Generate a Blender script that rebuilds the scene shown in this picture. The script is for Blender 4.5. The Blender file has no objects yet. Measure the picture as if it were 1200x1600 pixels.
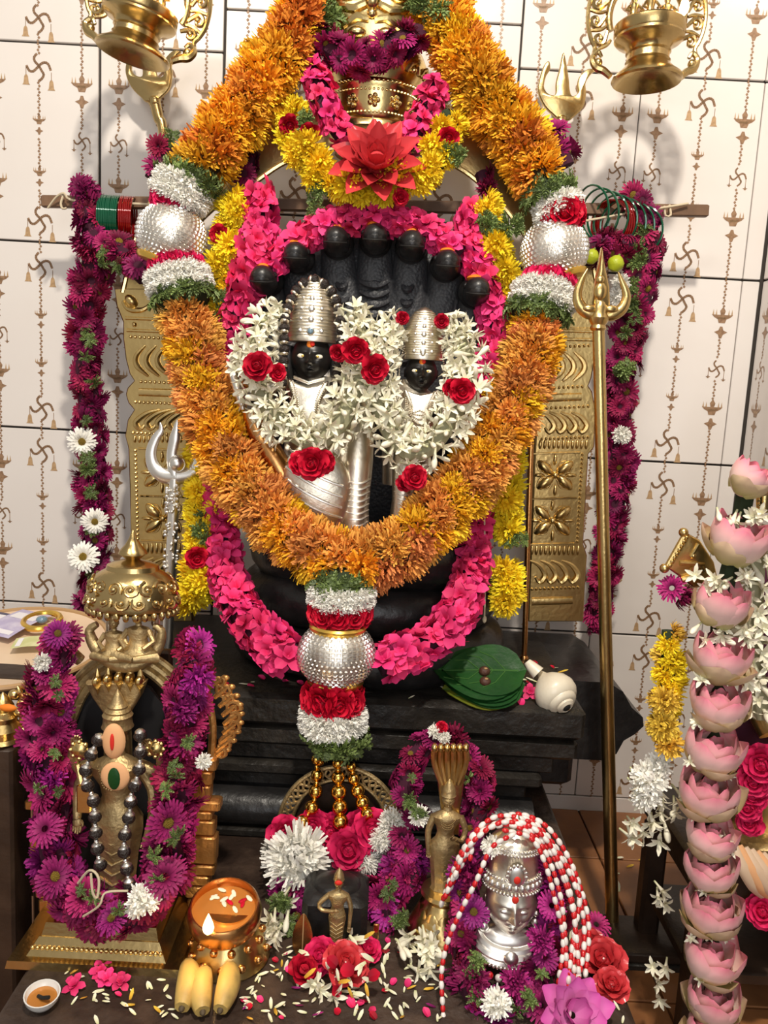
import bpy, math, random
from mathutils import Vector, Matrix, Quaternion, noise
PI = math.pi
rnd = random.Random(7)
scene = bpy.context.scene
COL = scene.collection

# ------------------------------------------------------------------ camera
F_PX = 1250.0
CAM = Vector((0.0, -1.75, 0.94))
PITCH = math.radians(8.4)
ROLL = math.radians(3.1)
_d = Vector((0, math.cos(PITCH), -math.sin(PITCH)))
_r0 = Vector((1, 0, 0)); _u0 = Vector((0, math.sin(PITCH), math.cos(PITCH)))
_r = _r0 * math.cos(ROLL) + _u0 * math.sin(ROLL)
_u = _u0 * math.cos(ROLL) - _r0 * math.sin(ROLL)
cam = bpy.data.cameras.new('camera'); camo = bpy.data.objects.new('camera', cam); COL.objects.link(camo)
cam.sensor_fit = 'VERTICAL'; cam.sensor_height = 36.0; cam.lens = F_PX * 36.0 / 1600.0
cam.clip_start = 0.02; cam.clip_end = 50
camo.matrix_world = Matrix(((_r.x, _u.x, -_d.x, CAM.x), (_r.y, _u.y, -_d.y, CAM.y), (_r.z, _u.z, -_d.z, CAM.z), (0, 0, 0, 1)))
scene.camera = camo

# ------------------------------------------------------------------ world, lights, exposure
world = bpy.data.worlds.new('world'); scene.world = world; world.use_nodes = True
bg = world.node_tree.nodes['Background']
bg.inputs[0].default_value = (1.0, 0.93, 0.84, 1); bg.inputs[1].default_value = 0.25

def area(name, loc, target, size, power, color, sy=None):
    l = bpy.data.lights.new(name, 'AREA'); l.energy = power; l.color = color; l.size = size
    if sy: l.shape = 'RECTANGLE'; l.size_y = sy
    o = bpy.data.objects.new(name, l); COL.objects.link(o); o.location = loc
    o.rotation_euler = (Vector(target) - Vector(loc)).to_track_quat('-Z', 'Y').to_euler()
    return o
area('ceiling_lamp', (0.12, -1.75, 2.70), (0.05, -0.1, 0.75), 0.11, 33, (1.0, 0.91, 0.78))
area('ceiling_tube_light', (-0.9, -2.3, 2.6), (0.0, -0.4, 0.6), 0.9, 7, (1.0, 0.95, 0.88), 0.12)
area('doorway_daylight', (0.1, -3.1, 1.1), (0, -0.5, 0.5), 1.1, 12, (0.97, 0.98, 1.0), 1.6)
vs = scene.view_settings
vs.view_transform = 'Standard'; vs.look = 'None'; vs.gamma = 1.0; vs.use_curve_mapping = False; vs.exposure = 0.58

# ------------------------------------------------------------------ pixel helpers (1200 x 1600 frame)
def ray(px, py):
    return _d + _r * ((px - 600.0) / F_PX) + _u * ((800.0 - py) / F_PX)
def W(px, py, Y):
    d = ray(px, py); t = (Y - CAM.y) / d.y
    return CAM + d * t
def G(px, py, z):
    d = ray(px, py); t = (z - CAM.z) / d.z
    return CAM + d * t
def S(Y, py=800):
    """metres for one pixel at depth Y near picture row py"""
    d = ray(600, py); return (Y - CAM.y) / d.y / F_PX
def SP(p):
    return (Vector(p) - CAM).dot(_d) / F_PX

# ------------------------------------------------------------------ scene graph helpers
WM = {}
def tag(o, label=None, cat=None, group=None, kind=None):
    if label: o['label'] = label
    if cat: o['category'] = cat
    if group: o['group'] = group
    if kind: o['kind'] = kind
    return o
def thing(name, loc, label, cat, group=None):
    o = bpy.data.objects.new(name, None); COL.objects.link(o)
    o.empty_display_size = 0.02; o.location = loc
    WM[o.name] = Matrix.Translation(Vector(loc))
    return tag(o, label, cat, group)
def link(name, mesh, M, parent=None):
    """a mesh object at world matrix M under parent"""
    o = bpy.data.objects.new(name, mesh); COL.objects.link(o)
    WM[o.name] = M.copy()
    if parent is not None:
        o.parent = parent; o.matrix_basis = WM[parent.name].inverted() @ M
    else:
        o.matrix_basis = M
    return o

class MB:
    """collects shapes in world metres; build() makes ONE mesh object"""
    def __init__(s): s.v = []; s.f = []; s.t = []
    def add(s, vs, fs, t=None):
        b = len(s.v); s.v += [Vector(v) for v in vs]; s.f += [tuple(b + i for i in f) for f in fs]
        s.t += (t if t else [0.0] * len(vs))
    def box(s, c, size, R=None):
        c = Vector(c); h = Vector(size) / 2
        vs = [Vector((x * h.x, y * h.y, z * h.z)) for x in (-1, 1) for y in (-1, 1) for z in (-1, 1)]
        if R: vs = [R @ v for v in vs]
        s.add([c + v for v in vs], [(0, 1, 3, 2), (4, 6, 7, 5), (0, 4, 5, 1), (2, 3, 7, 6), (0, 2, 6, 4), (1, 5, 7, 3)])
    def bevbox(s, c, size, b, R=None):
        """box with chamfered edges on all sides"""
        c = Vector(c); h = Vector(size) / 2; vs = []; fs = []
        # three nested loops along z
        def ring(dx, dy, z): return [(-dx + b, -dy, z), (dx - b, -dy, z), (dx, -dy + b, z), (dx, dy - b, z), (dx - b, dy, z), (-dx + b, dy, z), (-dx, dy - b, z), (-dx, -dy + b, z)]
        for dx, dy, z in ((h.x - b, h.y - b, -h.z), (h.x, h.y, -h.z + b), (h.x, h.y, h.z - b), (h.x - b, h.y - b, h.z)):
            vs += ring(dx, dy, z)
        for k in range(3):
            for i in range(8):
                j = (i + 1) % 8; fs.append((k * 8 + i, k * 8 + j, k * 8 + 8 + j, k * 8 + 8 + i))
        fs += [tuple(range(7, -1, -1)), tuple(range(24, 32))]
        vs = [Vector(v) for v in vs]
        if R: vs = [R @ v for v in vs]
        s.add([c + v for v in vs], fs)
    def lathe(s, base, prof, seg=20, axis=(0, 0, 1), sx=1.0, sy=1.0, t=None):
        base = Vector(base); q = Vector((0, 0, 1)).rotation_difference(Vector(axis).normalized())
        vs = []; fs = []; n = len(prof); tt = []
        for k, (r, h) in enumerate(prof):
            for i in range(seg):
                a = 2 * PI * i / seg
                vs.append(base + q @ Vector((r * sx * math.cos(a), r * sy * math.sin(a), h))); tt.append(k / max(1, n - 1) if t is None else t)
        for k in range(n - 1):
            for i in range(seg):
                j = (i + 1) % seg; fs.append((k * seg + i, k * seg + j, (k + 1) * seg + j, (k + 1) * seg + i))
        if prof[0][0] > 1e-6: fs.append(tuple(range(seg - 1, -1, -1)))
        if prof[-1][0] > 1e-6: fs.append(tuple((n - 1) * seg + i for i in range(seg)))
        s.add(vs, fs, tt)
    def tube(s, pts, rad, seg=8, closed=False, flat=1.0, t=None):
        pts = [Vector(p) for p in pts]; n = len(pts)
        rad = rad if isinstance(rad, (list, tuple)) else [rad] * n
        vs = []; fs = []; up = None; tt = []
        for k in range(n):
            a = pts[(k - 1) % n] if (closed or k > 0) else pts[k]
            b = pts[(k + 1) % n] if (closed or k < n - 1) else pts[k]
            tg = (b - a)
            tg = tg.normalized() if tg.length > 1e-9 else Vector((0, 0, 1))
            if up is None:
                up = Vector((0, -1, 0)) if abs(tg.y) < 0.9 else Vector((1, 0, 0))
            side = tg.cross(up)
            if side.length < 1e-6: side = tg.cross(Vector((1, 0, 0.3)))
            side.normalize(); up = side.cross(tg).normalized()
            for i in range(seg):
                an = 2 * PI * i / seg
                vs.append(pts[k] + (side * math.cos(an) + up * (math.sin(an) * flat)) * rad[k]); tt.append(k / max(1, n - 1) if t is None else t)
        m = n if closed else n - 1
        for k in range(m):
            for i in range(seg):
                j = (i + 1) % seg; k2 = (k + 1) % n
                fs.append((k * seg + i, k * seg + j, k2 * seg + j, k2 * seg + i))
        if not closed:
            fs.append(tuple(range(seg - 1, -1, -1))); fs.append(tuple((n - 1) * seg + i for i in range(seg)))
        s.add(vs, fs, tt)
    def ell(s, c, r, seg=14, rings=9, R=None, t=None):
        c = Vector(c); r = Vector((r, r, r)) if isinstance(r, (int, float)) else Vector(r)
        vs = [Vector((0, 0, -r.z))]
        for k in range(1, rings):
            ph = -PI / 2 + PI * k / rings
            for i in range(seg):
                a = 2 * PI * i / seg
                vs.append(Vector((r.x * math.cos(ph) * math.cos(a), r.y * math.cos(ph) * math.sin(a), r.z * math.sin(ph))))
        vs.append(Vector((0, 0, r.z))); fs = []
        for i in range(seg): fs.append((0, 1 + (i + 1) % seg, 1 + i))
        for k in range(rings - 2):
            for i in range(seg):
                j = (i + 1) % seg; a = 1 + k * seg; b = a + seg
                fs.append((a + i, a + j, b + j, b + i))
        a = 1 + (rings - 2) * seg; L = len(vs) - 1
        for i in range(seg): fs.append((a + i, a + (i + 1) % seg, L))
        tt = [(v.z / r.z + 1) / 2 if t is None else t for v in vs]
        if R: vs = [R @ v for v in vs]
        s.add([c + v for v in vs], fs, tt)
    def plate(s, outline, thick, bev=0.0, back=True):
        """prism: outline of world points (seen from the front), thick towards the camera (-Y); bev rounds the front edge"""
        n = len(outline); o = [Vector(p) for p in outline]
        cen = sum(o, Vector()) / n
        T = Vector((0, -thick, 0)); rings = [o]
        if bev > 0:
            rings.append([p + T * 0.55 for p in o])
            ins = []
            for i in range(n):
                a, b, c = o[i - 1], o[i], o[(i + 1) % n]
                e1 = (b - a); e2 = (c - b)
                n1 = Vector((-e1.z, 0, e1.x)); n2 = Vector((-e2.z, 0, e2.x))
                m = (n1.normalized() if n1.length else n1) + (n2.normalized() if n2.length else n2)
                ins.append(m.normalized() if m.length > 1e-6 else Vector())
            area2 = sum(o[i].x * o[(i + 1) % n].z - o[(i + 1) % n].x * o[i].z for i in range(n))
            sg = 1 if area2 > 0 else -1
            rings.append([p + T * 0.9 + q * (bev * 0.45 * sg) for p, q in zip(o, ins)])
            rings.append([p + T + q * (bev * sg) for p, q in zip(o, ins)])
        else:
            rings.append([p + T for p in o])
        vs = [p for r in rings for p in r]; fs = []
        for k in range(len(rings) - 1):
            for i in range(n):
                j = (i + 1) % n; fs.append((k * n + i, k * n + j, (k + 1) * n + j, (k + 1) * n + i))
        L = (len(rings) - 1) * n
        fs.append(tuple(L + i for i in range(n)))
        if back: fs.append(tuple(range(n - 1, -1, -1)))
        s.add(vs, fs)
    def mesh(s, name, mat, smooth=True, angle=40, M=None):
        me = bpy.data.meshes.new(name)
        vs = s.v if M is None else [M @ v for v in s.v]
        me.from_pydata([tuple(v) for v in vs], [], s.f)
        at = me.attributes.new('t', 'FLOAT', 'POINT'); at.data.foreach_set('value', s.t)
        me.materials.append(mat)
        if smooth:
            me.polygons.foreach_set('use_smooth', [True] * len(me.polygons))
            me.set_sharp_from_angle(angle=math.radians(angle))
        me.update(); return me
    def build(s, name, mat, parent=None, smooth=True, angle=40, org=None):
        """one mesh object; its vertices lie in world metres relative to the parent's origin (or org)"""
        if parent is not None: B = WM[parent.name]
        else:
            if org is None:
                xs = [v.x for v in s.v]; ys = [v.y for v in s.v]; zs = [v.z for v in s.v]
                org = Vector(((min(xs) + max(xs)) / 2, (min(ys) + max(ys)) / 2, min(zs)))
            B = Matrix.Translation(org)
        me = s.mesh(name, mat, smooth, angle, B.inverted())
        return link(name, me, B, parent)

def cr(pts, step):
    """Catmull-Rom through points (any dimension list/Vector), resampled about every step metres on the first three numbers"""
    P = [list(p) for p in pts]; P = [P[0]] + P + [P[-1]]; out = []
    for i in range(1, len(P) - 2):
        a, b, c, d = P[i - 1], P[i], P[i + 1], P[i + 2]
        L = math.dist(b[:3], c[:3]); m = max(2, int(L / step) + 1)
        for k in range(m):
            t = k / m
            out.append([0.5 * (2 * b[j] + (c[j] - a[j]) * t + (2 * a[j] - 5 * b[j] + 4 * c[j] - d[j]) * t * t + (-a[j] + 3 * b[j] - 3 * c[j] + d[j]) * t ** 3) for j in range(len(b))])
    out.append(P[-2]); return out
def sm_out(pts, k=4):
    """closed outline of pixel points rounded by Catmull-Rom"""
    n = len(pts); o = []
    for i in range(n):
        a, b, c, d = pts[i - 1], pts[i], pts[(i + 1) % n], pts[(i + 2) % n]
        for q in range(k):
            t = q / k; o.append(tuple(0.5 * (2 * b[j] + (c[j] - a[j]) * t + (2 * a[j] - 5 * b[j] + 4 * c[j] - d[j]) * t * t + (-a[j] + 3 * b[j] - 3 * c[j] + d[j]) * t ** 3) for j in (0, 1)))
    return o
def stube(mb, pts, rad, seg=8, step=0.004):
    """tube through a smoothed path; rad is a number or a list along it"""
    rr = rad if isinstance(rad, (list, tuple)) else [rad] * len(pts)
    P = cr([list(p) + [r] for p, r in zip(pts, rr)], step)
    mb.tube([Vector(p[:3]) for p in P], [max(1e-4, p[3]) for p in P], seg)
def wpath(pts, step=0.01):
    """(px, py, Y) list to a smooth list of world points"""
    return [Vector(p) for p in cr([W(*p) for p in pts], step)]
def arc_samples(path):
    s = [0.0]
    for i in range(1, len(path)): s.append(s[-1] + (path[i] - path[i - 1]).length)
    return s
def along(path, acc, d):
    lo = 0
    for i in range(len(acc) - 1):
        if acc[i + 1] >= d: lo = i; break
    else: lo = len(acc) - 2
    L = acc[lo + 1] - acc[lo]; t = (d - acc[lo]) / L if L > 1e-9 else 0
    return path[lo].lerp(path[lo + 1], max(0, min(1, t))), (path[lo + 1] - path[lo]).normalized()
def frame_to(n, spin=0.0):
    q = Vector((0, 0, 1)).rotation_difference(Vector(n).normalized())
    return (q @ Quaternion((0, 0, 1), spin)).to_matrix().to_4x4()
def TRS(p, n, spin, sc):
    return Matrix.Translation(p) @ frame_to(n, spin) @ Matrix.Scale(sc, 4)

# ------------------------------------------------------------------ materials
def mat(name, col, rough=0.5, metal=0.0, col2=None, rand=0.0, hue=0.0, bump=0.0, bscale=60.0, noise_mix=None, nscale=30.0, coat=0.0, emit=None, estr=0.0, trans=0.0, spec=0.5, sss=0.0, tpow=None):
    """col -> col2 along the stored petal coordinate t; noise_mix = (colour, amount) mottles; rand varies each object's brightness"""
    m = bpy.data.materials.new(name); m.use_nodes = True; nt = m.node_tree; N = nt.nodes; L = nt.links
    b = N['Principled BSDF']; b.inputs['Roughness'].default_value = rough; b.inputs['Metallic'].default_value = metal
    b.inputs['Specular IOR Level'].default_value = spec
    if coat: b.inputs['Coat Weight'].default_value = coat; b.inputs['Coat Roughness'].default_value = 0.12
    if trans: b.inputs['Transmission Weight'].default_value = trans
    if sss:
        b.inputs['Subsurface Weight'].default_value = sss; b.inputs['Subsurface Radius'].default_value = (0.01, 0.006, 0.004); b.inputs['Subsurface Scale'].default_value = 0.5
    c4 = lambda c: (c[0], c[1], c[2], 1.0)
    cur = N.new('ShaderNodeRGB'); cur.outputs[0].default_value = c4(col); cur = cur.outputs[0]
    if col2:
        a = N.new('ShaderNodeAttribute'); a.attribute_name = 't'
        f = a.outputs['Fac']
        if tpow:
            p = N.new('ShaderNodeMath'); p.operation = 'POWER'; L.new(f, p.inputs[0]); p.inputs[1].default_value = tpow; f = p.outputs[0]
        mx = N.new('ShaderNodeMixRGB'); L.new(f, mx.inputs[0]); L.new(cur, mx.inputs[1]); mx.inputs[2].default_value = c4(col2); cur = mx.outputs[0]
    if noise_mix or bump:
        tc = N.new('ShaderNodeTexCoord')
    if noise_mix:
        nz = N.new('ShaderNodeTexNoise'); nz.inputs['Scale'].default_value = nscale; nz.inputs['Detail'].default_value = 5; L.new(tc.outputs['Object'], nz.inputs['Vector'])
        rp = N.new('ShaderNodeValToRGB'); rp.color_ramp.elements[0].position = 0.42; rp.color_ramp.elements[1].position = 0.68; L.new(nz.outputs[0], rp.inputs[0])
        ml = N.new('ShaderNodeMath'); ml.operation = 'MULTIPLY'; L.new(rp.outputs[0], ml.inputs[0]); ml.inputs[1].default_value = noise_mix[1]
        mx = N.new('ShaderNodeMixRGB'); L.new(ml.outputs[0], mx.inputs[0]); L.new(cur, mx.inputs[1]); mx.inputs[2].default_value = c4(noise_mix[0]); cur = mx.outputs[0]
    if rand or hue:
        oi = N.new('ShaderNodeObjectInfo'); hs = N.new('ShaderNodeHueSaturation'); L.new(cur, hs.inputs['Color'])
        if rand:
            mr = N.new('ShaderNodeMapRange'); L.new(oi.outputs['Random'], mr.inputs[0]); mr.inputs[3].default_value = 1 - rand; mr.inputs[4].default_value = 1 + rand; L.new(mr.outputs[0], hs.inputs['Value'])
        if hue:
            w = N.new('ShaderNodeTexWhiteNoise'); w.noise_dimensions = '1D'; L.new(oi.outputs['Random'], w.inputs['W'])
            mr = N.new('ShaderNodeMapRange'); L.new(w.outputs[0], mr.inputs[0]); mr.inputs[3].default_value = 0.5 - hue; mr.inputs[4].default_value = 0.5 + hue; L.new(mr.outputs[0], hs.inputs['Hue'])
        cur = hs.outputs[0]
    L.new(cur, b.inputs['Base Color'])
    if bump:
        nz = N.new('ShaderNodeTexNoise'); nz.inputs['Scale'].default_value = bscale; nz.inputs['Detail'].default_value = 4; L.new(tc.outputs['Object'], nz.inputs['Vector'])
        bp = N.new('ShaderNodeBump'); bp.inputs['Strength'].default_value = bump; bp.inputs['Distance'].default_value = 0.004; L.new(nz.outputs[0], bp.inputs['Height']); L.new(bp.outputs[0], b.inputs['Normal'])
    if emit:
        b.inputs['Emission Color'].default_value = c4(emit); b.inputs['Emission Strength'].default_value = estr
    return m

M = {}
M['brass'] = mat('brass', (0.74, 0.54, 0.23), 0.28, 1.0, bump=0.12, bscale=120, noise_mix=((0.46, 0.30, 0.10), 0.4), nscale=18)
M['brass_bright'] = mat('polished_brass', (0.82, 0.62, 0.28), 0.22, 1.0, bump=0.08, bscale=90)
M['brass_dull'] = mat('weathered_brass', (0.56, 0.41, 0.20), 0.46, 0.8, bump=0.35, bscale=160, noise_mix=((0.20, 0.14, 0.06), 0.6), nscale=35)
M['brass_lamp'] = mat('aged_brass', (0.60, 0.44, 0.20), 0.25, 1.0, bump=0.10, bscale=110, noise_mix=((0.42, 0.29, 0.11), 0.5), nscale=16)
M['copper'] = mat('copper', (0.72, 0.36, 0.13), 0.26, 1.0, bump=0.08, bscale=90, noise_mix=((0.45, 0.22, 0.08), 0.4))
M['bronze_warm'] = mat('warm_bronze', (0.66, 0.34, 0.11), 0.38, 0.85, bump=0.3, bscale=140, noise_mix=((0.30, 0.14, 0.04), 0.5), nscale=40)
M['silver'] = mat('silver', (0.86, 0.79, 0.66), 0.36, 1.0, bump=0.12, bscale=150)
M['silver_white'] = mat('bright_silver', (0.90, 0.87, 0.82), 0.34, 1.0)
M['gold'] = mat('gold_plastic', (0.90, 0.50, 0.10), 0.16, 1.0)
M['face_silver'] = mat('face_silver', (0.84, 0.80, 0.72), 0.40, 1.0, noise_mix=((0.72, 0.55, 0.22), 0.45), nscale=14)
M['gold_foil'] = mat('gold_foil', (0.90, 0.58, 0.12), 0.28, 0.9)
M['stone'] = mat('black_oiled_stone', (0.012, 0.011, 0.011), 0.36, 0.0, bump=0.35, bscale=70, noise_mix=((0.028, 0.026, 0.026), 0.8), nscale=25, spec=0.5)
M['stone_face'] = mat('smooth_black_stone', (0.011, 0.010, 0.010), 0.33)
M['stone_scale'] = mat('carved_stone', (0.034, 0.035, 0.040), 0.48, 0.0, bump=0.2, bscale=100)
M['stone_slab'] = mat('worn_dark_stone', (0.012, 0.010, 0.008), 0.42, 0.0, bump=0.7, bscale=55, noise_mix=((0.036, 0.030, 0.024), 0.8), nscale=22)
M['platform'] = mat('dark_platform_stone', (0.036, 0.021, 0.015), 0.46, 0.0, bump=0.7, bscale=60, noise_mix=((0.095, 0.060, 0.042), 0.75), nscale=28)
M['wood'] = mat('brown_wood', (0.19, 0.10, 0.050), 0.55, 0.0, bump=0.3, bscale=70, noise_mix=((0.09, 0.045, 0.022), 0.7), nscale=14)
M['wood_dark'] = mat('dark_wood', (0.030, 0.017, 0.011), 0.42, 0.0, bump=0.3, bscale=60, noise_mix=((0.07, 0.04, 0.025), 0.6), nscale=18)
M['twine'] = mat('cotton_twine', (0.62, 0.52, 0.36), 0.9)
M['leaf'] = mat('leaf_green', (0.060, 0.095, 0.020), 0.55, col2=(0.22, 0.30, 0.085), rand=0.35)
M['betel'] = mat('betel_leaf', (0.008, 0.052, 0.010), 0.42, noise_mix=((0.022, 0.10, 0.018), 0.6), nscale=20, bump=0.3, bscale=60, spec=0.25)
M['vein'] = mat('leaf_vein', (0.05, 0.14, 0.03), 0.5, spec=0.2)
M['betel_yellow'] = mat('yellowing_leaf', (0.14, 0.15, 0.015), 0.35, noise_mix=((0.02, 0.075, 0.010), 0.8), nscale=25, spec=0.2)
M['orange'] = mat('orange_petal', (0.52, 0.15, 0.008), 0.62, col2=(0.90, 0.43, 0.035), rand=0.16, hue=0.022, sss=0.0, spec=0.18)
M['orange2'] = mat('golden_petal', (0.66, 0.22, 0.008), 0.62, col2=(0.96, 0.54, 0.030), rand=0.15, hue=0.015, spec=0.18)
M['orange3'] = mat('rusty_petal', (0.44, 0.095, 0.008), 0.62, col2=(0.86, 0.33, 0.045), rand=0.2, hue=0.015, spec=0.18)
M['peach1'] = mat('peach_orange_petal', (0.52, 0.15, 0.022), 0.62, col2=(0.90, 0.45, 0.09), rand=0.15, hue=0.012, spec=0.18)
M['peach2'] = mat('pale_rust_petal', (0.46, 0.11, 0.024), 0.62, col2=(0.85, 0.35, 0.095), rand=0.15, hue=0.012, spec=0.18)
M['yellow'] = mat('yellow_petal', (0.88, 0.50, 0.008), 0.6, col2=(1.0, 0.80, 0.035), rand=0.12, hue=0.008, spec=0.18)
M['yellow_old'] = mat('faded_yellow_petal', (0.45, 0.21, 0.02), 0.6, col2=(0.85, 0.55, 0.08), rand=0.2, hue=0.015, spec=0.18)
M['white'] = mat('white_petal', (0.90, 0.87, 0.76), 0.6, col2=(0.97, 0.95, 0.89), rand=0.08, spec=0.18)
M['tuberose'] = mat('tuberose_petal', (0.55, 0.58, 0.28), 0.5, col2=(0.93, 0.88, 0.72), rand=0.08, tpow=0.6, spec=0.18)
M['aster'] = mat('aster_petal', (0.075, 0.004, 0.024), 0.55, col2=(0.34, 0.016, 0.098), rand=0.45, hue=0.018, spec=0.18)
M['aster_violet'] = mat('violet_aster_petal', (0.13, 0.005, 0.062), 0.55, col2=(0.42, 0.028, 0.21), rand=0.40, hue=0.035, spec=0.18)
M['aster_eye'] = mat('aster_disc', (0.42, 0.27, 0.03), 0.8, bump=0.8, bscale=400, rand=0.3)
M['pink'] = mat('pink_petal', (0.56, 0.012, 0.09), 0.55, col2=(0.93, 0.062, 0.23), rand=0.22, hue=0.008, spec=0.18)
M['rose'] = mat('red_rose_petal', (0.22, 0.002, 0.012), 0.5, col2=(0.62, 0.008, 0.035), rand=0.2, spec=0.18)
M['rose_pink'] = mat('crimson_rose_petal', (0.35, 0.004, 0.04), 0.5, col2=(0.78, 0.025, 0.13), rand=0.15, spec=0.18)
M['ginger'] = mat('red_waxy_petal', (0.34, 0.008, 0.014), 0.24, col2=(0.72, 0.065, 0.075), rand=0.1)
M['lotus'] = mat('lotus_petal', (0.94, 0.78, 0.68), 0.45, col2=(0.93, 0.25, 0.36), rand=0.05, tpow=2.2, spec=0.18)
M['lotus_sepal'] = mat('lotus_sepal', (0.52, 0.52, 0.20), 0.42, col2=(0.74, 0.50, 0.36), rand=0.15, spec=0.18)
M['lotus_magenta'] = mat('magenta_lotus_petal', (0.75, 0.30, 0.58), 0.45, col2=(0.68, 0.10, 0.42), rand=0.1, spec=0.18)
M['core'] = mat('garland_core', (0.06, 0.035, 0.01), 0.9)
M['core_green'] = mat('green_garland_core', (0.02, 0.035, 0.012), 0.9)
M['core_dark'] = mat('dark_garland_core', (0.05, 0.004, 0.02), 0.9)
M['core_white'] = mat('pale_garland_core', (0.35, 0.34, 0.22), 0.9)
M['red_paint'] = mat('vermilion', (0.70, 0.025, 0.012), 0.7)
M['orange_paint'] = mat('orange_kumkum', (0.85, 0.22, 0.012), 0.7)
M['sandal'] = mat('sandalwood_paste', (0.80, 0.42, 0.20), 0.75)
M['eye_white'] = mat('silver_eye', (0.88, 0.82, 0.68), 0.35, 0.0)
M['rudraksha'] = mat('dark_bead', (0.018, 0.010, 0.008), 0.4, bump=0.8, bscale=350)
M['bead_red'] = mat('red_bead', (0.62, 0.010, 0.015), 0.35, coat=0.3)
M['bead_white'] = mat('white_bead', (0.86, 0.80, 0.75), 0.32, coat=0.3, rand=0.08)
M['glass_green'] = mat('green_bangle', (0.004, 0.10, 0.045), 0.08, 0.25, coat=0.8)
M['glass_red'] = mat('red_bangle', (0.28, 0.004, 0.004), 0.08, 0.25, coat=0.8)
M['lime'] = mat('lime_skin', (0.42, 0.48, 0.02), 0.38, bump=0.2, bscale=250)
M['banana'] = mat('banana_skin', (0.62, 0.42, 0.12), 0.5, noise_mix=((0.26, 0.17, 0.06), 0.6), nscale=45)
M['banana_tip'] = mat('banana_tip', (0.09, 0.06, 0.03), 0.7)
M['shell'] = mat('conch_shell', (0.82, 0.75, 0.60), 0.35, bump=0.25, bscale=40, noise_mix=((0.58, 0.48, 0.34), 0.5), nscale=18, coat=0.2)
M['black'] = mat('soot_black', (0.008, 0.007, 0.006), 0.7)
M['nut'] = mat('areca_nut', (0.075, 0.028, 0.016), 0.6, bump=0.5, bscale=120)
M['flame'] = mat('flame', (1.0, 0.75, 0.35), 0.5, emit=(1.0, 0.66, 0.26), estr=9.0)
M['oil'] = mat('lamp_oil', (0.60, 0.24, 0.05), 0.22, 0.25, coat=0.3)
M['ceramic'] = mat('white_ceramic', (0.78, 0.77, 0.74), 0.2, coat=0.4)
M['cream_tray'] = mat('cream_tray', (0.70, 0.50, 0.34), 0.45, noise_mix=((0.82, 0.66, 0.48), 0.6), nscale=6)
M['tray_rim'] = mat('tray_rim', (0.46, 0.28, 0.13), 0.4)
M['note_violet'] = mat('violet_banknote', (0.45, 0.40, 0.58), 0.7, noise_mix=((0.68, 0.64, 0.74), 0.7), nscale=40)
M['note_green'] = mat('green_banknote', (0.55, 0.55, 0.25), 0.7, noise_mix=((0.75, 0.72, 0.45), 0.7), nscale=40)
M['note_dark'] = mat('dark_print', (0.10, 0.09, 0.14), 0.7)
M['note_pale'] = mat('pale_print', (0.80, 0.77, 0.80), 0.7)
M['gem'] = mat('blue_stone', (0.16, 0.26, 0.34), 0.12, coat=0.6)
M['cloth_black'] = mat('black_cloth', (0.006, 0.005, 0.006), 0.8)
M['grout'] = mat('dark_grout', (0.055, 0.045, 0.038), 0.9)
M['tile'] = mat('white_glazed_tile', (0.80, 0.75, 0.71), 0.16, noise_mix=((0.76, 0.70, 0.655), 0.5), nscale=5, rand=0.02, coat=0.2)
M['print'] = mat('brown_print', (0.34, 0.205, 0.115), 0.35, noise_mix=((0.19, 0.10, 0.05), 0.8), nscale=160)
M['print_light'] = mat('tan_print', (0.52, 0.34, 0.18), 0.35, noise_mix=((0.33, 0.20, 0.10), 0.7), nscale=160)
M['floor_tile'] = mat('red_brown_floor_tile', (0.36, 0.15, 0.055), 0.35, noise_mix=((0.20, 0.075, 0.028), 0.7), nscale=12, bump=0.2, bscale=20, rand=0.1)
# ================================================================== THE ROOM
TH = 0.393; Z0 = 0.432 - TH          # tile height and lowest seam
GR = 0.0022                          # half joint

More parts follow.
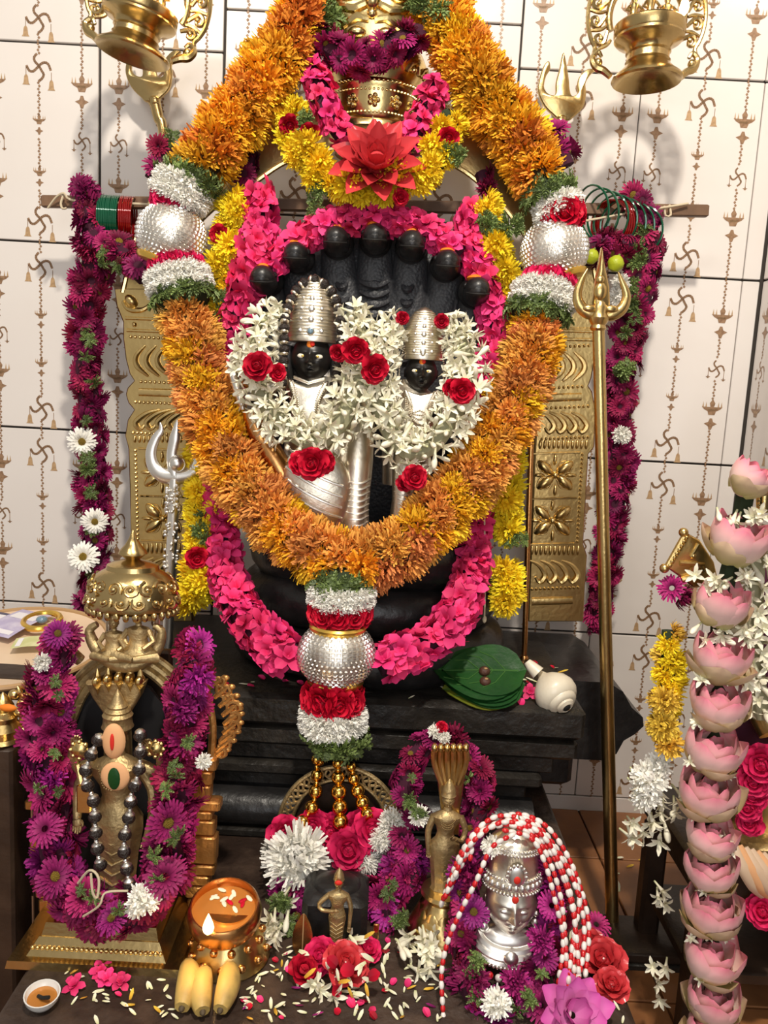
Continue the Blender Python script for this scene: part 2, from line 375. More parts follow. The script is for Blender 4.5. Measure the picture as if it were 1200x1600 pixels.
def print_parts(w, h):
    """flat brown print of one tile (x 0..w, z 0..h), as two meshes' worth of polygons; drawn 0.4 mm proud of the glaze"""
    dark = MB(); light = MB(); y = -0.0004; u = w / 195.0
    def poly(mb, pts): mb.add([(x, y, z) for x, z in pts], [tuple(range(len(pts)))])
    def stroke(mb, pts, hw):
        P = [Vector((a[0], 0, a[1])) for a in cr([(a, b, 0) for a, b in pts], 4 * u)] if len(pts) > 3 else [Vector((a, 0, b)) for a, b in pts]
        for i in range(len(P) - 1):
            d = (P[i + 1] - P[i]); n = Vector((-d.z, 0, d.x)).normalized() * hw; e = d.normalized() * hw * 0.4
            q = [P[i] - n - e, P[i] + n - e, P[i + 1] + n + e, P[i + 1] - n + e]
            mb.add([(p.x, y, p.z) for p in q], [(0, 1, 2, 3)])
    def chain(x, za, zb):
        n = int((za - zb) / (4.3 * u))
        for k in range(n):
            z = za - (k + 0.5) * (za - zb) / n; o = 0.8 * u if k % 2 else -0.8 * u
            poly(dark, [(x + o - 2.3 * u, z), (x + o, z + 2.6 * u), (x + o + 2.3 * u, z), (x + o, z - 2.6 * u)])
    def bell(x, z, s):
        stroke(dark, [(x, z + 12 * s), (x, z)], 0.5 * u)
        poly(light, [(x - 1.5 * s, z), (x + 1.5 * s, z), (x + 3.2 * s, z - 3 * s), (x + 4.4 * s, z - 13 * s), (x + 6.5 * s, z - 16 * s), (x - 6.5 * s, z - 16 * s), (x - 4.4 * s, z - 13 * s), (x - 3.2 * s, z - 3 * s)])
    def hooked_cross(x, z, s, bells=True):
        k = 1.9 * s
        stroke(dark, [(x - 3 * s, z + 19 * s), (x - 7 * s, z + 14 * s), (x - 6 * s, z + 8 * s), (x, z + 2 * s), (x + 5 * s, z - 6 * s), (x + 8 * s, z - 11 * s), (x + 5 * s, z - 17 * s), (x, z - 21 * s)], k)
        stroke(dark, [(x - 19 * s, z + 1 * s), (x - 15 * s, z - 6 * s), (x - 9 * s, z - 7 * s), (x - 3 * s, z - 2 * s), (x + 3 * s, z + 4 * s), (x + 9 * s, z + 7 * s), (x + 15 * s, z + 5 * s), (x + 19 * s, z - 4 * s)], k)
        if bells: bell(x - 20 * s, z - 12 * s, s * 0.95); bell(x + 20 * s, z - 19 * s, s * 0.95)
        else:
            for dx, dz in ((-19, -20), (19, -26)):
                stroke(dark, [(x + dx * s, z + (dz + 22) * s), (x + dx * s, z + dz * s)], 0.5 * u); lamp(x + dx * s, z + dz * s, 0.34 * s, False)
    def lamp(x, z, s, spikes=True):
        poly(dark, [(x - 17 * s, z + 2 * s), (x + 17 * s, z + 2 * s), (x + 13 * s, z - 2 * s), (x + 7 * s, z - 5 * s), (x + 5 * s, z - 11 * s), (x - 5 * s, z - 11 * s), (x - 7 * s, z - 5 * s), (x - 13 * s, z - 2 * s)])
        poly(light, [(x - 8 * s, z - 1.5 * s), (x + 8 * s, z - 1.5 * s), (x + 5 * s, z - 5 * s), (x - 5 * s, z - 5 * s)])
        poly(dark, [(x - 3 * s, z + 2 * s), (x - 4.5 * s, z + 8 * s), (x, z + 15 * s), (x + 4.5 * s, z + 8 * s), (x + 3 * s, z + 2 * s)])
        if spikes:
            for dx in (-15, -10, 10, 15): poly(light, [(x + (dx - 1.3) * s, z + 2 * s), (x + dx * s, z + 11 * s), (x + (dx + 1.3) * s, z + 2 * s)])
    def bobbin(x, z, s):
        poly(dark, [(x - 11 * s, z), (x - 4 * s, z + 3 * s), (x - 2 * s, z + 9 * s), (x + 2 * s, z + 9 * s), (x + 4 * s, z + 3 * s), (x + 11 * s, z), (x + 4 * s, z - 4 * s), (x + 2 * s, z - 10 * s), (x - 2 * s, z - 10 * s), (x - 4 * s, z - 4 * s)])
    xa = 0.51 * w; top = h
    zz = lambda f: h - f * h
    hooked_cross(xa, zz(0.12), u); hooked_cross(xa, zz(0.885), u)
    for f in (0.38, 0.64): lamp(xa, zz(f), 0.62 * u); bobbin(xa, zz(f + 0.055), 0.6 * u)
    chain(xa, h, zz(0.06)); chain(xa, zz(0.19), zz(0.36)); chain(xa, zz(0.47), zz(0.62)); chain(xa, zz(0.73), zz(0.83)); chain(xa, zz(0.955), 0)
    for xb in (0.155 * w, 0.86 * w):
        for f in (0.195, 0.69): lamp(xb, zz(f), 1.02 * u); bobbin(xb, zz(f + 0.085), u)
        hooked_cross(xb, zz(0.475), 0.68 * u, False)
        chain(xb, h, zz(0.15)); chain(xb, zz(0.315), zz(0.42)); chain(xb, zz(0.535), zz(0.645)); chain(xb, zz(0.81), 0)
    return dark, light

def tile_mesh(w, h, t=0.008):
    mb = MB(); mb.bevbox((w / 2, t / 2, h / 2), (w - 2 * GR, t, h - 2 * GR), 0.0012); return mb.mesh('wall_tile', M['tile'], True, 30)
def tile_set(w, h):
    d, l = print_parts(w, h); return tile_mesh(w, h), d.mesh('printed_chain', M['print'], False), l.mesh('printed_bells', M['print_light'], False)

wall = MB(); wall.box((-0.28, 0.04, 1.3), (2.26, 0.06, 2.7))
wall_back = tag(wall.build('wall_back', M['grout']), 'white tiled back wall printed with brown hanging lamp chains', kind='structure')
FULL = tile_set(0.2535, TH)
def put_tile(meshes, x, z, parent, R=None):
    Mx = Matrix.Translation((x, 0.0, z)) if R is None else R
    t = link('wall_tile', meshes[0], Mx, parent)
    link('printed_chain', meshes[1], Mx, t); link('printed_bells', meshes[2], Mx, t)
def tile_row(x0, x1, w, shift):
    n = max(1, round((x1 - x0) / w)); 
    for i in range(n):
        for k in range(0, 5):
            put_tile(FULL if abs((x1 - x0) / n - 0.2535) < 0.006 else tile_set_cached((x1 - x0) / n), x0 + i * (x1 - x0) / n, Z0 + k * TH + shift, wall_back)
_tc = {}
def tile_set_cached(w):
    k = round(w, 4)
    if k not in _tc: _tc[k] = tile_set(w, TH)
    return _tc[k]
tile_row(-1.3955, -0.3755, 0.255, 0.0)
tile_row(-0.3755, 0.227, 0.30, 0.082)
tile_row(0.227, 0.7295, 0.251, 0.0)
# the narrow cut strip in the corner, plain
strip = MB(); strip.bevbox((0.02, 0.004, TH / 2), (0.04 - 2 * GR, 0.008, TH - 2 * GR), 0.0012); strip = strip.mesh('wall_tile', M['tile'], True, 30)
for k in range(5): link('wall_tile', strip, Matrix.Translation((0.7295, 0, Z0 + k * TH)), wall_back)
cut = MB(); cut.bevbox((0.1267, 0.004, 0.0195), (0.2535 - 2 * GR, 0.008, 0.037), 0.001); cut = cut.mesh('wall_tile', M['tile'], True, 30)
for i in range(-2, 7): link('wall_tile', cut, Matrix.Translation((-0.8855 + 0.2307 * i, -0.0002 * (i % 2), 0)), wall_back)
# right-hand wall coming forward from the corner
wr = MB(); wr.box((0.809, -0.95, 1.3), (0.06, 2.0, 2.7))
wall_right = tag(wr.build('wall_right', M['grout']), 'white tiled side wall at the corner', kind='structure')
for i in range(3):
    for k in range(5):
        put_tile(FULL, 0, 0, wall_right, Matrix.Translation((0.7715, -0.004 - i * 0.2535, Z0 + k * TH)) @ Matrix.Rotation(-PI / 2, 4, 'Z'))

# floor of red-brown tiles
fl = MB(); fl.box((-0.3, -1.1, -0.026), (2.4, 2.3, 0.04))
floor = tag(fl.build('floor', M['grout']), 'red brown tiled floor with dark joints', kind='structure')
ft = MB(); ft.bevbox((0.0, 0.0, 0), (0.296, 0.196, 0.012), 0.0015); ftm = ft.mesh('floor_tile', M['floor_tile'], True, 30)
for i in range(-1, 6):
    for j in range(9):
        x = -0.86 + 0.3 * i; y = -0.10 - 0.2 * j
        if x > 0.15 or x < -0.35: link('floor_tile', ftm, Matrix.Translation((x, y, 0)), floor)

# ================================================================== PLATFORM AND STONE PEDESTAL
ZP = 0.19
pl = thing('stone_platform', (-0.04, -0.5, 0.0), 'dark brown stone platform strewn with petals in front of the black pedestal', 'platform')
m = MB(); m.bevbox((-0.04, -0.60, ZP - 0.03), (0.772, 1.06, 0.06), 0.006); m.build('top_slab', M['platform'], pl)
m = MB(); m.bevbox((-0.04, -0.60, 0.066), (0.72, 1.00, 0.124), 0.004); m.build('plinth', M['platform'], pl)

ped = thing('stone_pedestal', (-0.04, -0.3, ZP), 'black oiled stone pedestal with stepped mouldings under the main idols', 'pedestal')
XC = -0.045
def slab(name, hw, yf, z0, z1, b, matn='stone_slab'):
    m = MB(); m.bevbox((XC, (yf - 0.06) / 2, (z0 + z1) / 2), (2 * hw, -yf - 0.06, z1 - z0), b); return m.build(name, M[matn], ped)
slab('top_slab', 0.395, -0.50, 0.390, 0.443, 0.007)
slab('lower_slab', 0.388, -0.492, 0.352, 0.386, 0.006)
slab('neck', 0.355, -0.47, 0.318, 0.352, 0.003)
slab('fillet', 0.335, -0.485, 0.296, 0.318, 0.005)
slab('recess', 0.315, -0.455, 0.262, 0.296, 0.003)
m = MB()
prof = [(-0.455, 0.266), (-0.475, 0.264), (-0.492, 0.255), (-0.502, 0.240), (-0.504, 0.226), (-0.496, 0.212), (-0.480, 0.204), (-0.455, 0.202)]
vs = [];  n = len(prof)
for x in (XC - 0.325, XC + 0.325): vs += [(x, a, b) for a, b in prof]
m.add(vs, [(i, i + 1, n + i + 1, n + i) for i in range(n - 1)] + [tuple(range(n - 1, -1, -1)), tuple(n + i for i in range(n))])
m.build('rounded_moulding', M['stone'], ped)
slab('base', 0.34, -0.50, ZP, 0.205, 0.003)
# back slab with rounded nose that juts out on the right
m = MB()
prof = [W(940, 1052, -0.28), W(962, 1066, -0.28), W(975, 1090, -0.28), W(992, 1105, -0.28), W(993, 1118, -0.28), W(980, 1130, -0.28), W(963, 1140, -0.28), W(952, 1160, -0.28), W(930, 1170, -0.28)]
prof = [(p.x, p.z) for p in prof]; prof = [(-0.40, prof[0][1])] + prof + [(-0.40, prof[-1][1])]
n = len(prof); vs = [(x, -0.33, z) for x, z in prof] + [(x, -0.03, z) for x, z in prof]
m.add(vs, [(i, (i + 1) % n, n + (i + 1) % n, n + i) for i in range(n)] + [tuple(range(n)), tuple(range(2 * n - 1, n - 1, -1))])
m.build('nosed_back_slab', M['stone'], ped, True, 35)
m = MB(); m.bevbox((0.03, -0.16, 0.285), (0.74, 0.20, 0.19), 0.01); m.build('back_core', M['stone'], ped)
# ================================================================== FLOWER MESHES (radius about 1, facing +Z), shared by all copies
def strip(mb, base, mid, tip, side, wb, wm, wt, fold=0.25, nrm=None):
    """a petal of two lengths with a centre fold: base -> mid -> tip"""
    base, mid, tip, side = map(Vector, (base, mid, tip, side)); side = side.normalized()
    up = (tip - base).cross(side).normalized() if nrm is None else Vector(nrm)
    vs = []; fold *= 1.0
    for p, w in ((base, wb), (mid, wm), (tip, wt)):
        vs += [p - side * w, p - up * (w * fold), p + side * w]
    mb.add(vs, [(0, 1, 4, 3), (1, 2, 5, 4), (3, 4, 7, 6), (4, 5, 8, 7)], [0.0] * 3 + [0.55] * 3 + [1.0] * 3)
def mum(seed, n=105, cover=1.62, w=0.095, curl=0.25, name='mum', material='orange', inner=0.2):
    r = random.Random(seed); mb = MB()
    for i in range(n):
        f = (i + 0.5) / n; th = cover * math.sqrt(f); az = i * 2.39996 + r.uniform(-.25, .25)
        L = r.uniform(0.85, 1.08) * (0.72 + 0.28 * f)
        rad = Vector((math.cos(az), math.sin(az), 0)); sd = Vector((-math.sin(az), math.cos(az), 0))
        d = rad * math.sin(th) + Vector((0, 0, 1)) * math.cos(th)
        c = rad * math.cos(th) - Vector((0, 0, 1)) * math.sin(th)
        j = sd * r.uniform(-.13, .13)
        base = d * inner; mid = d * (L * 0.68) + c * (0.02) + j; tip = d * L - c * (curl * r.uniform(-.4, 1.0)) + j * 1.6
        strip(mb, base, mid, tip, sd + c * r.uniform(-.5, .5), w * 0.5, w, w * 0.42)
    return mb.mesh(name, M[material])
def aster(seed, material='aster', n1=24, n2=20, eye=0.24, lift=0.10):
    r = random.Random(seed); mb = MB()
    for layer, n, el, L in ((0, n1, lift, 1.0), (1, n2, lift + 0.30, 0.86), (2, n2 - 6, lift + 0.62, 0.66)):
        for i in range(n):
            az = 2 * PI * (i + 0.5 * layer) / n + r.uniform(-.08, .08); e = el + r.uniform(-.10, .14); l = L * r.uniform(0.88, 1.05)
            rad = Vector((math.cos(az), math.sin(az), 0)); sd = Vector((-math.sin(az), math.cos(az), 0)); z = Vector((0, 0, 1))
            b = rad * eye * 0.7 + z * 0.02; md = b + (rad * math.cos(e) + z * math.sin(e)) * (l - eye * .7) * 0.6; tp = b + (rad * math.cos(e - .25) + z * math.sin(e - .25)) * (l - eye * .7)
            strip(mb, b, md, tp, sd, 0.05, 0.095, 0.05)
    return mb.mesh('aster', M[material])
def aster_eye_mesh(eye=0.24):
    mb = MB(); mb.ell((0, 0, 0.05), (eye, eye, eye * 0.55), 12, 7); 
    for k in range(26):
        a = k * 2.4; q = eye * math.sqrt((k + .5) / 26) * 0.95
        mb.ell((math.cos(a) * q, math.sin(a) * q, 0.05 + eye * 0.55 * math.sqrt(max(0, 1 - (q / eye) ** 2))), 0.04, 5, 4)
    return mb.mesh('disc', M['aster_eye'])
def cup_petal(mb, az, r0, z0, length, width, elev, curl, cup=0.35, nu=5, nv=5, tip=0.35, t0=0.0, t1=1.0):
    """broad cupped petal grid starting at radius r0, height z0, leaning out by elev (pi/2 = upright), curling back at the tip"""
    rad = Vector((math.cos(az), math.sin(az), 0)); sd = Vector((-math.sin(az), math.cos(az), 0)); z = Vector((0, 0, 1))
    p = rad * r0 + z * z0; vs = []; tt = []; e = elev
    for i in range(nu):
        f = i / (nu - 1)
        wd = width * (math.sin(PI * min(1.0, 0.16 + f * 0.66)) ** 0.8) * (1 if f < 0.75 else 1 - (f - 0.75) / 0.25 * (1 - tip))
        nr = -rad * math.sin(e) + z * math.cos(e)
        for k in range(nv):
            g = 2 * k / (nv - 1) - 1
            vs.append(p + sd * (wd * g) + nr * (cup * wd * g * g)); tt.append(t0 + (t1 - t0) * f)
        p = p + (rad * math.cos(e) + z * math.sin(e)) * (length / (nu - 1)); e += curl / (nu - 1)
    fs = [(i * nv + k, i * nv + k + 1, (i + 1) * nv + k + 1, (i + 1) * nv + k) for i in range(nu - 1) for k in range(nv - 1)]
    mb.add(vs, fs, tt)
def rose(seed, material='rose'):
    r = random.Random(seed); mb = MB()
    spec = [(3, 0.10, 1.45, 0.45, 0.30, 0.5), (4, 0.20, 1.3, 0.55, 0.42, 0.1), (5, 0.30, 1.1, 0.66, 0.52, -0.3), (5, 0.38, 0.85, 0.75, 0.58, -0.6), (6, 0.42, 0.45, 0.80, 0.60, -0.8)]
    for k, (n, r0, el, L, w, cu) in enumerate(spec):
        o = r.uniform(0, 6)
        for i in range(n): cup_petal(mb, o + 2 * PI * i / n + r.uniform(-.15, .15), r0 * 0.8, -0.05 - 0.05 * k, L * r.uniform(.92, 1.06), w, el, cu, 0.45, 6, 7, 0.62)
    mb.ell((0, 0, 0.0), (0.42, 0.42, 0.32), 10, 6, t=0.2)
    return mb.mesh('rose', M[material], True, 85)
def oleander(seed):
    r = random.Random(seed); mb = MB()
    for i in range(5):
        az = 2 * PI * i / 5 + r.uniform(-.12, .12)
        cup_petal(mb, az, 0.10, 0.1, r.uniform(0.9, 1.12), 0.36, r.uniform(0.15, 0.7), -0.75, r.uniform(-.1, .35), 5, 4, 0.10)
    for i in range(5):
        az = 2 * PI * (i + .5) / 5
        cup_petal(mb, az, 0.05, 0.12, r.uniform(0.5, 0.7), 0.30, r.uniform(0.7, 1.1), -0.4, 0.3, 4, 3, 0.3)
    mb.tube([(0, 0, -0.75), (0, 0, 0.12)], [0.07, 0.14], 6, t=0.3)
    return mb.mesh('oleander', M['pink'], True, 85)
def tuberose(seed, openf=True):
    r = random.Random(seed); mb = MB()
    bx, by = r.uniform(-.2, .2), r.uniform(-.2, .2)
    mb.tube([(bx, by, -1.0), (bx * .5, by * .5, -0.5), (0, 0, 0)], [0.075, 0.10, 0.17], 6, t=None)
    if openf:
        for i in range(6):
            az = PI / 3 * i + r.uniform(-.2, .2); el = 0.25 + 0.45 * (i % 2) + r.uniform(-.1, .25)
            cup_petal(mb, az, 0.06, 0.0, r.uniform(0.70, 0.95), 0.15, el + .25, -0.5, 0.5, 4, 3, 0.35, 0.6, 1.0)
    else:
        mb.ell((0, 0, 0.28), (0.22, 0.22, 0.46), 8, 7, t=0.9)
    return mb.mesh('tuberose', M['tuberose'], True, 85)
def sprig(seed, n=9):
    """tuft of deeply lobed green leaflets"""
    r = random.Random(seed); mb = MB()
    for i in range(n):
        az = 2.4 * i + r.uniform(-.3, .3); el = r.uniform(0.1, 1.1); L = r.uniform(0.7, 1.1)
        rad = Vector((math.cos(az), math.sin(az), 0)); sd = Vector((-math.sin(az), math.cos(az), 0)); z = Vector((0, 0, 1))
        ax = rad * math.cos(el) + z * math.sin(el); ax2 = rad * math.cos(el - .7) + z * math.sin(el - .7)
        pt = lambda f: (ax * (1 - f) + ax2 * f) * (L * f)
        strip(mb, pt(0), pt(.55), pt(1), sd, .04, .13, .03)
        for f, q in ((0.35, 0.42), (0.6, 0.36), (0.8, 0.22)):
            for s_ in (-1, 1):
                b = pt(f); strip(mb, b, b + (sd * s_ * .6 + ax * .5) * q * .6, b + (sd * s_ * .6 + ax2 * .75) * q, ax, .05, .085, .02)
    return mb.mesh('leaf_sprig', M['leaf'])

ORANGE = [mum(s, name='chrysanthemum', material=m_, n=150, w=0.075, curl=0.4) for s, m_ in ((1, 'orange'), (2, 'orange2'), (3, 'orange3'), (4, 'orange'), (5, 'orange2'))]
PEACH = [mum(s, name='chrysanthemum', material=m_, n=150, w=0.075, curl=0.4) for s, m_ in ((6, 'peach1'), (7, 'peach2'), (8, 'peach1'), (9, 'orange2'))]
YELLOW = [mum(s, name='yellow_chrysanthemum', material='yellow', w=0.085, n=135, cover=1.75, curl=.35) for s in (11, 12, 13)]
YELLOW_OLD = [mum(s, name='faded_chrysanthemum', material='yellow_old', w=0.09, n=120, cover=1.75, curl=.4) for s in (14, 15)]
WHITEM = [mum(s, name='white_chrysanthemum', material='white', w=0.10, n=130, cover=1.75, curl=0.45) for s in (21, 22)]
WBIG = [mum(s, name='white_chrysanthemum', material='white', w=0.06, n=300, cover=1.8, curl=0.5) for s in (23, 24)]
ASTER = [aster(31), aster(32, lift=0.3), aster(33, lift=0.0), aster(34, n1=28, n2=24, eye=0.16, lift=.35), aster(39, n1=26, n2=24, eye=0.12, lift=.7), mum(40, n=90, w=.09, cover=1.5, curl=.4, name='aster', material='aster')]
ASTERV = [aster(35, 'aster_violet'), aster(36, 'aster_violet', lift=0.3), aster(37, 'aster_violet', n1=30, n2=24, lift=0.2), mum(47, n=90, w=.09, cover=1.5, curl=.4, name='aster', material='aster_violet')]
WDAISY = [aster(38, 'white', n1=26, n2=20, eye=0.26)]
EYE = aster_eye_mesh()
PINK = [oleander(s) for s in (41, 42, 43)]
ROSE = [rose(51), rose(52)]; ROSEP = [rose(53, 'rose_pink'), rose(54, 'rose_pink')]
TUBE = [tuberose(61), tuberose(62), tuberose(63), tuberose(66), tuberose(64, False)]
SPRIG = [sprig(71), sprig(72), sprig(73, 12)]
NM = {}
for lst, nm in ((ORANGE, 'chrysanthemum'), (PEACH, 'chrysanthemum'), (YELLOW, 'yellow_chrysanthemum'), (YELLOW_OLD, 'faded_chrysanthemum'), (WHITEM, 'white_chrysanthemum'), (WBIG, 'white_chrysanthemum'), (ASTER, 'aster'), (ASTERV, 'violet_aster'), (WDAISY, 'white_aster'),
                (PINK, 'oleander_flower'), (ROSE, 'red_rose'), (ROSEP, 'crimson_rose'), (TUBE, 'tuberose_flower'), (SPRIG, 'leaf_sprig')):
    for me in lst: NM[me.name] = nm

def put_flower(lst, p, n, r, parent, spin=None, eye=False, jit=0.0):
    me = rnd.choice(lst); n = Vector(n).normalized()
    if jit: n = (n + Vector((rnd.uniform(-jit, jit), rnd.uniform(-jit, jit), rnd.uniform(-jit, jit)))).normalized()
    Mx = TRS(Vector(p), n, rnd.uniform(0, 6.28) if spin is None else spin, r)
    o = link(NM[me.name], me, Mx, parent)
    if eye: link('disc', EYE, Mx, o)
    return o
def strand(parent, pts, R, kinds, fr, spacing=None, jit=0.25, back=-0.35, core='core', seed=0, sink=0.72, eye=0.0, scale_j=0.15, core_f=0.62):
    """flowers all round a strand. pts = (px, py, Y) list or ready world path; R = strand radius in metres (number or list along it);
    kinds = [(meshes, weight)]; fr = flower radius in metres; flowers that face away from the front are left off"""
    path = wpath(pts) if not isinstance(pts[0], Vector) else pts
    acc = arc_samples(path); total = acc[-1]
    Rf = (lambda f: R) if not isinstance(R, (list, tuple)) else (lambda f: R[min(len(R) - 2, int(f * (len(R) - 1)))] * (1 - (f * (len(R) - 1) - min(len(R) - 2, int(f * (len(R) - 1))))) + R[min(len(R) - 1, int(f * (len(R) - 1)) + 1)] * (f * (len(R) - 1) - min(len(R) - 2, int(f * (len(R) - 1)))))
    if core:
        mb = MB(); m = max(4, int(total / 0.012)); cp = [along(path, acc, total * k / m)[0] for k in range(m + 1)]
        mb.tube(cp, [max(0.002, Rf(k / m) * core_f) for k in range(m + 1)], 8); mb.build('core_strand', M[core], parent)
    Rm = Rf(0.5); spacing = spacing or (1.45 * fr) ** 2 / (2 * PI * max(Rm * sink, fr * 0.6))
    n = int(total / spacing); rr = random.Random(seed); a0 = rr.uniform(0, 6); wsum = sum(k[1] for k in kinds); cnt = 0
    for i in range(n):
        d = (i + 0.5) * spacing; c, tg = along(path, acc, d); f = d / total
        to = (CAM - c).normalized(); e1 = tg.cross(to)
        if e1.length < 1e-4: e1 = Vector((1, 0, 0))
        e1.normalize(); e2 = e1.cross(tg).normalized()          # e2 faces the front
        an = a0 + i * 2.39996; nn = e1 * math.cos(an) + e2 * math.sin(an)
        if math.sin(an) < back: continue
        x = rr.uniform(0, wsum)
        for lst, w_ in kinds:
            x -= w_
            if x <= 0: break
        put_flower(lst, c + nn * (Rf(f) * sink - fr * 0.25), nn, fr * rr.uniform(1 - scale_j, 1 + scale_j), parent, jit=jit, eye=(lst in (ASTER, ASTERV, WDAISY) and rr.random() < eye)); cnt += 1
    return cnt
def ring(parent, c, axis, R, kinds, fr, n, lean=0.0, rows=1, gap=0.0, back=-0.3, jit=0.15):
    """flowers round a band: axis = strand direction, lean tips them along it"""
    c = Vector(c); axis = Vector(axis).normalized(); to = (CAM - c).normalized(); e1 = axis.cross(to).normalized(); e2 = e1.cross(axis).normalized()
    for q in range(rows):
        if kinds is SPRIG and q == 0: fr = fr * .85
        if kinds is WHITEM and q == 0: fr = fr * .74; n = int(n * 1.4)
        for i in range(n):
            an = 2 * PI * (i + 0.5 * q) / n + rnd.uniform(-.1, .1)
            if math.sin(an) < back: continue
            nn = e1 * math.cos(an) + e2 * math.sin(an)
            put_flower(kinds, c + nn * R + axis * (gap * (q - (rows - 1) / 2)), nn + axis * lean, fr * rnd.uniform(.9, 1.12), parent, jit=jit)
def scatter_sprigs(parent, pts, fr, n, seed=0, out=0.02):
    path = wpath(pts); acc = arc_samples(path); r = random.Random(seed)
    for i in range(n):
        c, tg = along(path, acc, acc[-1] * r.random()); to = (CAM - c).normalized()
        nn = to + Vector((r.uniform(-1, 1), r.uniform(-.3, .3), r.uniform(-1, 1)))
        put_flower(SPRIG, c + nn.normalized() * out * .6, nn, fr * r.uniform(.6, .95), parent)
# ================================================================== MODELLING HELPERS FOR STATUES AND METAL RELIEF
def gauss(x, s): return math.exp(-(x / s) ** 2)
def head_shape(c, h, wf=0.74, df=0.82, face=Vector((0, -1, 0)), seg=56, rings=48, tilt=0.0):
    """statue head with brow, eye sockets, nose, lips, chin; h = half height in metres; returns MB"""
    mb = MB(); vs = []; R = Matrix.Rotation(tilt, 3, 'X')
    for k in range(rings + 1):
        ph = -PI / 2 + PI * k / rings; ph = ph - 0.22 * math.sin(2 * ph)
        for i in range(seg):
            a = 2 * PI * i / seg; a = a - 0.62 * math.sin(a)
            x = math.cos(ph) * math.sin(a); y = -math.cos(ph) * math.cos(a); z = math.sin(ph)
            w = wf * (1 - 0.34 * max(0, -z) ** 1.4)
            p = Vector((x * w, y * df * (1 - 0.08 * max(0, -z)), z))
            if y < 0:
                fr = min(1.0, -y * 1.6)
                d = 0.0
                d += 0.26 * gauss(p.x, 0.10) * gauss(z + 0.12, 0.11) * fr            # nose tip
                d += 0.13 * gauss(p.x, 0.085) * gauss(z - 0.10, 0.20) * fr           # bridge
                d += 0.09 * gauss(abs(p.x) - 0.12, 0.06) * gauss(z + 0.16, 0.06) * fr # wings
                d -= 0.09 * gauss(abs(p.x) - 0.29, 0.13) * gauss(z - 0.08, 0.10) * fr # sockets
                d += 0.06 * gauss(abs(p.x) - 0.28, 0.14) * gauss(z - 0.08, 0.055) * fr # lids
                d += 0.05 * gauss(abs(p.x) - 0.28, 0.22) * gauss(z - 0.27, 0.07) * fr # brows
                d += 0.10 * gauss(p.x, 0.15) * gauss(z + 0.37, 0.045) * fr           # upper lip
                d += 0.10 * gauss(p.x, 0.13) * gauss(z + 0.48, 0.05) * fr            # lower lip
                d -= 0.05 * gauss(p.x, 0.16) * gauss(z + 0.425, 0.02) * fr
                d += 0.10 * gauss(p.x, 0.16) * gauss(z + 0.74, 0.12) * fr            # chin
                d += 0.05 * gauss(abs(p.x) - 0.38, 0.16) * gauss(z + 0.18, 0.18) * fr # cheeks
                p.y -= d
            vs.append(Vector(c) + (R @ p) * h)
    fs = []
    for k in range(rings):
        for i in range(seg):
            j = (i + 1) % seg; fs.append((k * seg + i, k * seg + j, (k + 1) * seg + j, (k + 1) * seg + i))
    mb.add(vs, fs); 
    # ears
    for s_ in (-1, 1):
        mb.ell(Vector(c) + R @ Vector((s_ * wf * 0.98 * h, 0.02 * h, -0.02 * h)), (0.07 * h, 0.13 * h, 0.24 * h), 8, 7)
    return mb
def bead_row(mb, pts, r, step):
    path = [Vector(p) for p in cr(pts, step * 2)]; acc = arc_samples(path); n = max(2, int(acc[-1] / step))
    for k in range(n + 1): mb.ell(along(path, acc, acc[-1] * k / n)[0], r, 7, 5)
def spiral(mb, p, e1, e2, r, turns, rad, sgn=1, start=0.0, n=14):
    """rolled scroll lying in the plane of e1, e2"""
    pts = []
    for k in range(n):
        f = k / (n - 1); a = start + sgn * turns * 2 * PI * f; q = r * (1 - 0.82 * f); pts.append(Vector(p) + Vector(e1) * (q * math.cos(a)) + Vector(e2) * (q * math.sin(a)))
    mb.tube(pts, [rad * (1 - .35 * k / (n - 1)) for k in range(n)], 6)
def rot_y(a): return Matrix.Rotation(a, 3, 'Y')
def relief(mb, px, py, Y, L, Wd, ang, H=0.35):
    """leaf-shaped boss half sunk in a face at depth Y; L, Wd in px; ang in degrees anticlockwise from right"""
    s = S(Y, py); mb.ell(W(px, py, Y), (L * s / 2, Wd * s * H, Wd * s / 2), 10, 7, R=rot_y(-math.radians(ang)))
def pxtube(mb, pts, r_px, seg=6, flat=1.0):
    """tube through (px, py, Y) points, radius in px"""
    path = wpath(pts, 0.006); n = len(path)
    rr = r_px if isinstance(r_px, (list, tuple)) else [r_px, r_px]
    rad = []
    for i in range(n):
        f = i / (n - 1) * (len(rr) - 1); k = min(len(rr) - 2, int(f)); rad.append((rr[k] * (1 - f + k) + rr[k + 1] * (f - k)) * SP(path[i]))
    mb.tube(path, rad, seg, flat=flat)
def outline(pts, Y): return [W(x, y, Y) for x, y in pts]

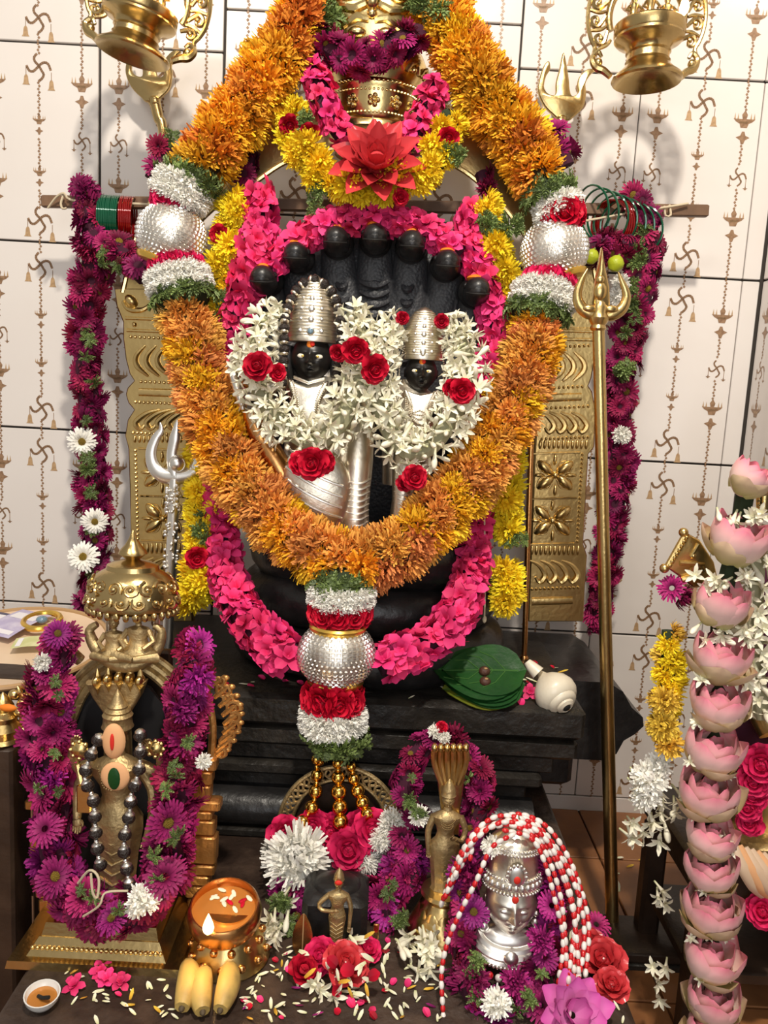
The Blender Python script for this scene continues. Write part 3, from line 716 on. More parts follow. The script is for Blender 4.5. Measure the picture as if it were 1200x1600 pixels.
# ================================================================== BRASS ARCH FRAME BEHIND THE IDOLS
YA = -0.16
arch = thing('brass_arch_frame', W(580, 980, -0.12), 'tall embossed brass arch frame standing behind the black serpent hood', 'arch frame')
def post(side):
    Lft = side < 0
    if Lft:
        edge = [(183, 452), (186, 480), (196, 505), (196, 530), (200, 562), (206, 585), (213, 595), (203, 605), (200, 616), (204, 630), (213, 640), (203, 655), (199, 680), (204, 700), (206, 760), (208, 850), (203, 866), (204, 905), (212, 968)]
        X = lambda d, y: 0; inner = [(305, 968), (300, 850), (298, 700), (292, 600), (285, 520), (282, 452)]
        ys = dict(b1=526, fl=(538, 590), b2=596, ob=(603, 622), b3=628, cu=(638, 672), b4=676, fb=(680, 692), p1=(704, 772), p2=(778, 842), fb2=(848, 866), cu2=(870, 908), b5=914, ob2=(922, 944))
    else:
        edge = [(933, 512), (928, 537), (927, 560), (922, 590), (917, 603), (923, 612), (928, 640), (926, 698), (917, 709), (913, 780), (909, 848), (915, 866), (912, 908), (909, 968)]
        inner = [(822, 968), (826, 850), (832, 700), (838, 600), (842, 512)]
        ys = dict(b1=540, fl=(548, 598), b2=604, ob=(610, 630), b3=635, cu=(642, 678), b4=683, fb=(687, 702), p1=(710, 775), p2=(781, 846), fb2=(852, 868), cu2=(874, 912), b5=918, ob2=(926, 950))
    def ex(y):
        for (x0, y0), (x1, y1) in zip(edge, edge[1:]):
            if y0 <= y <= y1: return x0 + (x1 - x0) * (y - y0) / max(1e-6, y1 - y0)
        return edge[-1][0]
    Q = lambda d, y: ex(y) + (d if Lft else -d)
    o = edge + inner
    pm = MB(); pm.plate(outline(o, YA + 0.02), 0.02, 0.004)
    p = pm.build('post', M['brass'], arch)
    Yf = YA - 0.001; sg = 1 if Lft else -1; s = S(YA, 700)
    for k in ('b1', 'b2', 'b3', 'b4', 'b5'): m = MB(); bead_row(m, [W(Q(8, ys[k]), ys[k], Yf), W(Q(80, ys[k]), ys[k] + 3, Yf)], 2.6 * s, 6.5 * s); m.build('bead_row', M['brass'], p)
    m = MB(); bead_row(m, [W(Q(7, ys['p1'][0]), ys['p1'][0], Yf), W(Q(7, ys['p2'][1]), ys['p2'][1], Yf)], 2.6 * s, 6.8 * s); m.build('bead_border', M['brass'], p)
    for a, b in (ys['p1'], ys['p2']):
        m = MB(); c = (a + b) / 2; cx = Q(48, c)
        for ang in (40, 140, 220, 320): 
            relief(m, cx + 20 * math.cos(math.radians(ang)), c - 18 * math.sin(math.radians(ang)), Yf, 32, 15, ang, 0.5)
            pxtube(m, [(cx + 8 * math.cos(math.radians(ang - 24)), c - 8 * math.sin(math.radians(ang - 24)), Yf), (cx + 24 * math.cos(math.radians(ang - 26)), c - 22 * math.sin(math.radians(ang - 26)), Yf), (cx + 35 * math.cos(math.radians(ang)), c - 31 * math.sin(math.radians(ang)), Yf), (cx + 24 * math.cos(math.radians(ang + 26)), c - 22 * math.sin(math.radians(ang + 26)), Yf), (cx + 8 * math.cos(math.radians(ang + 24)), c - 8 * math.sin(math.radians(ang + 24)), Yf)], 1.4)
        for ang in (0, 90, 180, 270): relief(m, cx + 25 * math.cos(math.radians(ang)), c - 24 * math.sin(math.radians(ang)), Yf, 18, 6, ang, 0.6)
        relief(m, cx, c, Yf, 11, 11, 0, 0.6)
        m.build('flower_panel', M['brass'], p)
        for yy in (a - 3, b + 3): m = MB(); pxtube(m, [(Q(12, yy), yy, Yf), (Q(85, yy), yy + 2, Yf)], 1.6); m.build('panel_border', M['brass'], p)
    for k in ('fl', 'cu', 'cu2'):
        a, b = ys[k]; m = MB(); h = b - a
        for q in range(4):
            d0 = 10 + 17 * q
            pxtube(m, [(Q(d0 + 20, a + 2), a + 2, Yf), (Q(d0 + 4, a + h * .35), a + h * .35, Yf), (Q(d0 + 2, a + h * .65), a + h * .65, Yf), (Q(d0 + 14, b - 2), b - 2, Yf)] if k == 'fl' else
                   [(Q(d0 + 26, a + 2), a + 2, Yf), (Q(d0 + 10, a + h * .25), a + h * .25, Yf), (Q(d0, a + h * .65), a + h * .65, Yf), (Q(d0 + 8, b - 2), b - 2, Yf), (Q(d0 + 15, b - h * .28), b - h * .28, Yf)], [1.5, 4.2, 5.0, 2.0], 7)
        m.build('curled_leaves', M['brass'], p)
    for k in ('ob', 'ob2'):
        a, b = ys[k]; m = MB(); c = (a + b) / 2
        pxtube(m, [(Q(16, c), c, Yf), (Q(80, c), c + 2, Yf)], [6, 6.5], 8, 0.6); m.build('oblong_boss', M['brass'], p)
    for k in ('fb', 'fb2'):
        a, b = ys[k]; m = MB()
        for q in range(11): relief(m, Q(10 + 7.2 * q, (a + b) / 2), (a + b) / 2, Yf, b - a, 5.5, 90, 0.5)
        m.build('fluted_band', M['brass'], p)
    m = MB(); a = edge[0][1]
    if Lft:
        pxtube(m, [(192, 470, Yf), (200, 482, Yf), (222, 484, Yf), (240, 474, Yf), (250, 486, Yf), (262, 488, Yf)], [3, 5, 3, 4, 2], 7)
        relief(m, 205, 470, Yf, 24, 16, -40, 0.5); pxtube(m, [(196, 497, Yf), (280, 500, Yf)], 2.5); pxtube(m, [(198, 516, Yf), (280, 519, Yf)], 2.5); relief(m, 210, 507, Yf, 8, 8, 0, .5)
    else:
        pxtube(m, [(928, 518, Yf), (845, 516, Yf)], 2.5); pxtube(m, [(926, 531, Yf), (845, 529, Yf)], 2.5)
    m.build('capital_scroll', M['brass'], p)
post(-1); post(1)
# the arch band
m = MB()
mid = [(232, 470), (262, 360), (310, 300), (375, 258), (450, 214), (583, 190), (715, 222), (792, 278), (850, 350), (888, 430), (892, 525)]
pp = wpath([(x, y, YA + 0.02) for x, y in mid], 0.02); s = S(YA, 300); out = []; inn = []
for i in range(len(pp)):
    tg = (pp[min(i + 1, len(pp) - 1)] - pp[max(i - 1, 0)]).normalized(); n_ = Vector((-tg.z, 0, tg.x))
    out.append(pp[i] + n_ * 38 * s); inn.append(pp[i] - n_ * 38 * s)
m.plate(out + inn[::-1], 0.018, 0.003); m.build('arch_band', M['brass'], arch)
m = MB(); 
for lst in (out, inn): m.tube([p + Vector((0, -0.018, 0)) for p in lst], 4 * s, 7)
m.build('arch_rim', M['brass_bright'], arch)
# crest: embossed crown-like bowl and a wide-mouthed mask above
cr0 = W(583, 212, -0.16); s = S(-0.2, 150)
m = MB()
m.lathe(cr0, [(58 * s, 0), (62 * s, 2 * s), (62 * s, 10 * s), (60 * s, 12 * s), (64 * s, 16 * s), (68 * s, 40 * s), (70 * s, 58 * s), (73 * s, 61 * s), (73 * s, 66 * s), (70 * s, 69 * s), (76 * s, 80 * s), (82 * s, 100 * s), (74 * s, 118 * s), (60 * s, 128 * s), (50 * s, 130 * s)], 40, sy=0.8)
crest = m.build('crest_bowl', M['brass_bright'], arch)
def crest_pt(az, z, r): return cr0 + Vector((r * s * math.sin(az), -r * s * math.cos(az) * 0.8, z * s))
m = MB()
for z, r in ((20, 65), (52, 69.5), (64, 74)):
    for k in range(-14, 15): m.ell(crest_pt(k * 0.095, z, r), 2.2 * s, 6, 5)
m.build('bead_band', M['brass_bright'], crest)
for k in range(-2, 3):
    m = MB(); c = crest_pt(k * 0.52, 36, 68)
    for q in range(5): a = q * 2 * PI / 5; m.ell(crest_pt(k * 0.52 + 0.095 * math.cos(a), 36 + 7 * math.sin(a), 68.5), 4.2 * s, 7, 5)
    m.ell(crest_pt(k * 0.52, 36, 70), 3.6 * s, 7, 5); m.build('embossed_flower', M['brass_bright'], crest)
m = MB()
for k in range(-3, 4):
    a = k * 0.42; m.tube([crest_pt(a - 0.17, 82, 79), crest_pt(a - 0.1, 92, 82.5), crest_pt(a, 96, 84), crest_pt(a + 0.1, 92, 82.5), crest_pt(a + 0.17, 82, 79)], 3 * s, 6)
    m.ell(crest_pt(a, 86, 80), (5 * s, 4 * s, 5 * s), 8, 6)
m.build('scroll_band', M['brass_bright'], crest)
m = MB(); m.lathe(W(581, 214, -0.235), [(5 * s, 0), (4.5 * s, 8 * s), (3 * s, 20 * s), (0.5 * s, 30 * s)], 8); m.build('spike', M['silver'], crest)
# mask above
m = MB(); c = W(583, 30, -0.17)
m.ell(c, (88 * s, 46 * s, 74 * s), 28, 18)
mask = m.build('mask_crest', M['brass_bright'], arch)
m = MB(); f = lambda u, v, d: c + Vector((u * s, -d * s, v * s))
for sx in (-1, 1):
    m.ell(f(sx * 38, 20, 40), (17 * s, 12 * s, 14 * s), 12, 9); m.ell(f(sx * 38, 20, 50), (7 * s, 6 * s, 7 * s), 8, 6)
    m.tube([f(sx * 10, 2, 47), f(sx * 26, -6, 46), f(sx * 48, -2, 38), f(sx * 66, 12, 28)], [6 * s, 7 * s, 6 * s, 3 * s], 8)
    m.tube([f(sx * 4, -20, 46), f(sx * 22, -16, 45), f(sx * 42, -26, 37), f(sx * 60, -18, 28)], [5 * s, 7 * s, 6 * s, 4 * s], 8)
    m.ell(f(sx * 22, -36, 40), (14 * s, 8 * s, 8 * s), 10, 7)
m.ell(f(0, 8, 48), (13 * s, 12 * s, 16 * s), 12, 9); m.ell(f(0, -12, 46), (8 * s, 8 * s, 8 * s), 9, 7)
m.build('mask_features', M['brass_bright'], mask)

# ================================================================== BLACK STONE SERPENT HOOD AND COILS
hood = thing('serpent_hood', W(580, 1060, -0.3), 'black carved stone seven-headed serpent hood and coils behind the silver idols', 'statue')
YH = -0.215
ol = [(388, 470), (392, 425), (420, 405), (445, 385), (470, 372), (500, 352), (530, 345), (560, 350), (586, 345), (615, 352), (640, 352), (670, 372), (700, 385), (725, 412), (755, 430), (768, 470), (765, 540), (745, 620), (720, 720), (690, 860), (470, 860), (440, 720), (410, 620), (392, 540)]
m = MB(); m.plate(outline(ol, YH + 0.045), 0.045, 0.012); m.build('hood_body', M['stone_scale'], hood, True, 50)
heads = [(413, 440, 470, 640), (464, 404, 505, 620), (526, 380, 545, 600), (586, 376, 584, 600), (643, 386, 628, 600), (698, 416, 668, 620), (744, 458, 705, 640)]
scale_bump = M['stone_scale'].node_tree
_N = scale_bump.nodes; _vor = _N.new('ShaderNodeTexVoronoi'); _vor.inputs['Scale'].default_value = 190; _tc = _N.new('ShaderNodeTexCoord'); scale_bump.links.new(_tc.outputs['Object'], _vor.inputs['Vector'])
for n_ in _N:
    if n_.type == 'BUMP':
        scale_bump.links.new(_vor.outputs['Distance'], n_.inputs['Height']); n_.inputs['Strength'].default_value = 0.45; n_.inputs['Distance'].default_value = 0.002; n_.invert = True
for i, (hx, hy, bx, by) in enumerate(heads):
    s = S(YH - 0.05, hy)
    m = MB()
    pxtube(m, [(hx, hy - 8, YH - 0.02), (hx + (bx - hx) * .15, hy + 40, YH - 0.012), (hx + (bx - hx) * .5, (hy + by) / 2, YH - 0.014), (bx, by, YH - 0.016)], [24, 30, 36, 30], 14, 0.45)
    nk = m.build('neck', M['stone_scale'], hood)
    m = MB(); c = W(hx, hy, YH - 0.075)
    m.ell(c, (21 * s, 40 * s, 20 * s), 18, 12); m.ell(c + Vector((0, -0.018, 5 * s)), (19 * s, 24 * s, 17 * s), 16, 10)
    m.ell(c + Vector((0, 0.028, 4 * s)), (26 * s, 40 * s, 25 * s), 16, 10)
    for sx in (-1, 1): m.ell(c + Vector((sx * 17 * s, -0.012, 9 * s)), (5 * s, 6 * s, 5 * s), 8, 6)
    hd = m.build('head', M['stone'], hood)
    m = MB(); m.tube([c + Vector((-17 * s, -0.034, -4 * s)), c + Vector((-9 * s, -0.047, -6 * s)), c + Vector((0, -0.050, -6.5 * s)), c + Vector((9 * s, -0.047, -6 * s)), c + Vector((17 * s, -0.034, -4 * s))], 1.1 * s, 6); m.build('mouth', M['black'], hd)
    m = MB(); m.ell(c + Vector((rnd.uniform(-4, 4) * s, -0.002, 21 * s)), (13 * s, 20 * s, 6 * s), 10, 6); m.build('kumkum_mark', M['orange_paint'], hd)
    m = MB(); n_p = 9 if i == 3 else 6
    if i not in (2, 3, 4): continue
    for k in range(n_p):
        f = 0.30 + 0.62 * k / n_p; x = hx + (bx - hx) * (0.15 + 0.85 * f) ; y = hy + (by - hy) * f
        wd = (25 if i == 3 else 9) * (0.8 + 0.3 * f); yy = YH - (0.036 if i == 3 else .033)
        pxtube(m, [(x - wd, y - 4, yy + 0.006), (x - wd * .5, y + 1, yy), (x, y + 2, yy - 0.002), (x + wd * .5, y + 1, yy), (x + wd, y - 4, yy + 0.006)], [3, 7.5, 3], 8, 0.8)
    m.build('belly_plates', M['stone_scale'], nk)
for k, (py, rx, rr, yc) in enumerate(((885, 165, 40, -0.26), (955, 180, 42, -0.27), (1028, 192, 40, -0.28))):
    c = W(572, py, -0.42); s = S(-0.42, py); m = MB(); c = Vector((c.x, yc, c.z)); pts = []
    for q in range(48):
        a = 2 * PI * q / 48; pts.append(c + Vector((rx * s * math.cos(a), 0.155 * math.sin(a), 0.006 * math.sin(3 * a + k))))
    m.tube(pts, rr * s, 16, closed=True); m.build('coil', M['stone'], hood)
m = MB(); c = W(572, 960, -0.3); m.lathe((c.x, -0.27, 0.445), [(0.15, 0), (0.15, 0.22)], 28, sy=0.7); m.build('coil_core', M['stone'], hood)

# ================================================================== SILVER-CLAD IDOLS
def crown(mb, base, prof, seg=32, tilt=(0, 0, 1)): mb.lathe(base, prof, seg, axis=tilt, sy=0.95)
def idol(name, label, cx, cy, Y, sc, female):
    """cx, cy: face centre in px; sc: 1 px of the male idol in px"""
    s = S(Y, cy) * sc; t = thing(name, W(cx + 30, 860, Y + 0.05), label, 'idol', 'silver-clad idols on the coils')
    c = W(cx, cy, Y); f = lambda u, v, d=0: c + Vector((u * s, -d * s, v * s))
    hd = head_shape(c + Vector((0, 0, -2 * s)), 39 * s, 0.86, 0.86); head = hd.build('head', M['stone_face'], t)
    for sx in (-1, 1):
        m = MB(); m.ell(f(sx * 11.5, 2, 27.6), (8.4 * s, 3.4 * s, 4.4 * s), 12, 8); e = m.build('eye', M['eye_white'], head)
        m = MB(); m.ell(f(sx * 11.5 + 0.6, 2, 30.6), (2.4 * s, 1.0 * s, 2.2 * s), 9, 6); m.build('pupil', M['gold_foil'], e)
    m = MB(); m.ell(f(0, 20, 28), (6 * s, 3 * s, 7.5 * s), 10, 7); m.build('forehead_mark', M['orange_paint'], head)
    m = MB(); m.ell(f(3, 21, 30), (4 * s, 2 * s, 4.5 * s), 8, 6); m.build('red_mark', M['red_paint'], head)
    if not female:
        m = MB(); m.tube([f(-36, 18, 0), f(-38, -5, 2), f(-35, -28, 0), f(-30, -40, -4)], [7 * s, 10 * s, 9 * s, 4 * s], 9); m.build('hair', M['stone'], head); m = MB(); m.tube([f(36, 18, 0), f(37, -5, 2), f(34, -24, 0)], [7 * s, 9 * s, 4 * s], 9); m.build('hair', M['stone'], head)
    # crown
    m = MB(); z0 = 24
    if not female: pr = [(33, 0), (40, 1), (41, 5), (39, 9), (38.5, 18), (38, 30), (37, 42), (36, 52), (35.5, 60), (32, 66), (29, 70), (28, 76), (24, 81), (19, 85), (18, 90), (12, 95), (11, 100), (6, 104), (0.5, 107)]
    else: pr = [(35, 0), (42, 1), (43, 5), (42, 10), (42, 24), (41, 38), (40, 50), (38, 62), (34, 74), (29, 84), (22, 94), (15, 101), (7, 106), (0.5, 108)]
    cb = f(0, z0, -2); m.lathe(cb, [(r * s, h * s) for r, h in pr], 36, sy=0.92); cw = m.build('crown', M['silver'], t)
    m = MB()
    def rad(h):
        for (r0, h0), (r1, h1) in zip(pr, pr[1:]):
            if h0 <= h <= h1: return r0 + (r1 - r0) * (h - h0) / max(1e-6, h1 - h0)
        return 1
    for h in range(10, 96, 5):
        R_ = rad(h) + 0.3
        m.tube([cb + Vector((R_ * s * math.sin(a), -0.92 * R_ * s * math.cos(a), (h + 1.5 * math.cos(a)) * s)) for a in [q * 2 * PI / 28 for q in range(28)]], 1.25 * s, 5, closed=True)
    m.build('crown_ridges', M['silver'], cw)
    m = MB()
    for h, q in ((16, 6.5), (34, 5), (50, 5.5), (66, 4.5), (82, 3.5)):
        m.ell(cb + Vector((0, -0.92 * (rad(h) + 1) * s, h * s)), (q * s, 2.6 * s, q * s), 10, 7)
        for sx in (-1, 1): m.ell(cb + Vector((sx * 0.42 * rad(h) * s, -0.85 * (rad(h) + 1) * s, (h + 1) * s)), (q * .6 * s, 2.4 * s, q * .6 * s), 8, 6)
    m.build('crown_bosses', M['silver_white'], cw)
    m = MB(); h = 16 if not female else 12
    m.ell(cb + Vector((0.0, -0.92 * (rad(h) + 3.4) * s, h * s)), (4.2 * s, 2.2 * s, 4.8 * s), 10, 7); m.build('crown_stone', M['gem'] if not female else M['silver_white'], cw)
    # body: one continuous silver sheath (robe, torso, shoulders, arms)
    m = MB()
    if not female:
        m.lathe(f(18, -275, -12), [(52 * s, 0), (56 * s, 40 * s), (60 * s, 90 * s), (58 * s, 140 * s), (48 * s, 175 * s), (52 * s, 205 * s), (60 * s, 228 * s), (40 * s, 240 * s), (24 * s, 248 * s), (20 * s, 262 * s)], 30, sy=0.62)
        m.tube([f(-40, -30, 6), f(-70, -55, 8), f(-98, -40, 14), f(-106, 5, 20)], [17 * s, 17 * s, 14 * s, 9 * s], 12)
        m.tube([f(62, -30, 6), f(84, -80, 14), f(72, -130, 26)], [17 * s, 15 * s, 11 * s], 12)
    else:
        m.lathe(f(-20, -235, -12), [(48 * s, 0), (52 * s, 60 * s), (52 * s, 110 * s), (44 * s, 150 * s), (46 * s, 180 * s), (50 * s, 192 * s), (36 * s, 202 * s), (22 * s, 210 * s), (18 * s, 220 * s)], 30, sy=0.62)
        m.tube([f(-40, -42, 6), f(-58, -80, 16), f(-50, -120, 26)], [15 * s, 13 * s, 10 * s], 12)
        m.tube([f(40, -42, 6), f(56, -80, 16), f(30, -105, 30)], [15 * s, 13 * s, 9 * s], 12)
    m.build('body', M['silver'], t)
    # breastplate with bead edging
    m = MB(); w0 = 31 if not female else 34
    op = [f(-w0, -34, 30), f(-w0 * .98, -46, 36), f(-w0 * .60, -72, 41), f(-w0 * .52, -100, 41), f(0, -112, 42), f(w0 * .52, -100, 41), f(w0 * .60, -72, 41), f(w0 * .98, -46, 36), f(w0, -34, 30), f(w0 * .5, -42, 36), f(0, -46, 38), f(-w0 * .5, -42, 36)]
    m.plate(op, 7 * s, 6 * s); bp = m.build('breastplate', M['silver'], t, True, 70)
    m = MB()
    for off in (0, 5):
        bead_row(m, [f(-w0 + 2 + off, -38, 39 + off * .3), f(-w0 * .62 + off, -66, 47), f(-w0 * .5 + off, -98, 47), f(0, -108 + off, 48), f(w0 * .5 - off, -98, 47), f(w0 * .62 - off, -66, 47), f(w0 - 2 - off, -38, 39 + off * .3)], 1.5 * s, 3.3 * s)
    m.build('bead_edging', M['silver'], bp)
    m = MB()
    if female:
        for k in range(4): bead_row(m, [f(-30 + 4 * k, -42 - 3 * k, 36), f(-26 + 3 * k, -75 - 2 * k, 50), f(0, -104 + 9 * k, 52), f(26 - 3 * k, -75 - 2 * k, 50), f(30 - 4 * k, -42 - 3 * k, 36)], 2.0 * s, 4.2 * s)
        m.build('necklace', M['silver'], t)
        m = MB()
        for sx in (-1, 1): bead_row(m, [f(sx * 38, 50, 18), f(sx * 45, 10, 20), f(sx * 43, -40, 34), f(sx * 36, -85, 46), f(sx * 30, -110, 44)], 2.0 * s, 4.4 * s)
        m.build('bead_fringe', M['silver'], t)
        for k in range(9):
            a = k * 2.4; m = MB(); m.ell(f(-4 + 15 * math.cos(a) * math.sqrt(k / 9), -124 + 8 * math.sin(a), 58), 5 * s, 8, 6); m.build('cluster_bead', M['bead_red'] if k % 3 else M['black'], t)
    else:
        for k in range(2): m.tube([f(-24, -33 + 3 * k, 28), f(0, -41 + 3 * k, 36), f(24, -33 + 3 * k, 28)], 1.6 * s, 6)
        m.build('collar', M['silver'], t)
    # draped silver legs with ribbed bands
    legs = ((-2, 64), (60, 84)) if not female else ((-46, -22), )
    for lx, tx in legs:
        m = MB(); ya = -80 if not female else -110
        m.tube([f(tx, ya, 8), f((lx + tx) / 2 + 10, ya - 80, 40), f(lx + 22, ya - 150, 46), f(lx + 22, ya - 200, 46)], [23 * s, 25 * s, 22 * s, 26 * s], 16); lg = m.build('leg', M['silver'], t)
        m = MB()
        for k in range(9):
            v = ya - 108 - 9.5 * k; uu = lx + 24
            m.tube([f(uu - 20, v + 5, 56), f(uu - 10, v, 66), f(uu, v - 1, 69), f(uu + 10, v, 66), f(uu + 20, v + 5, 56)], 1.7 * s, 6)
        m.build('ribbed_bands', M['silver_white'], lg)
    m = MB()
    if not female:
        for k in range(6): m.tube([f(-30 + 3 * k, -140 - 14 * k, 34), f(0 + 2 * k, -166 - 13 * k, 50), f(26, -185 - 10 * k, 52)], 2.4 * s, 6)
    else:
        for k in range(6): m.tube([f(-40, -150 - 12 * k, 34), f(-10, -160 - 12 * k, 44), f(22, -150 - 12 * k, 36)], 2.4 * s, 6)
    m.build('robe_folds', M['silver_white'], t)
    return t, c, s, f
idA, cA, sA, fA = idol('seated_idol', 'larger black-faced idol with tall ridged silver crown and dark bead string', 487, 560, -0.36, 0.98, False)
idB, cB, sB, fB = idol('seated_idol', 'smaller black-faced idol with pointed silver crown and bead fringe', 658, 582, -0.36, 0.76, True)
# extra silver ornament at the shoulder of the larger idol
m = MB(); pxtube(m, [(372, 545, -0.38), (364, 575, -0.39), (372, 610, -0.40), (380, 640, -0.40)], [6, 9, 8, 5], 9); pxtube(m, [(366, 548, -0.385), (374, 538, -0.385), (384, 545, -0.385)], [4, 4, 3], 7); m.build('shoulder_hook', M['silver_white'], idA)
m = MB(); pxtube(m, [(392, 640, -0.40), (405, 680, -0.40), (430, 720, -0.41), (470, 790, -0.42)], [14, 20, 20, 14], 12); m.build('sash', M['copper'], idA)
m = MB(); p = W(492, 770, -0.425); s = SP(p); m.ell(p, (58 * s, 0.022, 74 * s), 28, 18); ap = m.build('silver_apron', M['silver'], idA)
for k in range(7):
    m = MB(); d_ = 0.0225
    pts = []
    for q in range(7):
        u = -46 + 15 * q; v = 52 - 17 * k - 7 * q + 1.2 * (q - 3) ** 2 * .4
        rr = 1 - (u / 58) ** 2 - (v / 74) ** 2
        if rr > 0.02: pts.append(p + Vector((u * s, -d_ * math.sqrt(rr) - 0.0008, v * s)))
    if len(pts) > 2: m.tube(pts, 2.2 * s, 6); m.build('apron_fold', M['silver_white'], ap)
# dark beads with silver caps round the crown
bs = thing('rudraksha_bead_string', W(487, 640, -0.38), 'string of dark seed beads with silver caps looped over the tall crown', 'bead string')
bpts = wpath([(437, 640, -0.395), (440, 605, -0.40), (444, 560, -0.405), (444, 520, -0.40), (447, 490, -0.39), (458, 462, -0.375), (473, 444, -0.37), (489, 437, -0.37), (508, 445, -0.37), (522, 462, -0.375), (531, 492, -0.39), (533, 525, -0.40), (530, 560, -0.405), (524, 595, -0.41), (514, 625, -0.415)], 0.004)
acc = arc_samples(bpts); n = 26
for k in range(n):
    p, tg = along(bpts, acc, acc[-1] * (k + .5) / n); s = SP(p)
    m = MB(); m.ell(p, (8.5 * s, 8.5 * s, 7 * s), 12, 8, R=frame_to(tg).to_3x3()); b = m.build('seed_bead', M['rudraksha'], bs)
    m = MB(); m.ell(p - tg * 6.0 * s, (7.2 * s, 7.2 * s, 4 * s), 10, 7, R=frame_to(tg).to_3x3()); m.build('silver_cap', M['silver'], b)
# ================================================================== STUDDED SILVER BALLS
def studded_ball():
    mb = MB(); rows, cols = 22, 46; vs = []; fs = []
    def P(ph, a, r): return Vector((r * math.cos(ph) * math.cos(a), r * math.cos(ph) * math.sin(a), r * math.sin(ph)))
    mb.ell((0, 0, 0), 0.955, 32, 20)
    for k in range(rows):
        p0 = -PI / 2 * 0.9 + PI * 0.9 * k / rows; p1 = -PI / 2 * 0.9 + PI * 0.9 * (k + 1) / rows; pm = (p0 + p1) / 2
        n = max(8, int(cols * math.cos(pm))); off = 0.5 * (k % 2)
        for i in range(n):
            a0 = 2 * PI * (i + off + .06) / n; a1 = 2 * PI * (i + off + .94) / n; dp = (p1 - p0) * 0.06; da = (a1 - a0)
            b = [P(p0 + dp, a0, .95), P(p0 + dp, a1, .95), P(p1 - dp, a1, .95), P(p1 - dp, a0, .95)]
            q0 = p0 + (p1 - p0) * .3; q1 = p1 - (p1 - p0) * .3
            t = [P(q0, a0 + da * .25, 1.0), P(q0, a1 - da * .25, 1.0), P(q1, a1 - da * .25, 1.0), P(q1, a0 + da * .25, 1.0)]
            mb.add(b + t, [(0, 1, 5, 4), (1, 2, 6, 5), (2, 3, 7, 6), (3, 0, 4, 7), (4, 5, 6, 7)])
    return mb.mesh('studded_ball', M['silver_white'], False)
BALL = studded_ball()
gr = MB(); gr.lathe((0, 0, 0), [(.48, -.13), (.64, -.11), (.70, -.04), (.71, .04), (.66, .10), (.48, .12)], 28); GOLDRING = gr.mesh('gold_ring', M['gold_foil'])
def ball(parent, p, axis, r, sz=1.0, up=True, down=True):
    Mx = Matrix.Translation(p) @ frame_to(axis) @ Matrix.Diagonal((r, r, r * sz, 1))
    o = link('silver_ball', BALL, Mx, parent)
    for d, on in ((1, up), (-1, down)):
        if on: link('gold_ring', GOLDRING, Matrix.Translation(p + axis.normalized() * (d * r * sz * 0.80)) @ frame_to(axis) @ Matrix.Diagonal((r * 1.02, r * 1.02, r * .9, 1)), o)
    return o

# ================================================================== THE BIG ORANGE GARLAND
og = thing('orange_chrysanthemum_garland', W(525, 1380, -0.6), 'thick orange chrysanthemum garland with three studded silver balls and a tassel', 'garland')
OK = [(ORANGE, 1.0)]
px = S(-0.24, 150); OSP = 0.0066
strand(og, [(497, -40, -0.18), (480, 15, -0.20), (440, 90, -0.235), (385, 165, -0.255), (340, 225, -0.27), (312, 272, -0.28)], [50 * px, 53 * px, 56 * px, 56 * px, 50 * px], OK, 32 * px, seed=1, sink=.68, spacing=OSP)
strand(og, [(672, -40, -0.18), (692, 30, -0.20), (735, 105, -0.235), (785, 185, -0.255), (822, 240, -0.265), (848, 285, -0.28)], [50 * px, 52 * px, 56 * px, 54 * px, 46 * px], OK, 32 * px, seed=2, sink=.68, spacing=OSP)
px = S(-0.4, 700)
strand(og, [(290, 488, -0.31), (310, 570, -0.34), (336, 662, -0.375), (382, 752, -0.42), (448, 830, -0.47), (528, 878, -0.505), (590, 874, -0.505), (668, 822, -0.475), (738, 742, -0.42), (790, 655, -0.375), (825, 570, -0.34), (842, 500, -0.31)],
       [50 * px, 53 * px, 55 * px, 55 * px, 52 * px, 54 * px, 54 * px, 53 * px, 47 * px], [(PEACH, 1)], 32 * px, seed=3, sink=.68, spacing=OSP)
def joint_seq(seq, ax):
    """(px, py, Y, kind, radius px, flower px, count, lean)"""
    for x, y, Y, kind, R, fr, n, lean in seq:
        p = W(x, y, Y); s = SP(p); ring(og, p, ax, R * s, kind, fr * s, n, lean, rows=2 if kind is WHITEM else 1, gap=fr * s * .7, back=-0.5)
        m = MB(); m.ell(p, (R * s * 0.98, R * s * 0.98, fr * s * 0.9), 12, 8, R=frame_to(ax).to_3x3()); m.build('band_core', M['core_white'] if kind is WHITEM else M['core_green'] if kind is SPRIG else M['core_dark'], og)
# left joint
a0, a1 = W(312, 272, -0.28), W(268, 370, -0.29); ax = (a0 - a1).normalized()
joint_seq([(300, 282, -0.285, SPRIG, 38, 26, 12, -0.3), (282, 300, -0.288, WHITEM, 36, 24, 12, -0.2), (270, 318, -0.29, ROSEP, 26, 20, 9, -0.2)], ax)
p = W(268, 370, -0.29); ball(og, p, ax + Vector((0.1, 0, 0.4)), 56 * SP(p), 0.94, False, True)
ax2 = (W(268, 370, -0.29) - W(295, 500, -0.315)).normalized()
joint_seq([(275, 416, -0.297, ROSEP, 36, 18, 12, .2), (280, 441, -0.30, WHITEM, 42, 22, 15, .1), (287, 464, -0.306, SPRIG, 44, 26, 15, .5)], ax2)
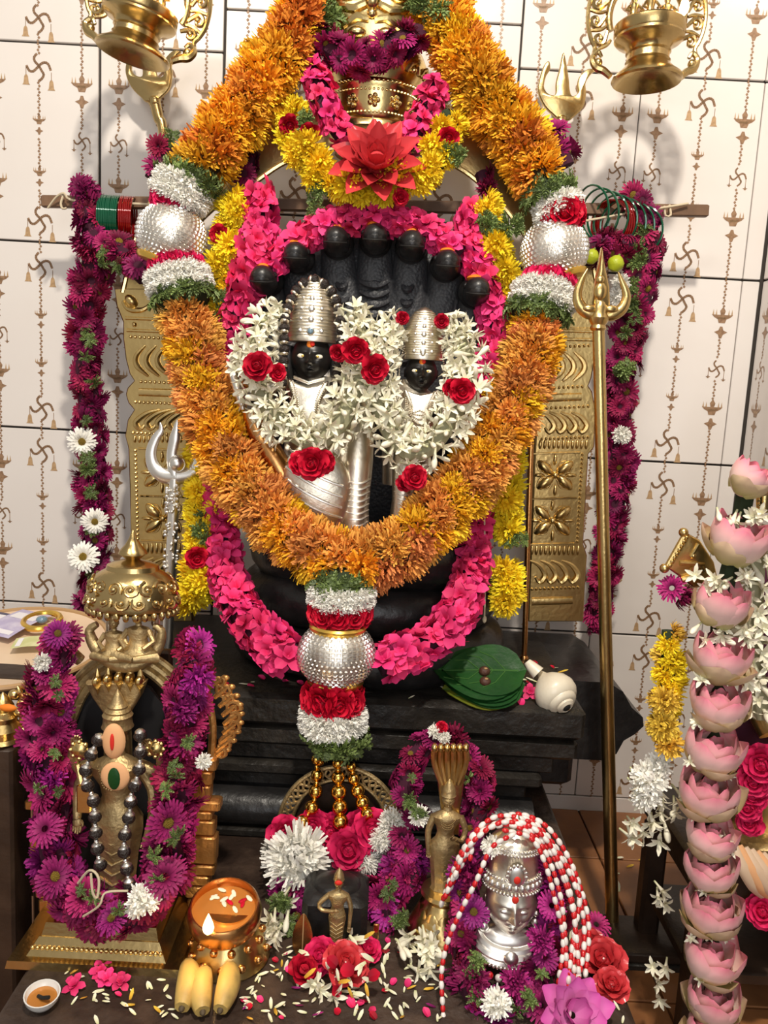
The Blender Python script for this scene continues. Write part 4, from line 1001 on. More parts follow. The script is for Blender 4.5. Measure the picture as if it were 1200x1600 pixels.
# right joint
a0, a1 = W(848, 285, -0.28), W(868, 390, -0.29); ax = (a0 - a1).normalized()
joint_seq([(856, 302, -0.283, SPRIG, 34, 28, 12, -0.2), (872, 326, -0.288, WHITEM, 30, 20, 11, -0.2), (880, 340, -0.295, ROSE, 26, 22, 9, -0.1)], ax)
p = W(866, 393, -0.29); ball(og, p, ax + Vector((-0.2, 0, 0.2)), 54 * SP(p), 0.96, False, True)
ax2 = (W(866, 393, -0.29) - W(838, 520, -0.315)).normalized()
joint_seq([(858, 440, -0.297, ROSEP, 36, 18, 12, .2), (850, 464, -0.30, WHITEM, 42, 22, 15, .1), (840, 488, -0.306, SPRIG, 44, 28, 14, .3)], ax2)
# centre pendant
Zv = Vector((0, 0, 1))
joint_seq([(533, 908, -0.53, SPRIG, 40, 28, 13, .5), (533, 931, -0.535, WHITEM, 44, 19, 15, 0), (531, 954, -0.54, ROSE, 40, 22, 12, .1)], Zv)
p = W(526, 1022, -0.55); ball(og, p, Zv, 62 * SP(p), 0.88)
joint_seq([(521, 1088, -0.56, ROSE, 38, 26, 9, .1), (521, 1124, -0.565, WHITEM, 42, 22, 13, -.2), (528, 1156, -0.57, SPRIG, 36, 34, 14, -.7)], Zv)
def bead_string(pts, r0, n):
    path = wpath(pts, 0.004); acc = arc_samples(path)
    for k in range(n):
        q, tg = along(path, acc, acc[-1] * k / (n - 1)); s = SP(q); m = MB(); m.ell(q, r0 * s * (0.75 + .25 * min(1, k / 2)), 16, 11); m.build('gold_bead', M['gold'], og)
        if k < n - 1:
            q2, _ = along(path, acc, acc[-1] * (k + .5) / (n - 1)); m = MB(); m.ell(q2, r0 * s * 0.36, 9, 7); m.build('gold_spacer', M['gold'], og)
bead_string([(494, 1186, -0.575), (495, 1215, -0.585), (490, 1255, -0.60), (474, 1284, -0.61)], 11, 5)
bead_string([(500, 1190, -0.572), (488, 1260, -0.59), (470, 1283, -0.60)], 9, 5)
bead_string([(528, 1192, -0.58), (529, 1230, -0.595), (531, 1262, -0.605), (532, 1284, -0.612)], 12.5, 5)
bead_string([(549, 1198, -0.58), (554, 1222, -0.59), (563, 1246, -0.60), (574, 1272, -0.61)], 11, 5)
for x, y, Y, k, r in ((445, 1302, -0.615, ROSEP, 26), (464, 1340, -0.65, WBIG, 56), (488, 1290, -0.61, ROSEP, 24), (545, 1328, -0.635, ROSEP, 32), (582, 1296, -0.62, ROSEP, 30), (614, 1290, -0.625, WBIG, 28), (596, 1312, -0.635, WBIG, 20), (572, 1345, -0.635, WBIG, 22), (436, 1345, -0.62, WBIG, 26), (470, 1362, -0.63, WBIG, 30),
                      (600, 1330, -0.615, WBIG, 26), (560, 1365, -0.615, WBIG, 22), (520, 1340, -0.60, WBIG, 30), (430, 1330, -0.60, WBIG, 24), (535, 1370, -0.605, WBIG, 20), (515, 1300, -0.605, ROSEP, 28), (560, 1295, -0.60, ROSEP, 26)):
    p = W(x, y, Y); put_flower(k, p, (CAM - p).normalized() + Vector((rnd.uniform(-.3, .3), 0, rnd.uniform(-.2, .3))), r * SP(p), og)
m = MB(); p = W(520, 1320, -0.585); m.ell(p, (75 * SP(p), 0.02, 36 * SP(p)), 16, 10); m.build('tassel_core', M['core_green'], og)

# ================================================================== PINK OLEANDER GARLANDS
px = S(-0.3, 500); PK = [(PINK, 1)]
g = thing('pink_oleander_garland', W(590, 1040, -0.5), 'long bright pink flower garland looping from the arch down round the lowest silver ball', 'garland')
strand(g, [(402, 305, -0.24), (408, 350, -0.265), (395, 410, -0.28), (372, 480, -0.275), (362, 560, -0.27), (345, 700, -0.28), (348, 830, -0.35), (362, 925, -0.43), (405, 990, -0.50), (465, 1032, -0.535)], [30 * px, 34 * px, 30 * px, 24 * px, 27 * px, 33 * px, 33 * px], PK, 22 * px, seed=11, jit=0.5, core='core_dark', spacing=0.0042, back=-.45)
strand(g, [(738, 325, -0.24), (733, 380, -0.265), (752, 430, -0.275), (772, 510, -0.275), (768, 600, -0.28), (748, 700, -0.29), (742, 840, -0.35), (730, 915, -0.43), (690, 990, -0.50), (590, 1036, -0.535)], [26 * px, 28 * px, 26 * px, 26 * px, 27 * px, 31 * px, 33 * px], PK, 22 * px, seed=12, jit=0.5, core='core_dark', spacing=0.0042, back=-.45)
g = thing('pink_oleander_garland', W(590, 400, -0.3), 'bright pink flower garland arching over the seven serpent heads', 'garland')
strand(g, [(424, 420, -0.285), (455, 385, -0.285), (515, 352, -0.285), (590, 342, -0.285), (665, 360, -0.285), (720, 398, -0.285)], [20 * px, 28 * px, 26 * px, 22 * px], PK, 21 * px, seed=13, jit=0.5, core='core_dark', spacing=0.0042)
g = thing('pink_oleander_garland', W(590, 240, -0.3), 'short pink flower garland in a V round the brass crest', 'garland')
px2 = S(-0.26, 170)
strand(g, [(488, 105, -0.225), (500, 140, -0.255), (515, 180, -0.275), (545, 225, -0.285), (590, 255, -0.29), (635, 225, -0.285), (660, 185, -0.275), (682, 135, -0.245)], [26 * px2, 26 * px2, 20 * px2, 20 * px2, 26 * px2, 26 * px2], PK, 18 * px2, seed=14, jit=0.5, core='core_dark', spacing=0.0048)

# ================================================================== YELLOW CHRYSANTHEMUM GARLANDS
def ball_flowers(parent, lst, spec, depth_jit=0.0):
    for x, y, Y, r in spec:
        p = W(x, y, Y); put_flower(lst, p, (CAM - p).normalized() + Vector((rnd.uniform(-.35, .35), 0, rnd.uniform(-.35, .35))), r * SP(p), parent)
g = thing('yellow_chrysanthemum_garland', W(590, 310, -0.31), 'yellow chrysanthemum garland with small red roses hung under the brass crest', 'garland')
strand(g, [(462, 160, -0.26), (458, 205, -0.275), (470, 245, -0.29), (520, 285, -0.30), (575, 298, -0.305), (635, 288, -0.30), (690, 250, -0.29), (708, 205, -0.275), (692, 180, -0.265)], 20 * px2, [(YELLOW, 1)], 22 * px2, seed=15, core='core_green', spacing=0.012)
ball_flowers(g, YELLOW, [(480, 228, -0.315, 30), (462, 240, -0.305, 26), (500, 255, -0.315, 28), (545, 290, -0.33, 30), (565, 300, -0.32, 26), (620, 275, -0.325, 28), (600, 300, -0.325, 26), (655, 280, -0.32, 30), (672, 262, -0.315, 26), (690, 200, -0.29, 24), (675, 228, -0.305, 24), (450, 215, -0.29, 26), (490, 280, -0.31, 22), (700, 240, -0.30, 24)])
ball_flowers(g, ROSE, [(453, 197, -0.305, 16), (484, 208, -0.315, 15), (700, 216, -0.31, 16), (626, 308, -0.335, 12)])
scatter_sprigs(g, [(470, 180, -0.30), (480, 195, -0.30)], 22 * px2, 4, 1); scatter_sprigs(g, [(690, 230, -0.30), (712, 240, -0.30)], 20 * px2, 4, 2); scatter_sprigs(g, [(500, 290, -0.30), (495, 325, -0.29)], 22 * px2, 5, 3); scatter_sprigs(g, [(630, 285, -0.31), (640, 300, -0.31)], 14 * px2, 2, 4)
g = thing('yellow_chrysanthemum_garland', W(300, 950, -0.35), 'yellow chrysanthemum garland hanging between the pink flowers and the silver trident', 'garland')
px3 = S(-0.28, 600); YK = [(YELLOW, 1)]
strand(g, [(366, 310, -0.245), (358, 370, -0.255), (352, 430, -0.26), (346, 500, -0.26), (330, 600, -0.26), (316, 700, -0.27), (314, 780, -0.30), (316, 860, -0.35), (306, 910, -0.37), (296, 945, -0.375)], 24 * px3, YK, 25 * px3, seed=16, core='core_green', spacing=0.0075)
ball_flowers(g, YELLOW, [(368, 330, -0.275, 26), (362, 385, -0.285, 28), (340, 410, -0.285, 25), (330, 740, -0.31, 28), (312, 770, -0.32, 26), (320, 830, -0.36, 28), (340, 800, -0.34, 26), (318, 905, -0.395, 30), (300, 925, -0.395, 28), (330, 890, -0.385, 26)])
ball_flowers(g, ROSE, [(308, 872, -0.405, 17), (342, 366, -0.285, 14)]); scatter_sprigs(g, [(344, 480, -0.28), (330, 520, -0.28)], 20 * px3, 3, 5); scatter_sprigs(g, [(312, 790, -0.33), (316, 850, -0.38)], 22 * px3, 5, 6); scatter_sprigs(g, [(350, 450, -0.28), (350, 480, -0.28)], 18 * px3, 3, 16)
g = thing('yellow_chrysanthemum_garland', W(790, 960, -0.35), 'yellow chrysanthemum garland hanging beside the thin brass rod and embossed post', 'garland')
strand(g, [(755, 320, -0.245), (770, 375, -0.255), (785, 430, -0.26), (796, 500, -0.26), (800, 600, -0.26), (795, 700, -0.27), (792, 770, -0.29), (788, 840, -0.32)], 23 * px3, YK, 25 * px3, seed=17, core='core_green', spacing=0.0078)
strand(g, [(790, 885, -0.335), (792, 925, -0.345), (786, 955, -0.35)], 24 * px3, YK, 26 * px3, seed=18, core='core_green', spacing=0.0075)
ball_flowers(g, YELLOW, [(775, 385, -0.285, 28), (790, 425, -0.285, 28), (758, 330, -0.27, 20), (800, 460, -0.28, 20), (790, 780, -0.32, 30), (792, 830, -0.34, 28)])
scatter_sprigs(g, [(760, 345, -0.28), (778, 350, -0.28)], 24 * px3, 5, 7); scatter_sprigs(g, [(800, 345, -0.285), (812, 380, -0.285)], 26 * px3, 4, 8); scatter_sprigs(g, [(800, 845, -0.34), (826, 842, -0.345)], 18 * px3, 4, 9)

# ================================================================== PURPLE ASTER GARLANDS
AK = [(ASTER, 1)]
px4 = S(-0.14, 500)
g = thing('aster_garland', W(150, 940, -0.1), 'long purple aster garland with white daisies hanging against the wall by the silver trident', 'garland')
strand(g, [(128, 290, -0.15), (142, 340, -0.155), (150, 400, -0.155), (138, 470, -0.13), (134, 560, -0.11), (140, 640, -0.10), (142, 720, -0.10), (150, 800, -0.10), (150, 880, -0.10), (146, 945, -0.10)], [15 * px4, 34 * px4, 32 * px4, 27 * px4, 27 * px4, 30 * px4, 28 * px4, 26 * px4, 30 * px4], AK, 22 * px4, seed=21, core='core_dark', spacing=0.0060, eye=0.3, jit=0.7)
strand(g, [(165, 385, -0.165), (195, 400, -0.18), (228, 430, -0.20)], 28 * px4, AK, 21 * px4, seed=22, core='core_dark', spacing=0.0065, eye=0.3, jit=0.5)
ball_flowers(g, WDAISY, []); 
for x, y, r in ((128, 690, 24), (148, 815, 22), (130, 870, 26)):
    p = W(x, y, -0.14); put_flower(WDAISY, p, (CAM - p).normalized() + Vector((rnd.uniform(-.3, .3), 0, rnd.uniform(-.2, .2))), r * SP(p), g, eye=True)
scatter_sprigs(g, [(140, 480, -0.14), (140, 900, -0.12)], 18 * px4, 14, 10, 0.025); scatter_sprigs(g, [(160, 400, -0.18), (215, 430, -0.2)], 18 * px4, 5, 11, 0.025)
g = thing('aster_garland', W(940, 975, -0.1), 'long purple aster garland with green sprigs hanging behind the tall brass trident pole', 'garland')
strand(g, [(985, 300, -0.15), (1005, 340, -0.155), (1010, 400, -0.155), (995, 470, -0.14), (980, 540, -0.12), (970, 620, -0.11), (968, 700, -0.10), (962, 780, -0.10), (950, 860, -0.10), (940, 930, -0.10), (935, 985, -0.10)], [18 * px4, 34 * px4, 36 * px4, 30 * px4, 28 * px4, 27 * px4, 25 * px4, 26 * px4, 22 * px4], AK, 21 * px4, seed=23, core='core_dark', spacing=0.0060, eye=0.3, jit=0.7)
strand(g, [(985, 380, -0.165), (940, 390, -0.18), (915, 400, -0.20)], 26 * px4, AK, 21 * px4, seed=24, core='core_dark', spacing=0.007, eye=0.3, jit=0.5)
scatter_sprigs(g, [(1000, 360, -0.17), (985, 520, -0.15), (975, 600, -0.14)], 22 * px4, 18, 12, 0.025)
for x, y, r in ((965, 465, 18), (970, 442, 16), (972, 680, 16)):
    p = W(x, y, -0.17); put_flower(WHITEM, p, (CAM - p).normalized(), r * SP(p), g)
g = thing('aster_garland', W(570, 110, -0.2), 'purple aster garland draped between the two orange strands over the brass crest', 'garland')
px5 = S(-0.24, 80)
strand(g, [(500, 60, -0.215), (530, 85, -0.24), (575, 92, -0.25), (620, 70, -0.245), (655, 55, -0.215)], 28 * px5, AK, 22 * px5, seed=25, core='core_dark', spacing=0.0065, eye=0.35, jit=0.7, back=-.2)
strand(g, [(262, 225, -0.20), (250, 250, -0.21), (240, 280, -0.215)], 24 * px5, AK, 24 * px5, seed=26, core='core_dark', spacing=0.012, eye=0.3, jit=0.5)
strand(g, [(848, 195, -0.20), (870, 225, -0.21), (885, 260, -0.215)], 22 * px5, AK, 24 * px5, seed=27, core='core_dark', spacing=0.012, eye=0.3, jit=0.5)
strand(g, [(395, 235, -0.21), (375, 285, -0.22)], 22 * px5, AK, 24 * px5, seed=28, core='core_dark', spacing=0.014, jit=0.5)
strand(g, [(752, 270, -0.21), (765, 310, -0.22)], 18 * px5, AK, 22 * px5, seed=29, core='core_dark', spacing=0.014, jit=0.5)
scatter_sprigs(g, [(505, 0, -0.22), (520, 40, -0.22)], 26 * px5, 8, 13); scatter_sprigs(g, [(640, -5, -0.22), (690, 20, -0.24)], 30 * px5, 10, 14)
scatter_sprigs(g, [(262, 215, -0.2), (255, 260, -0.22)], 20 * px5, 4, 15)

# ================================================================== RED WAXY GINGER FLOWER UNDER THE CREST
rf = thing('red_ginger_flower', W(588, 285, -0.3), 'large red waxy flower resting below the brass crest among yellow flowers', 'flower')
p0 = W(588, 262, -0.315); s = SP(p0); ax = ((CAM - p0).normalized() + Vector((0, 0, 0.75))).normalized()
for layer, (n, el, L, wd, cu) in enumerate(((9, 0.12, 66, 17, 0.25), (9, 0.45, 64, 16, 0.2), (8, 0.85, 54, 15, 0.25), (6, 1.25, 44, 12, 0.2))):
    for i in range(n):
        mb = MB(); cup_petal(mb, 2 * PI * (i + .5 * layer) / n + rnd.uniform(-.1, .1), 6 / 66, 0, L / 66 * rnd.uniform(.9, 1.08), wd / 66, el, cu, 0.55, 6, 5, 0.15)
        link('petal', mb.mesh('petal', M['ginger']), TRS(p0, ax, 0, 72 * s), rf)
mb = MB(); mb.ell((0, 0, .1), (.24, .24, .3), 12, 8); link('heart', mb.mesh('heart', M['ginger']), TRS(p0, ax, 0, 72 * s), rf)

# ================================================================== TUBEROSE GARLANDS WITH ROSES
def tuberose_strand(parent, pts, R, fr, seed, spacing):
    strand(parent, pts, R, [(TUBE, 1)], fr, seed=seed, core='core_white', spacing=spacing, jit=0.8, sink=1.2, back=-.3, scale_j=.2, core_f=0.55)
px6 = S(-0.42, 600)
g = thing('tuberose_garland', W(490, 730, -0.45), 'white tuberose garland with red roses round the larger idol', 'garland')
tuberose_strand(g, [(440, 485, -0.37), (415, 505, -0.385), (400, 545, -0.40), (402, 600, -0.42), (428, 648, -0.435), (468, 684, -0.45), (498, 692, -0.455), (530, 662, -0.45), (556, 612, -0.435), (568, 560, -0.415), (560, 515, -0.395), (548, 490, -0.38)], [18 * px6, 27 * px6, 27 * px6, 25 * px6, 27 * px6, 27 * px6, 18 * px6], 21 * px6, 31, 0.0022)
ball_flowers(g, ROSE, [(402, 571, -0.475, 22), (556, 548, -0.475, 20), (586, 577, -0.475, 21), (528, 552, -0.44, 13), (434, 582, -0.46, 13), (488, 724, -0.50, 24), (470, 724, -0.49, 18), (505, 722, -0.49, 18)])
g = thing('tuberose_garland', W(650, 760, -0.45), 'white tuberose garland with red roses round the smaller idol', 'garland')
tuberose_strand(g, [(622, 505, -0.37), (600, 525, -0.385), (588, 565, -0.41), (588, 620, -0.43), (606, 668, -0.445), (640, 708, -0.46), (676, 695, -0.455), (706, 652, -0.44), (728, 605, -0.42), (728, 555, -0.40), (712, 520, -0.38), (698, 502, -0.37)], [18 * px6, 27 * px6, 27 * px6, 25 * px6, 27 * px6, 27 * px6, 18 * px6], 21 * px6, 32, 0.0022)
ball_flowers(g, ROSE, [(722, 611, -0.475, 19), (706, 606, -0.46, 14), (648, 746, -0.50, 19), (632, 755, -0.49, 13), (629, 497, -0.40, 10), (690, 502, -0.40, 11)])

# ================================================================== WOODEN BAR WITH TWINE, BANGLES, LIMES
bar = thing('wooden_bar', W(585, 330, -0.13), 'thin brown wooden bar running behind the serpent hood from side to side', 'bar')
m = MB(); a = W(66, 315, -0.125); b = W(1106, 330, -0.125); d = b - a; R_ = Matrix.Rotation(-math.atan2(d.z, d.x), 3, 'Y')
m.bevbox((a + b) / 2, (d.length, 0.016, 0.022), 0.002, R_); m.build('batten', M['wood'], bar)
a = W(440, 372, -0.09); b = W(760, 378, -0.09); d = b - a; m = MB(); m.bevbox((a + b) / 2, (d.length, 0.016, 0.022), 0.002, Matrix.Rotation(-math.atan2(d.z, d.x), 3, 'Y')); m.build('lower_batten', M['wood_dark'], bar)
for pts in ([(75, 325, -0.14), (88, 308, -0.145), (100, 302, -0.15), (110, 312, -0.15), (150, 315, -0.16), (280, 322, -0.17)], [(100, 302, -0.145), (95, 318, -0.148), (98, 326, -0.15), (104, 325, -0.148)],
            [(1075, 318, -0.14), (1045, 323, -0.145), (1000, 330, -0.16), (915, 345, -0.18)], [(1038, 322, -0.142), (1040, 337, -0.145), (1048, 336, -0.145), (1046, 320, -0.14)]):
    m = MB(); m.tube(wpath(pts, 0.006), 0.0022, 6); m.build('twine', M['twine'], bar)
bang = MB(); bang.tube([Vector((math.cos(2 * PI * k / 36), math.sin(2 * PI * k / 36), 0)) for k in range(36)], 0.045, 6, closed=True)
BG = bang.mesh('bangle', M['glass_green']); bang2 = MB(); bang2.v, bang2.f, bang2.t = bang.v, bang.f, bang.t; BR = bang2.mesh('bangle', M['glass_red'])
def bangle(me, x, y, Y, r, ax, label, group):
    p = W(x, y, Y); o = link('bangle', me, TRS(p, ax, 0, r * SP(p)), None); tag(o, label, 'bangle', group)
for k in range(12): bangle(BG, 158 + 2.6 * k, 340 + 0.15 * k, -0.14, 33, (1, 0.15, 0.03 * rnd.uniform(-1, 1)), 'thin green glass bangle in the row over the bar beside the white daisies garland', 'green bangles in the row by the silver trident side')
for k in range(7): bangle(BR, 191 + 2.9 * k, 341 + 0.15 * k, -0.14, 32, (1, 0.15, 0.05 * rnd.uniform(-1, 1)), 'thin red glass bangle next to the row of green ones near the studded ball', 'red bangles next to the green row')
for k in range(6): bangle(BR, 952 + 3.2 * k, 350 + 0.3 * k, -0.15, 35, (1, 0.75 + 0.1 * rnd.uniform(-1, 1), 0.2), 'red glass bangle hung on the bar by the tall brass trident', 'red bangles by the tall trident')
for k in range(7): bangle(BG, 925 + 12 * k, 330 + 5.2 * k, -0.15 - 0.002 * k, 38, (1, 0.5 + 0.16 * k, 0.25), 'green glass bangle hung loosely on the bar by the tall brass trident', 'green bangles by the tall trident')
def lime(x, y, Y, r, label):
    p = W(x, y, Y); s = SP(p); o = thing('lime', p - Vector((0, 0, r * s)), label, 'lime')
    m = MB(); m.lathe(p, [(0.5 * s, -r * s), (r * .6 * s, -r * .8 * s), (r * s, -r * .1 * s), (r * .95 * s, r * .35 * s), (r * .55 * s, r * .82 * s), (r * .16 * s, r * 1.02 * s), (0, r * 1.06 * s)], 18, axis=(0.3, -0.2, 1)); m.build('fruit', M['lime'], o)
    m = MB(); m.ell(p + Vector((0.3, -0.2, 1)).normalized() * r * 1.05 * s, 2 * s, 7, 5); m.build('stem_nub', M['leaf'], o)
lime(962, 412, -0.22, 13, 'whole green-yellow lime hanging clear of the trident prong'); lime(924, 401, -0.22, 12, 'green-yellow lime half hidden behind the trident beside the studded ball')
# ================================================================== SMALL FIGURES
def hand(mb, p, d, side, r, n=None):
    """palm with four unequal bent fingers and a thumb; d = direction the fingers point, r = palm half width"""
    p = Vector(p); d = Vector(d).normalized(); side = Vector(side).normalized(); up = d.cross(side).normalized()
    mb.ell(p + d * r * 0.8, (r, r * 0.5, r * 1.15), 10, 8, R=Matrix((side, up, d)).transposed())
    for k, L in enumerate((1.35, 1.65, 1.5, 1.1)):
        b = p + d * r * 1.6 + side * r * (-0.75 + 0.5 * k)
        mb.tube([b, b + d * r * L * 0.55 + up * r * 0.12, b + d * r * L + up * r * -0.25], [r * .26, r * .24, r * .17], 6)
    b = p + d * r * 0.5 - side * r * 0.9; mb.tube([b, b + d * r * 0.6 - side * r * 0.35, b + d * r * 1.2 - side * r * 0.3], [r * .3, r * .27, r * .18], 6)
def figurine(t, base, H, mname, arms, crown_prof=None, sway=0.0, robe=1.0, head_k=0.072, y_flat=0.7):
    """standing statue: one continuous body (robe, hips, waist, chest, neck) plus head, crown, arms. H = height to the top of the head"""
    base = Vector(base); f = lambda u, v, d=0.0: base + Vector((u * H, -d * H, v * H))
    prof = [(.105, 0), (.115, .015), (.10, .05), (.085 * robe, .15), (.095 * robe, .28), (.115 * robe, .42), (.118 * robe, .48), (.092, .545), (.078, .60), (.092, .66), (.112, .72), (.118, .765), (.085, .80), (.042, .825), (.036, .86)]
    m = MB(); n = len(prof); seg = 24; vs = []; fs = []
    for r, h in prof:
        off = sway * math.sin(PI * min(1, h / .86)) * H
        for i in range(seg):
            a = 2 * PI * i / seg
            rr = r * (1 + (0.05 * math.cos(8 * a) if h < .46 else 0))
            vs.append(base + Vector((rr * H * math.cos(a) * (1.22 if .66 < h < .80 else 1.0) + off, rr * H * y_flat * math.sin(a), h * H)))
    for k in range(n - 1):
        for i in range(seg): j = (i + 1) % seg; fs.append((k * seg + i, k * seg + j, (k + 1) * seg + j, (k + 1) * seg + i))
    fs.append(tuple(range(seg - 1, -1, -1))); m.add(vs, fs)
    for joints in arms:
        js = [f(*j) for j in joints]; k = len(js)
        m.tube([Vector(p) for p in cr(js, 0.012 * H / 0.2)], [0.036 * H * (1 - 0.4 * q / max(1, len(cr(js, 0.012 * H / 0.2)) - 1)) for q in range(len(cr(js, 0.012 * H / 0.2)))], 9)
        d = (js[-1] - js[-2]).normalized(); hand(m, js[-1], d, d.cross(Vector((0, -1, 0))) if abs(d.y) < .9 else Vector((1, 0, 0)), 0.024 * H)
    body = m.build('body', M[mname], t)
    hd = head_shape(f(0, .925, .012), head_k * H, 0.80, 0.86, seg=40, rings=34).build('head', M[mname], t)
    cp = crown_prof or [(.066, 0), (.074, .012), (.066, .025), (.068, .05), (.060, .075), (.058, .085), (.045, .11), (.042, .12), (.026, .145), (.010, .165), (.001, .18)]
    m = MB(); m.lathe(f(0, .965, 0), [(r * H, h * H) for r, h in cp], 20); m.build('crown', M[mname], t)
    m = MB()
    for k in range(3): bead_row(m, [f(-.085 + .012 * k, .775, .055), f(-.05, .735 - .02 * k, .085), f(0, .715 - .022 * k, .095), f(.05, .735 - .02 * k, .085), f(.085 - .012 * k, .775, .055)], .0055 * H, .013 * H)
    m.build('necklace', M[mname], t)
    m = MB(); bead_row(m, [f(-.10, .49, .05), f(0, .47, .085), f(.10, .49, .05)], .008 * H, .017 * H); m.build('belt', M[mname], t)
    m = MB()
    for k in range(5): m.tube([f(-.085, .40 - .06 * k, .05), f(0, .365 - .06 * k, .088 - .004 * k), f(.085, .40 - .06 * k, .05)], .006 * H, 5)
    m.build('robe_folds', M[mname], t)
    return f

# ================================================================== HANGING BRASS LAMPS
def flame(parent, p, r, h):
    m = MB(); m.lathe(p, [(0.25 * r, 0), (0.8 * r, 0.15 * h), (r, 0.32 * h), (0.8 * r, 0.52 * h), (0.4 * r, 0.78 * h), (0.02 * r, h)], 12); o = m.build('flame', M['flame'], parent)
    l = bpy.data.lights.new('flame_light', 'POINT'); l.energy = 0.10; l.color = (1, 0.62, 0.25); l.shadow_soft_size = r
    lo = bpy.data.objects.new('flame_light', l); COL.objects.link(lo); lo.location = p + Vector((0, -2.2 * r, 0.5 * h)); return o
def hanging_lamp(cx, cy, Y, k, tilt, label, flames, vk=1.0):
    """cx, cy: centre of the lower foot ring; k: scale"""
    c = W(cx, cy, Y); s = SP(c) * k; R = Matrix.Rotation(tilt, 4, 'Y'); f = lambda u, v, d=0: c + (R @ Vector((u * s, -d * s, (v * vk if v < 90 else v - 90 * (1 - vk)) * s)))
    ax = R @ Vector((0, 0, 1)); t = thing('hanging_brass_lamp', c, label, 'lamp', 'hanging brass lamps')
    m = MB(); m.lathe(c, [(2 * s, 24 * s), (26 * s, 23 * s), (40 * s, 12 * s), (50 * s, 1 * s), (53 * s, -1 * s), (55 * s, 2 * s), (53 * s, 7 * s), (44 * s, 14 * s), (36 * s, 22 * s), (33 * s, 27 * s), (35 * s, 29 * s), (33 * s, 31 * s), (32.5 * s, 40 * s), (35 * s, 42 * s), (33 * s, 44 * s), (34 * s, 47 * s), (38 * s, 52 * s), (50 * s, 58 * s), (54 * s, 62 * s), (53 * s, 66 * s), (55 * s, 69 * s), (55 * s, 82 * s), (52 * s, 85 * s), (46 * s, 82 * s), (0.5 * s, 79 * s)], 48, axis=ax)
    m.v = [c + (v - c) - ax * ((v - c).dot(ax) * (1 - vk)) for v in m.v]; m.build('pedestal_dish', M['brass_lamp'], t)
    def arcpts(r, a0, a1, n, cz, d=0): return [f(r * math.cos(a0 + (a1 - a0) * q / n), cz + r * math.sin(a0 + (a1 - a0) * q / n), d) for q in range(n + 1)]
    m = MB(); m.tube(arcpts(60, -0.35, PI + 0.35, 30, 104, -22), 6.0 * s, 10); m.build('inner_arch', M['brass_lamp'], t)
    m = MB(); stube(m, [f(58, 14, -10), f(74, 22, -14), f(84, 36, -17)] + arcpts(94, -0.55, PI + 0.55, 40, 106, -20) + [f(-84, 36, -17), f(-74, 22, -14), f(-58, 14, -10)], 3.4 * s, 8, .006); m.build('outer_frame', M['brass_lamp'], t)
    for q in range(13):
        a = -0.45 + (PI + 0.9) * q / 12; cxx = lambda r, aa: f(r * math.cos(aa), 105 + r * math.sin(aa), -20)
        m = MB()
        stube(m, [cxx(66, a - .10), cxx(72, a + .02), cxx(80, a + .10), cxx(88, a + .03), cxx(87, a - .07), cxx(80, a - .09), cxx(77, a - .01)], [3 * s, 3.6 * s, 4 * s, 3.6 * s, 3 * s, 2.6 * s, 2.2 * s], 7)
        stube(m, [cxx(66, a + .12), cxx(76, a + .16), cxx(92, a + .13)], [2.4 * s, 3.2 * s, 2.4 * s], 6); m.ell(cxx(79, a), 4.4 * s, 8, 6)
        m.build('frame_scroll', M['brass_lamp'], t)
    for sx in (-1, 1):
        m = MB(); stube(m, [f(sx * 56, 10, -8), f(sx * 66, 20, -12), f(sx * 78, 26, -14), f(sx * 84, 40, -16), f(sx * 76, 50, -16), f(sx * 70, 42, -15)], [5 * s, 6 * s, 6.5 * s, 5 * s, 4 * s, 3 * s], 8); m.ell(f(sx * 75, 33, -14), (7 * s, 6 * s, 7 * s), 9, 7); m.build('bracket_scroll', M['brass_lamp'], t)
    for i, (u, h) in enumerate(((-26, 50), (0, 62), (26, 50))):
        g = MB(); b = f(u, 80, -2)
        g.lathe(b, [(9 * s, 0), (10 * s, 3 * s), (7 * s, 8 * s), (8 * s, h * .35 * s), (5.5 * s, h * .5 * s), (8.5 * s, h * .66 * s), (3 * s, h * .74 * s), (4.8 * s, h * .80 * s), (5 * s, h * .86 * s), (5.2 * s, h * .9 * s), (3 * s, h * s), (.3 * s, h * 1.1 * s)], 14, axis=ax, sy=0.75)
        for sx in (-1, 1): g.tube([f(u + sx * 8, 80 + h * .62, 0), f(u + sx * 13, 80 + h * .48, 4), f(u + sx * 8, 80 + h * .42, 8)], [2.4 * s, 2.2 * s, 1.8 * s], 6)
        g.build('small_figure', M['brass_lamp'], t)
    for u, v, d in flames: flame(t, f(u, v, d), 7.5 * s, 34 * s)
    m = MB(); m.tube([f(0, 198, -20), f(0, 215, -20)], 4 * s, 8); m.tube([f(10 * math.cos(a), 224 + 10 * math.sin(a), -20) for a in [q * PI / 8 for q in range(16)]], 2.6 * s, 7, closed=True)
    top = f(0, 234, -20); m.tube([top, Vector((top.x, top.y, 2.4))], 1.6 * s, 6); m.build('hanging_chain', M['brass'], t)
hanging_lamp(1010, 128, -0.27, 0.98, math.radians(-2), 'round brass lamp with openwork frame hanging beside the flat brass trident', [(42, 86, 30)])
hanging_lamp(207, 86, -0.27, 1.04, math.radians(11), 'tilted brass lamp with openwork frame and two flames hanging at the silver trident side', [(8, 84, 40), (62, 80, 10)], 0.80)

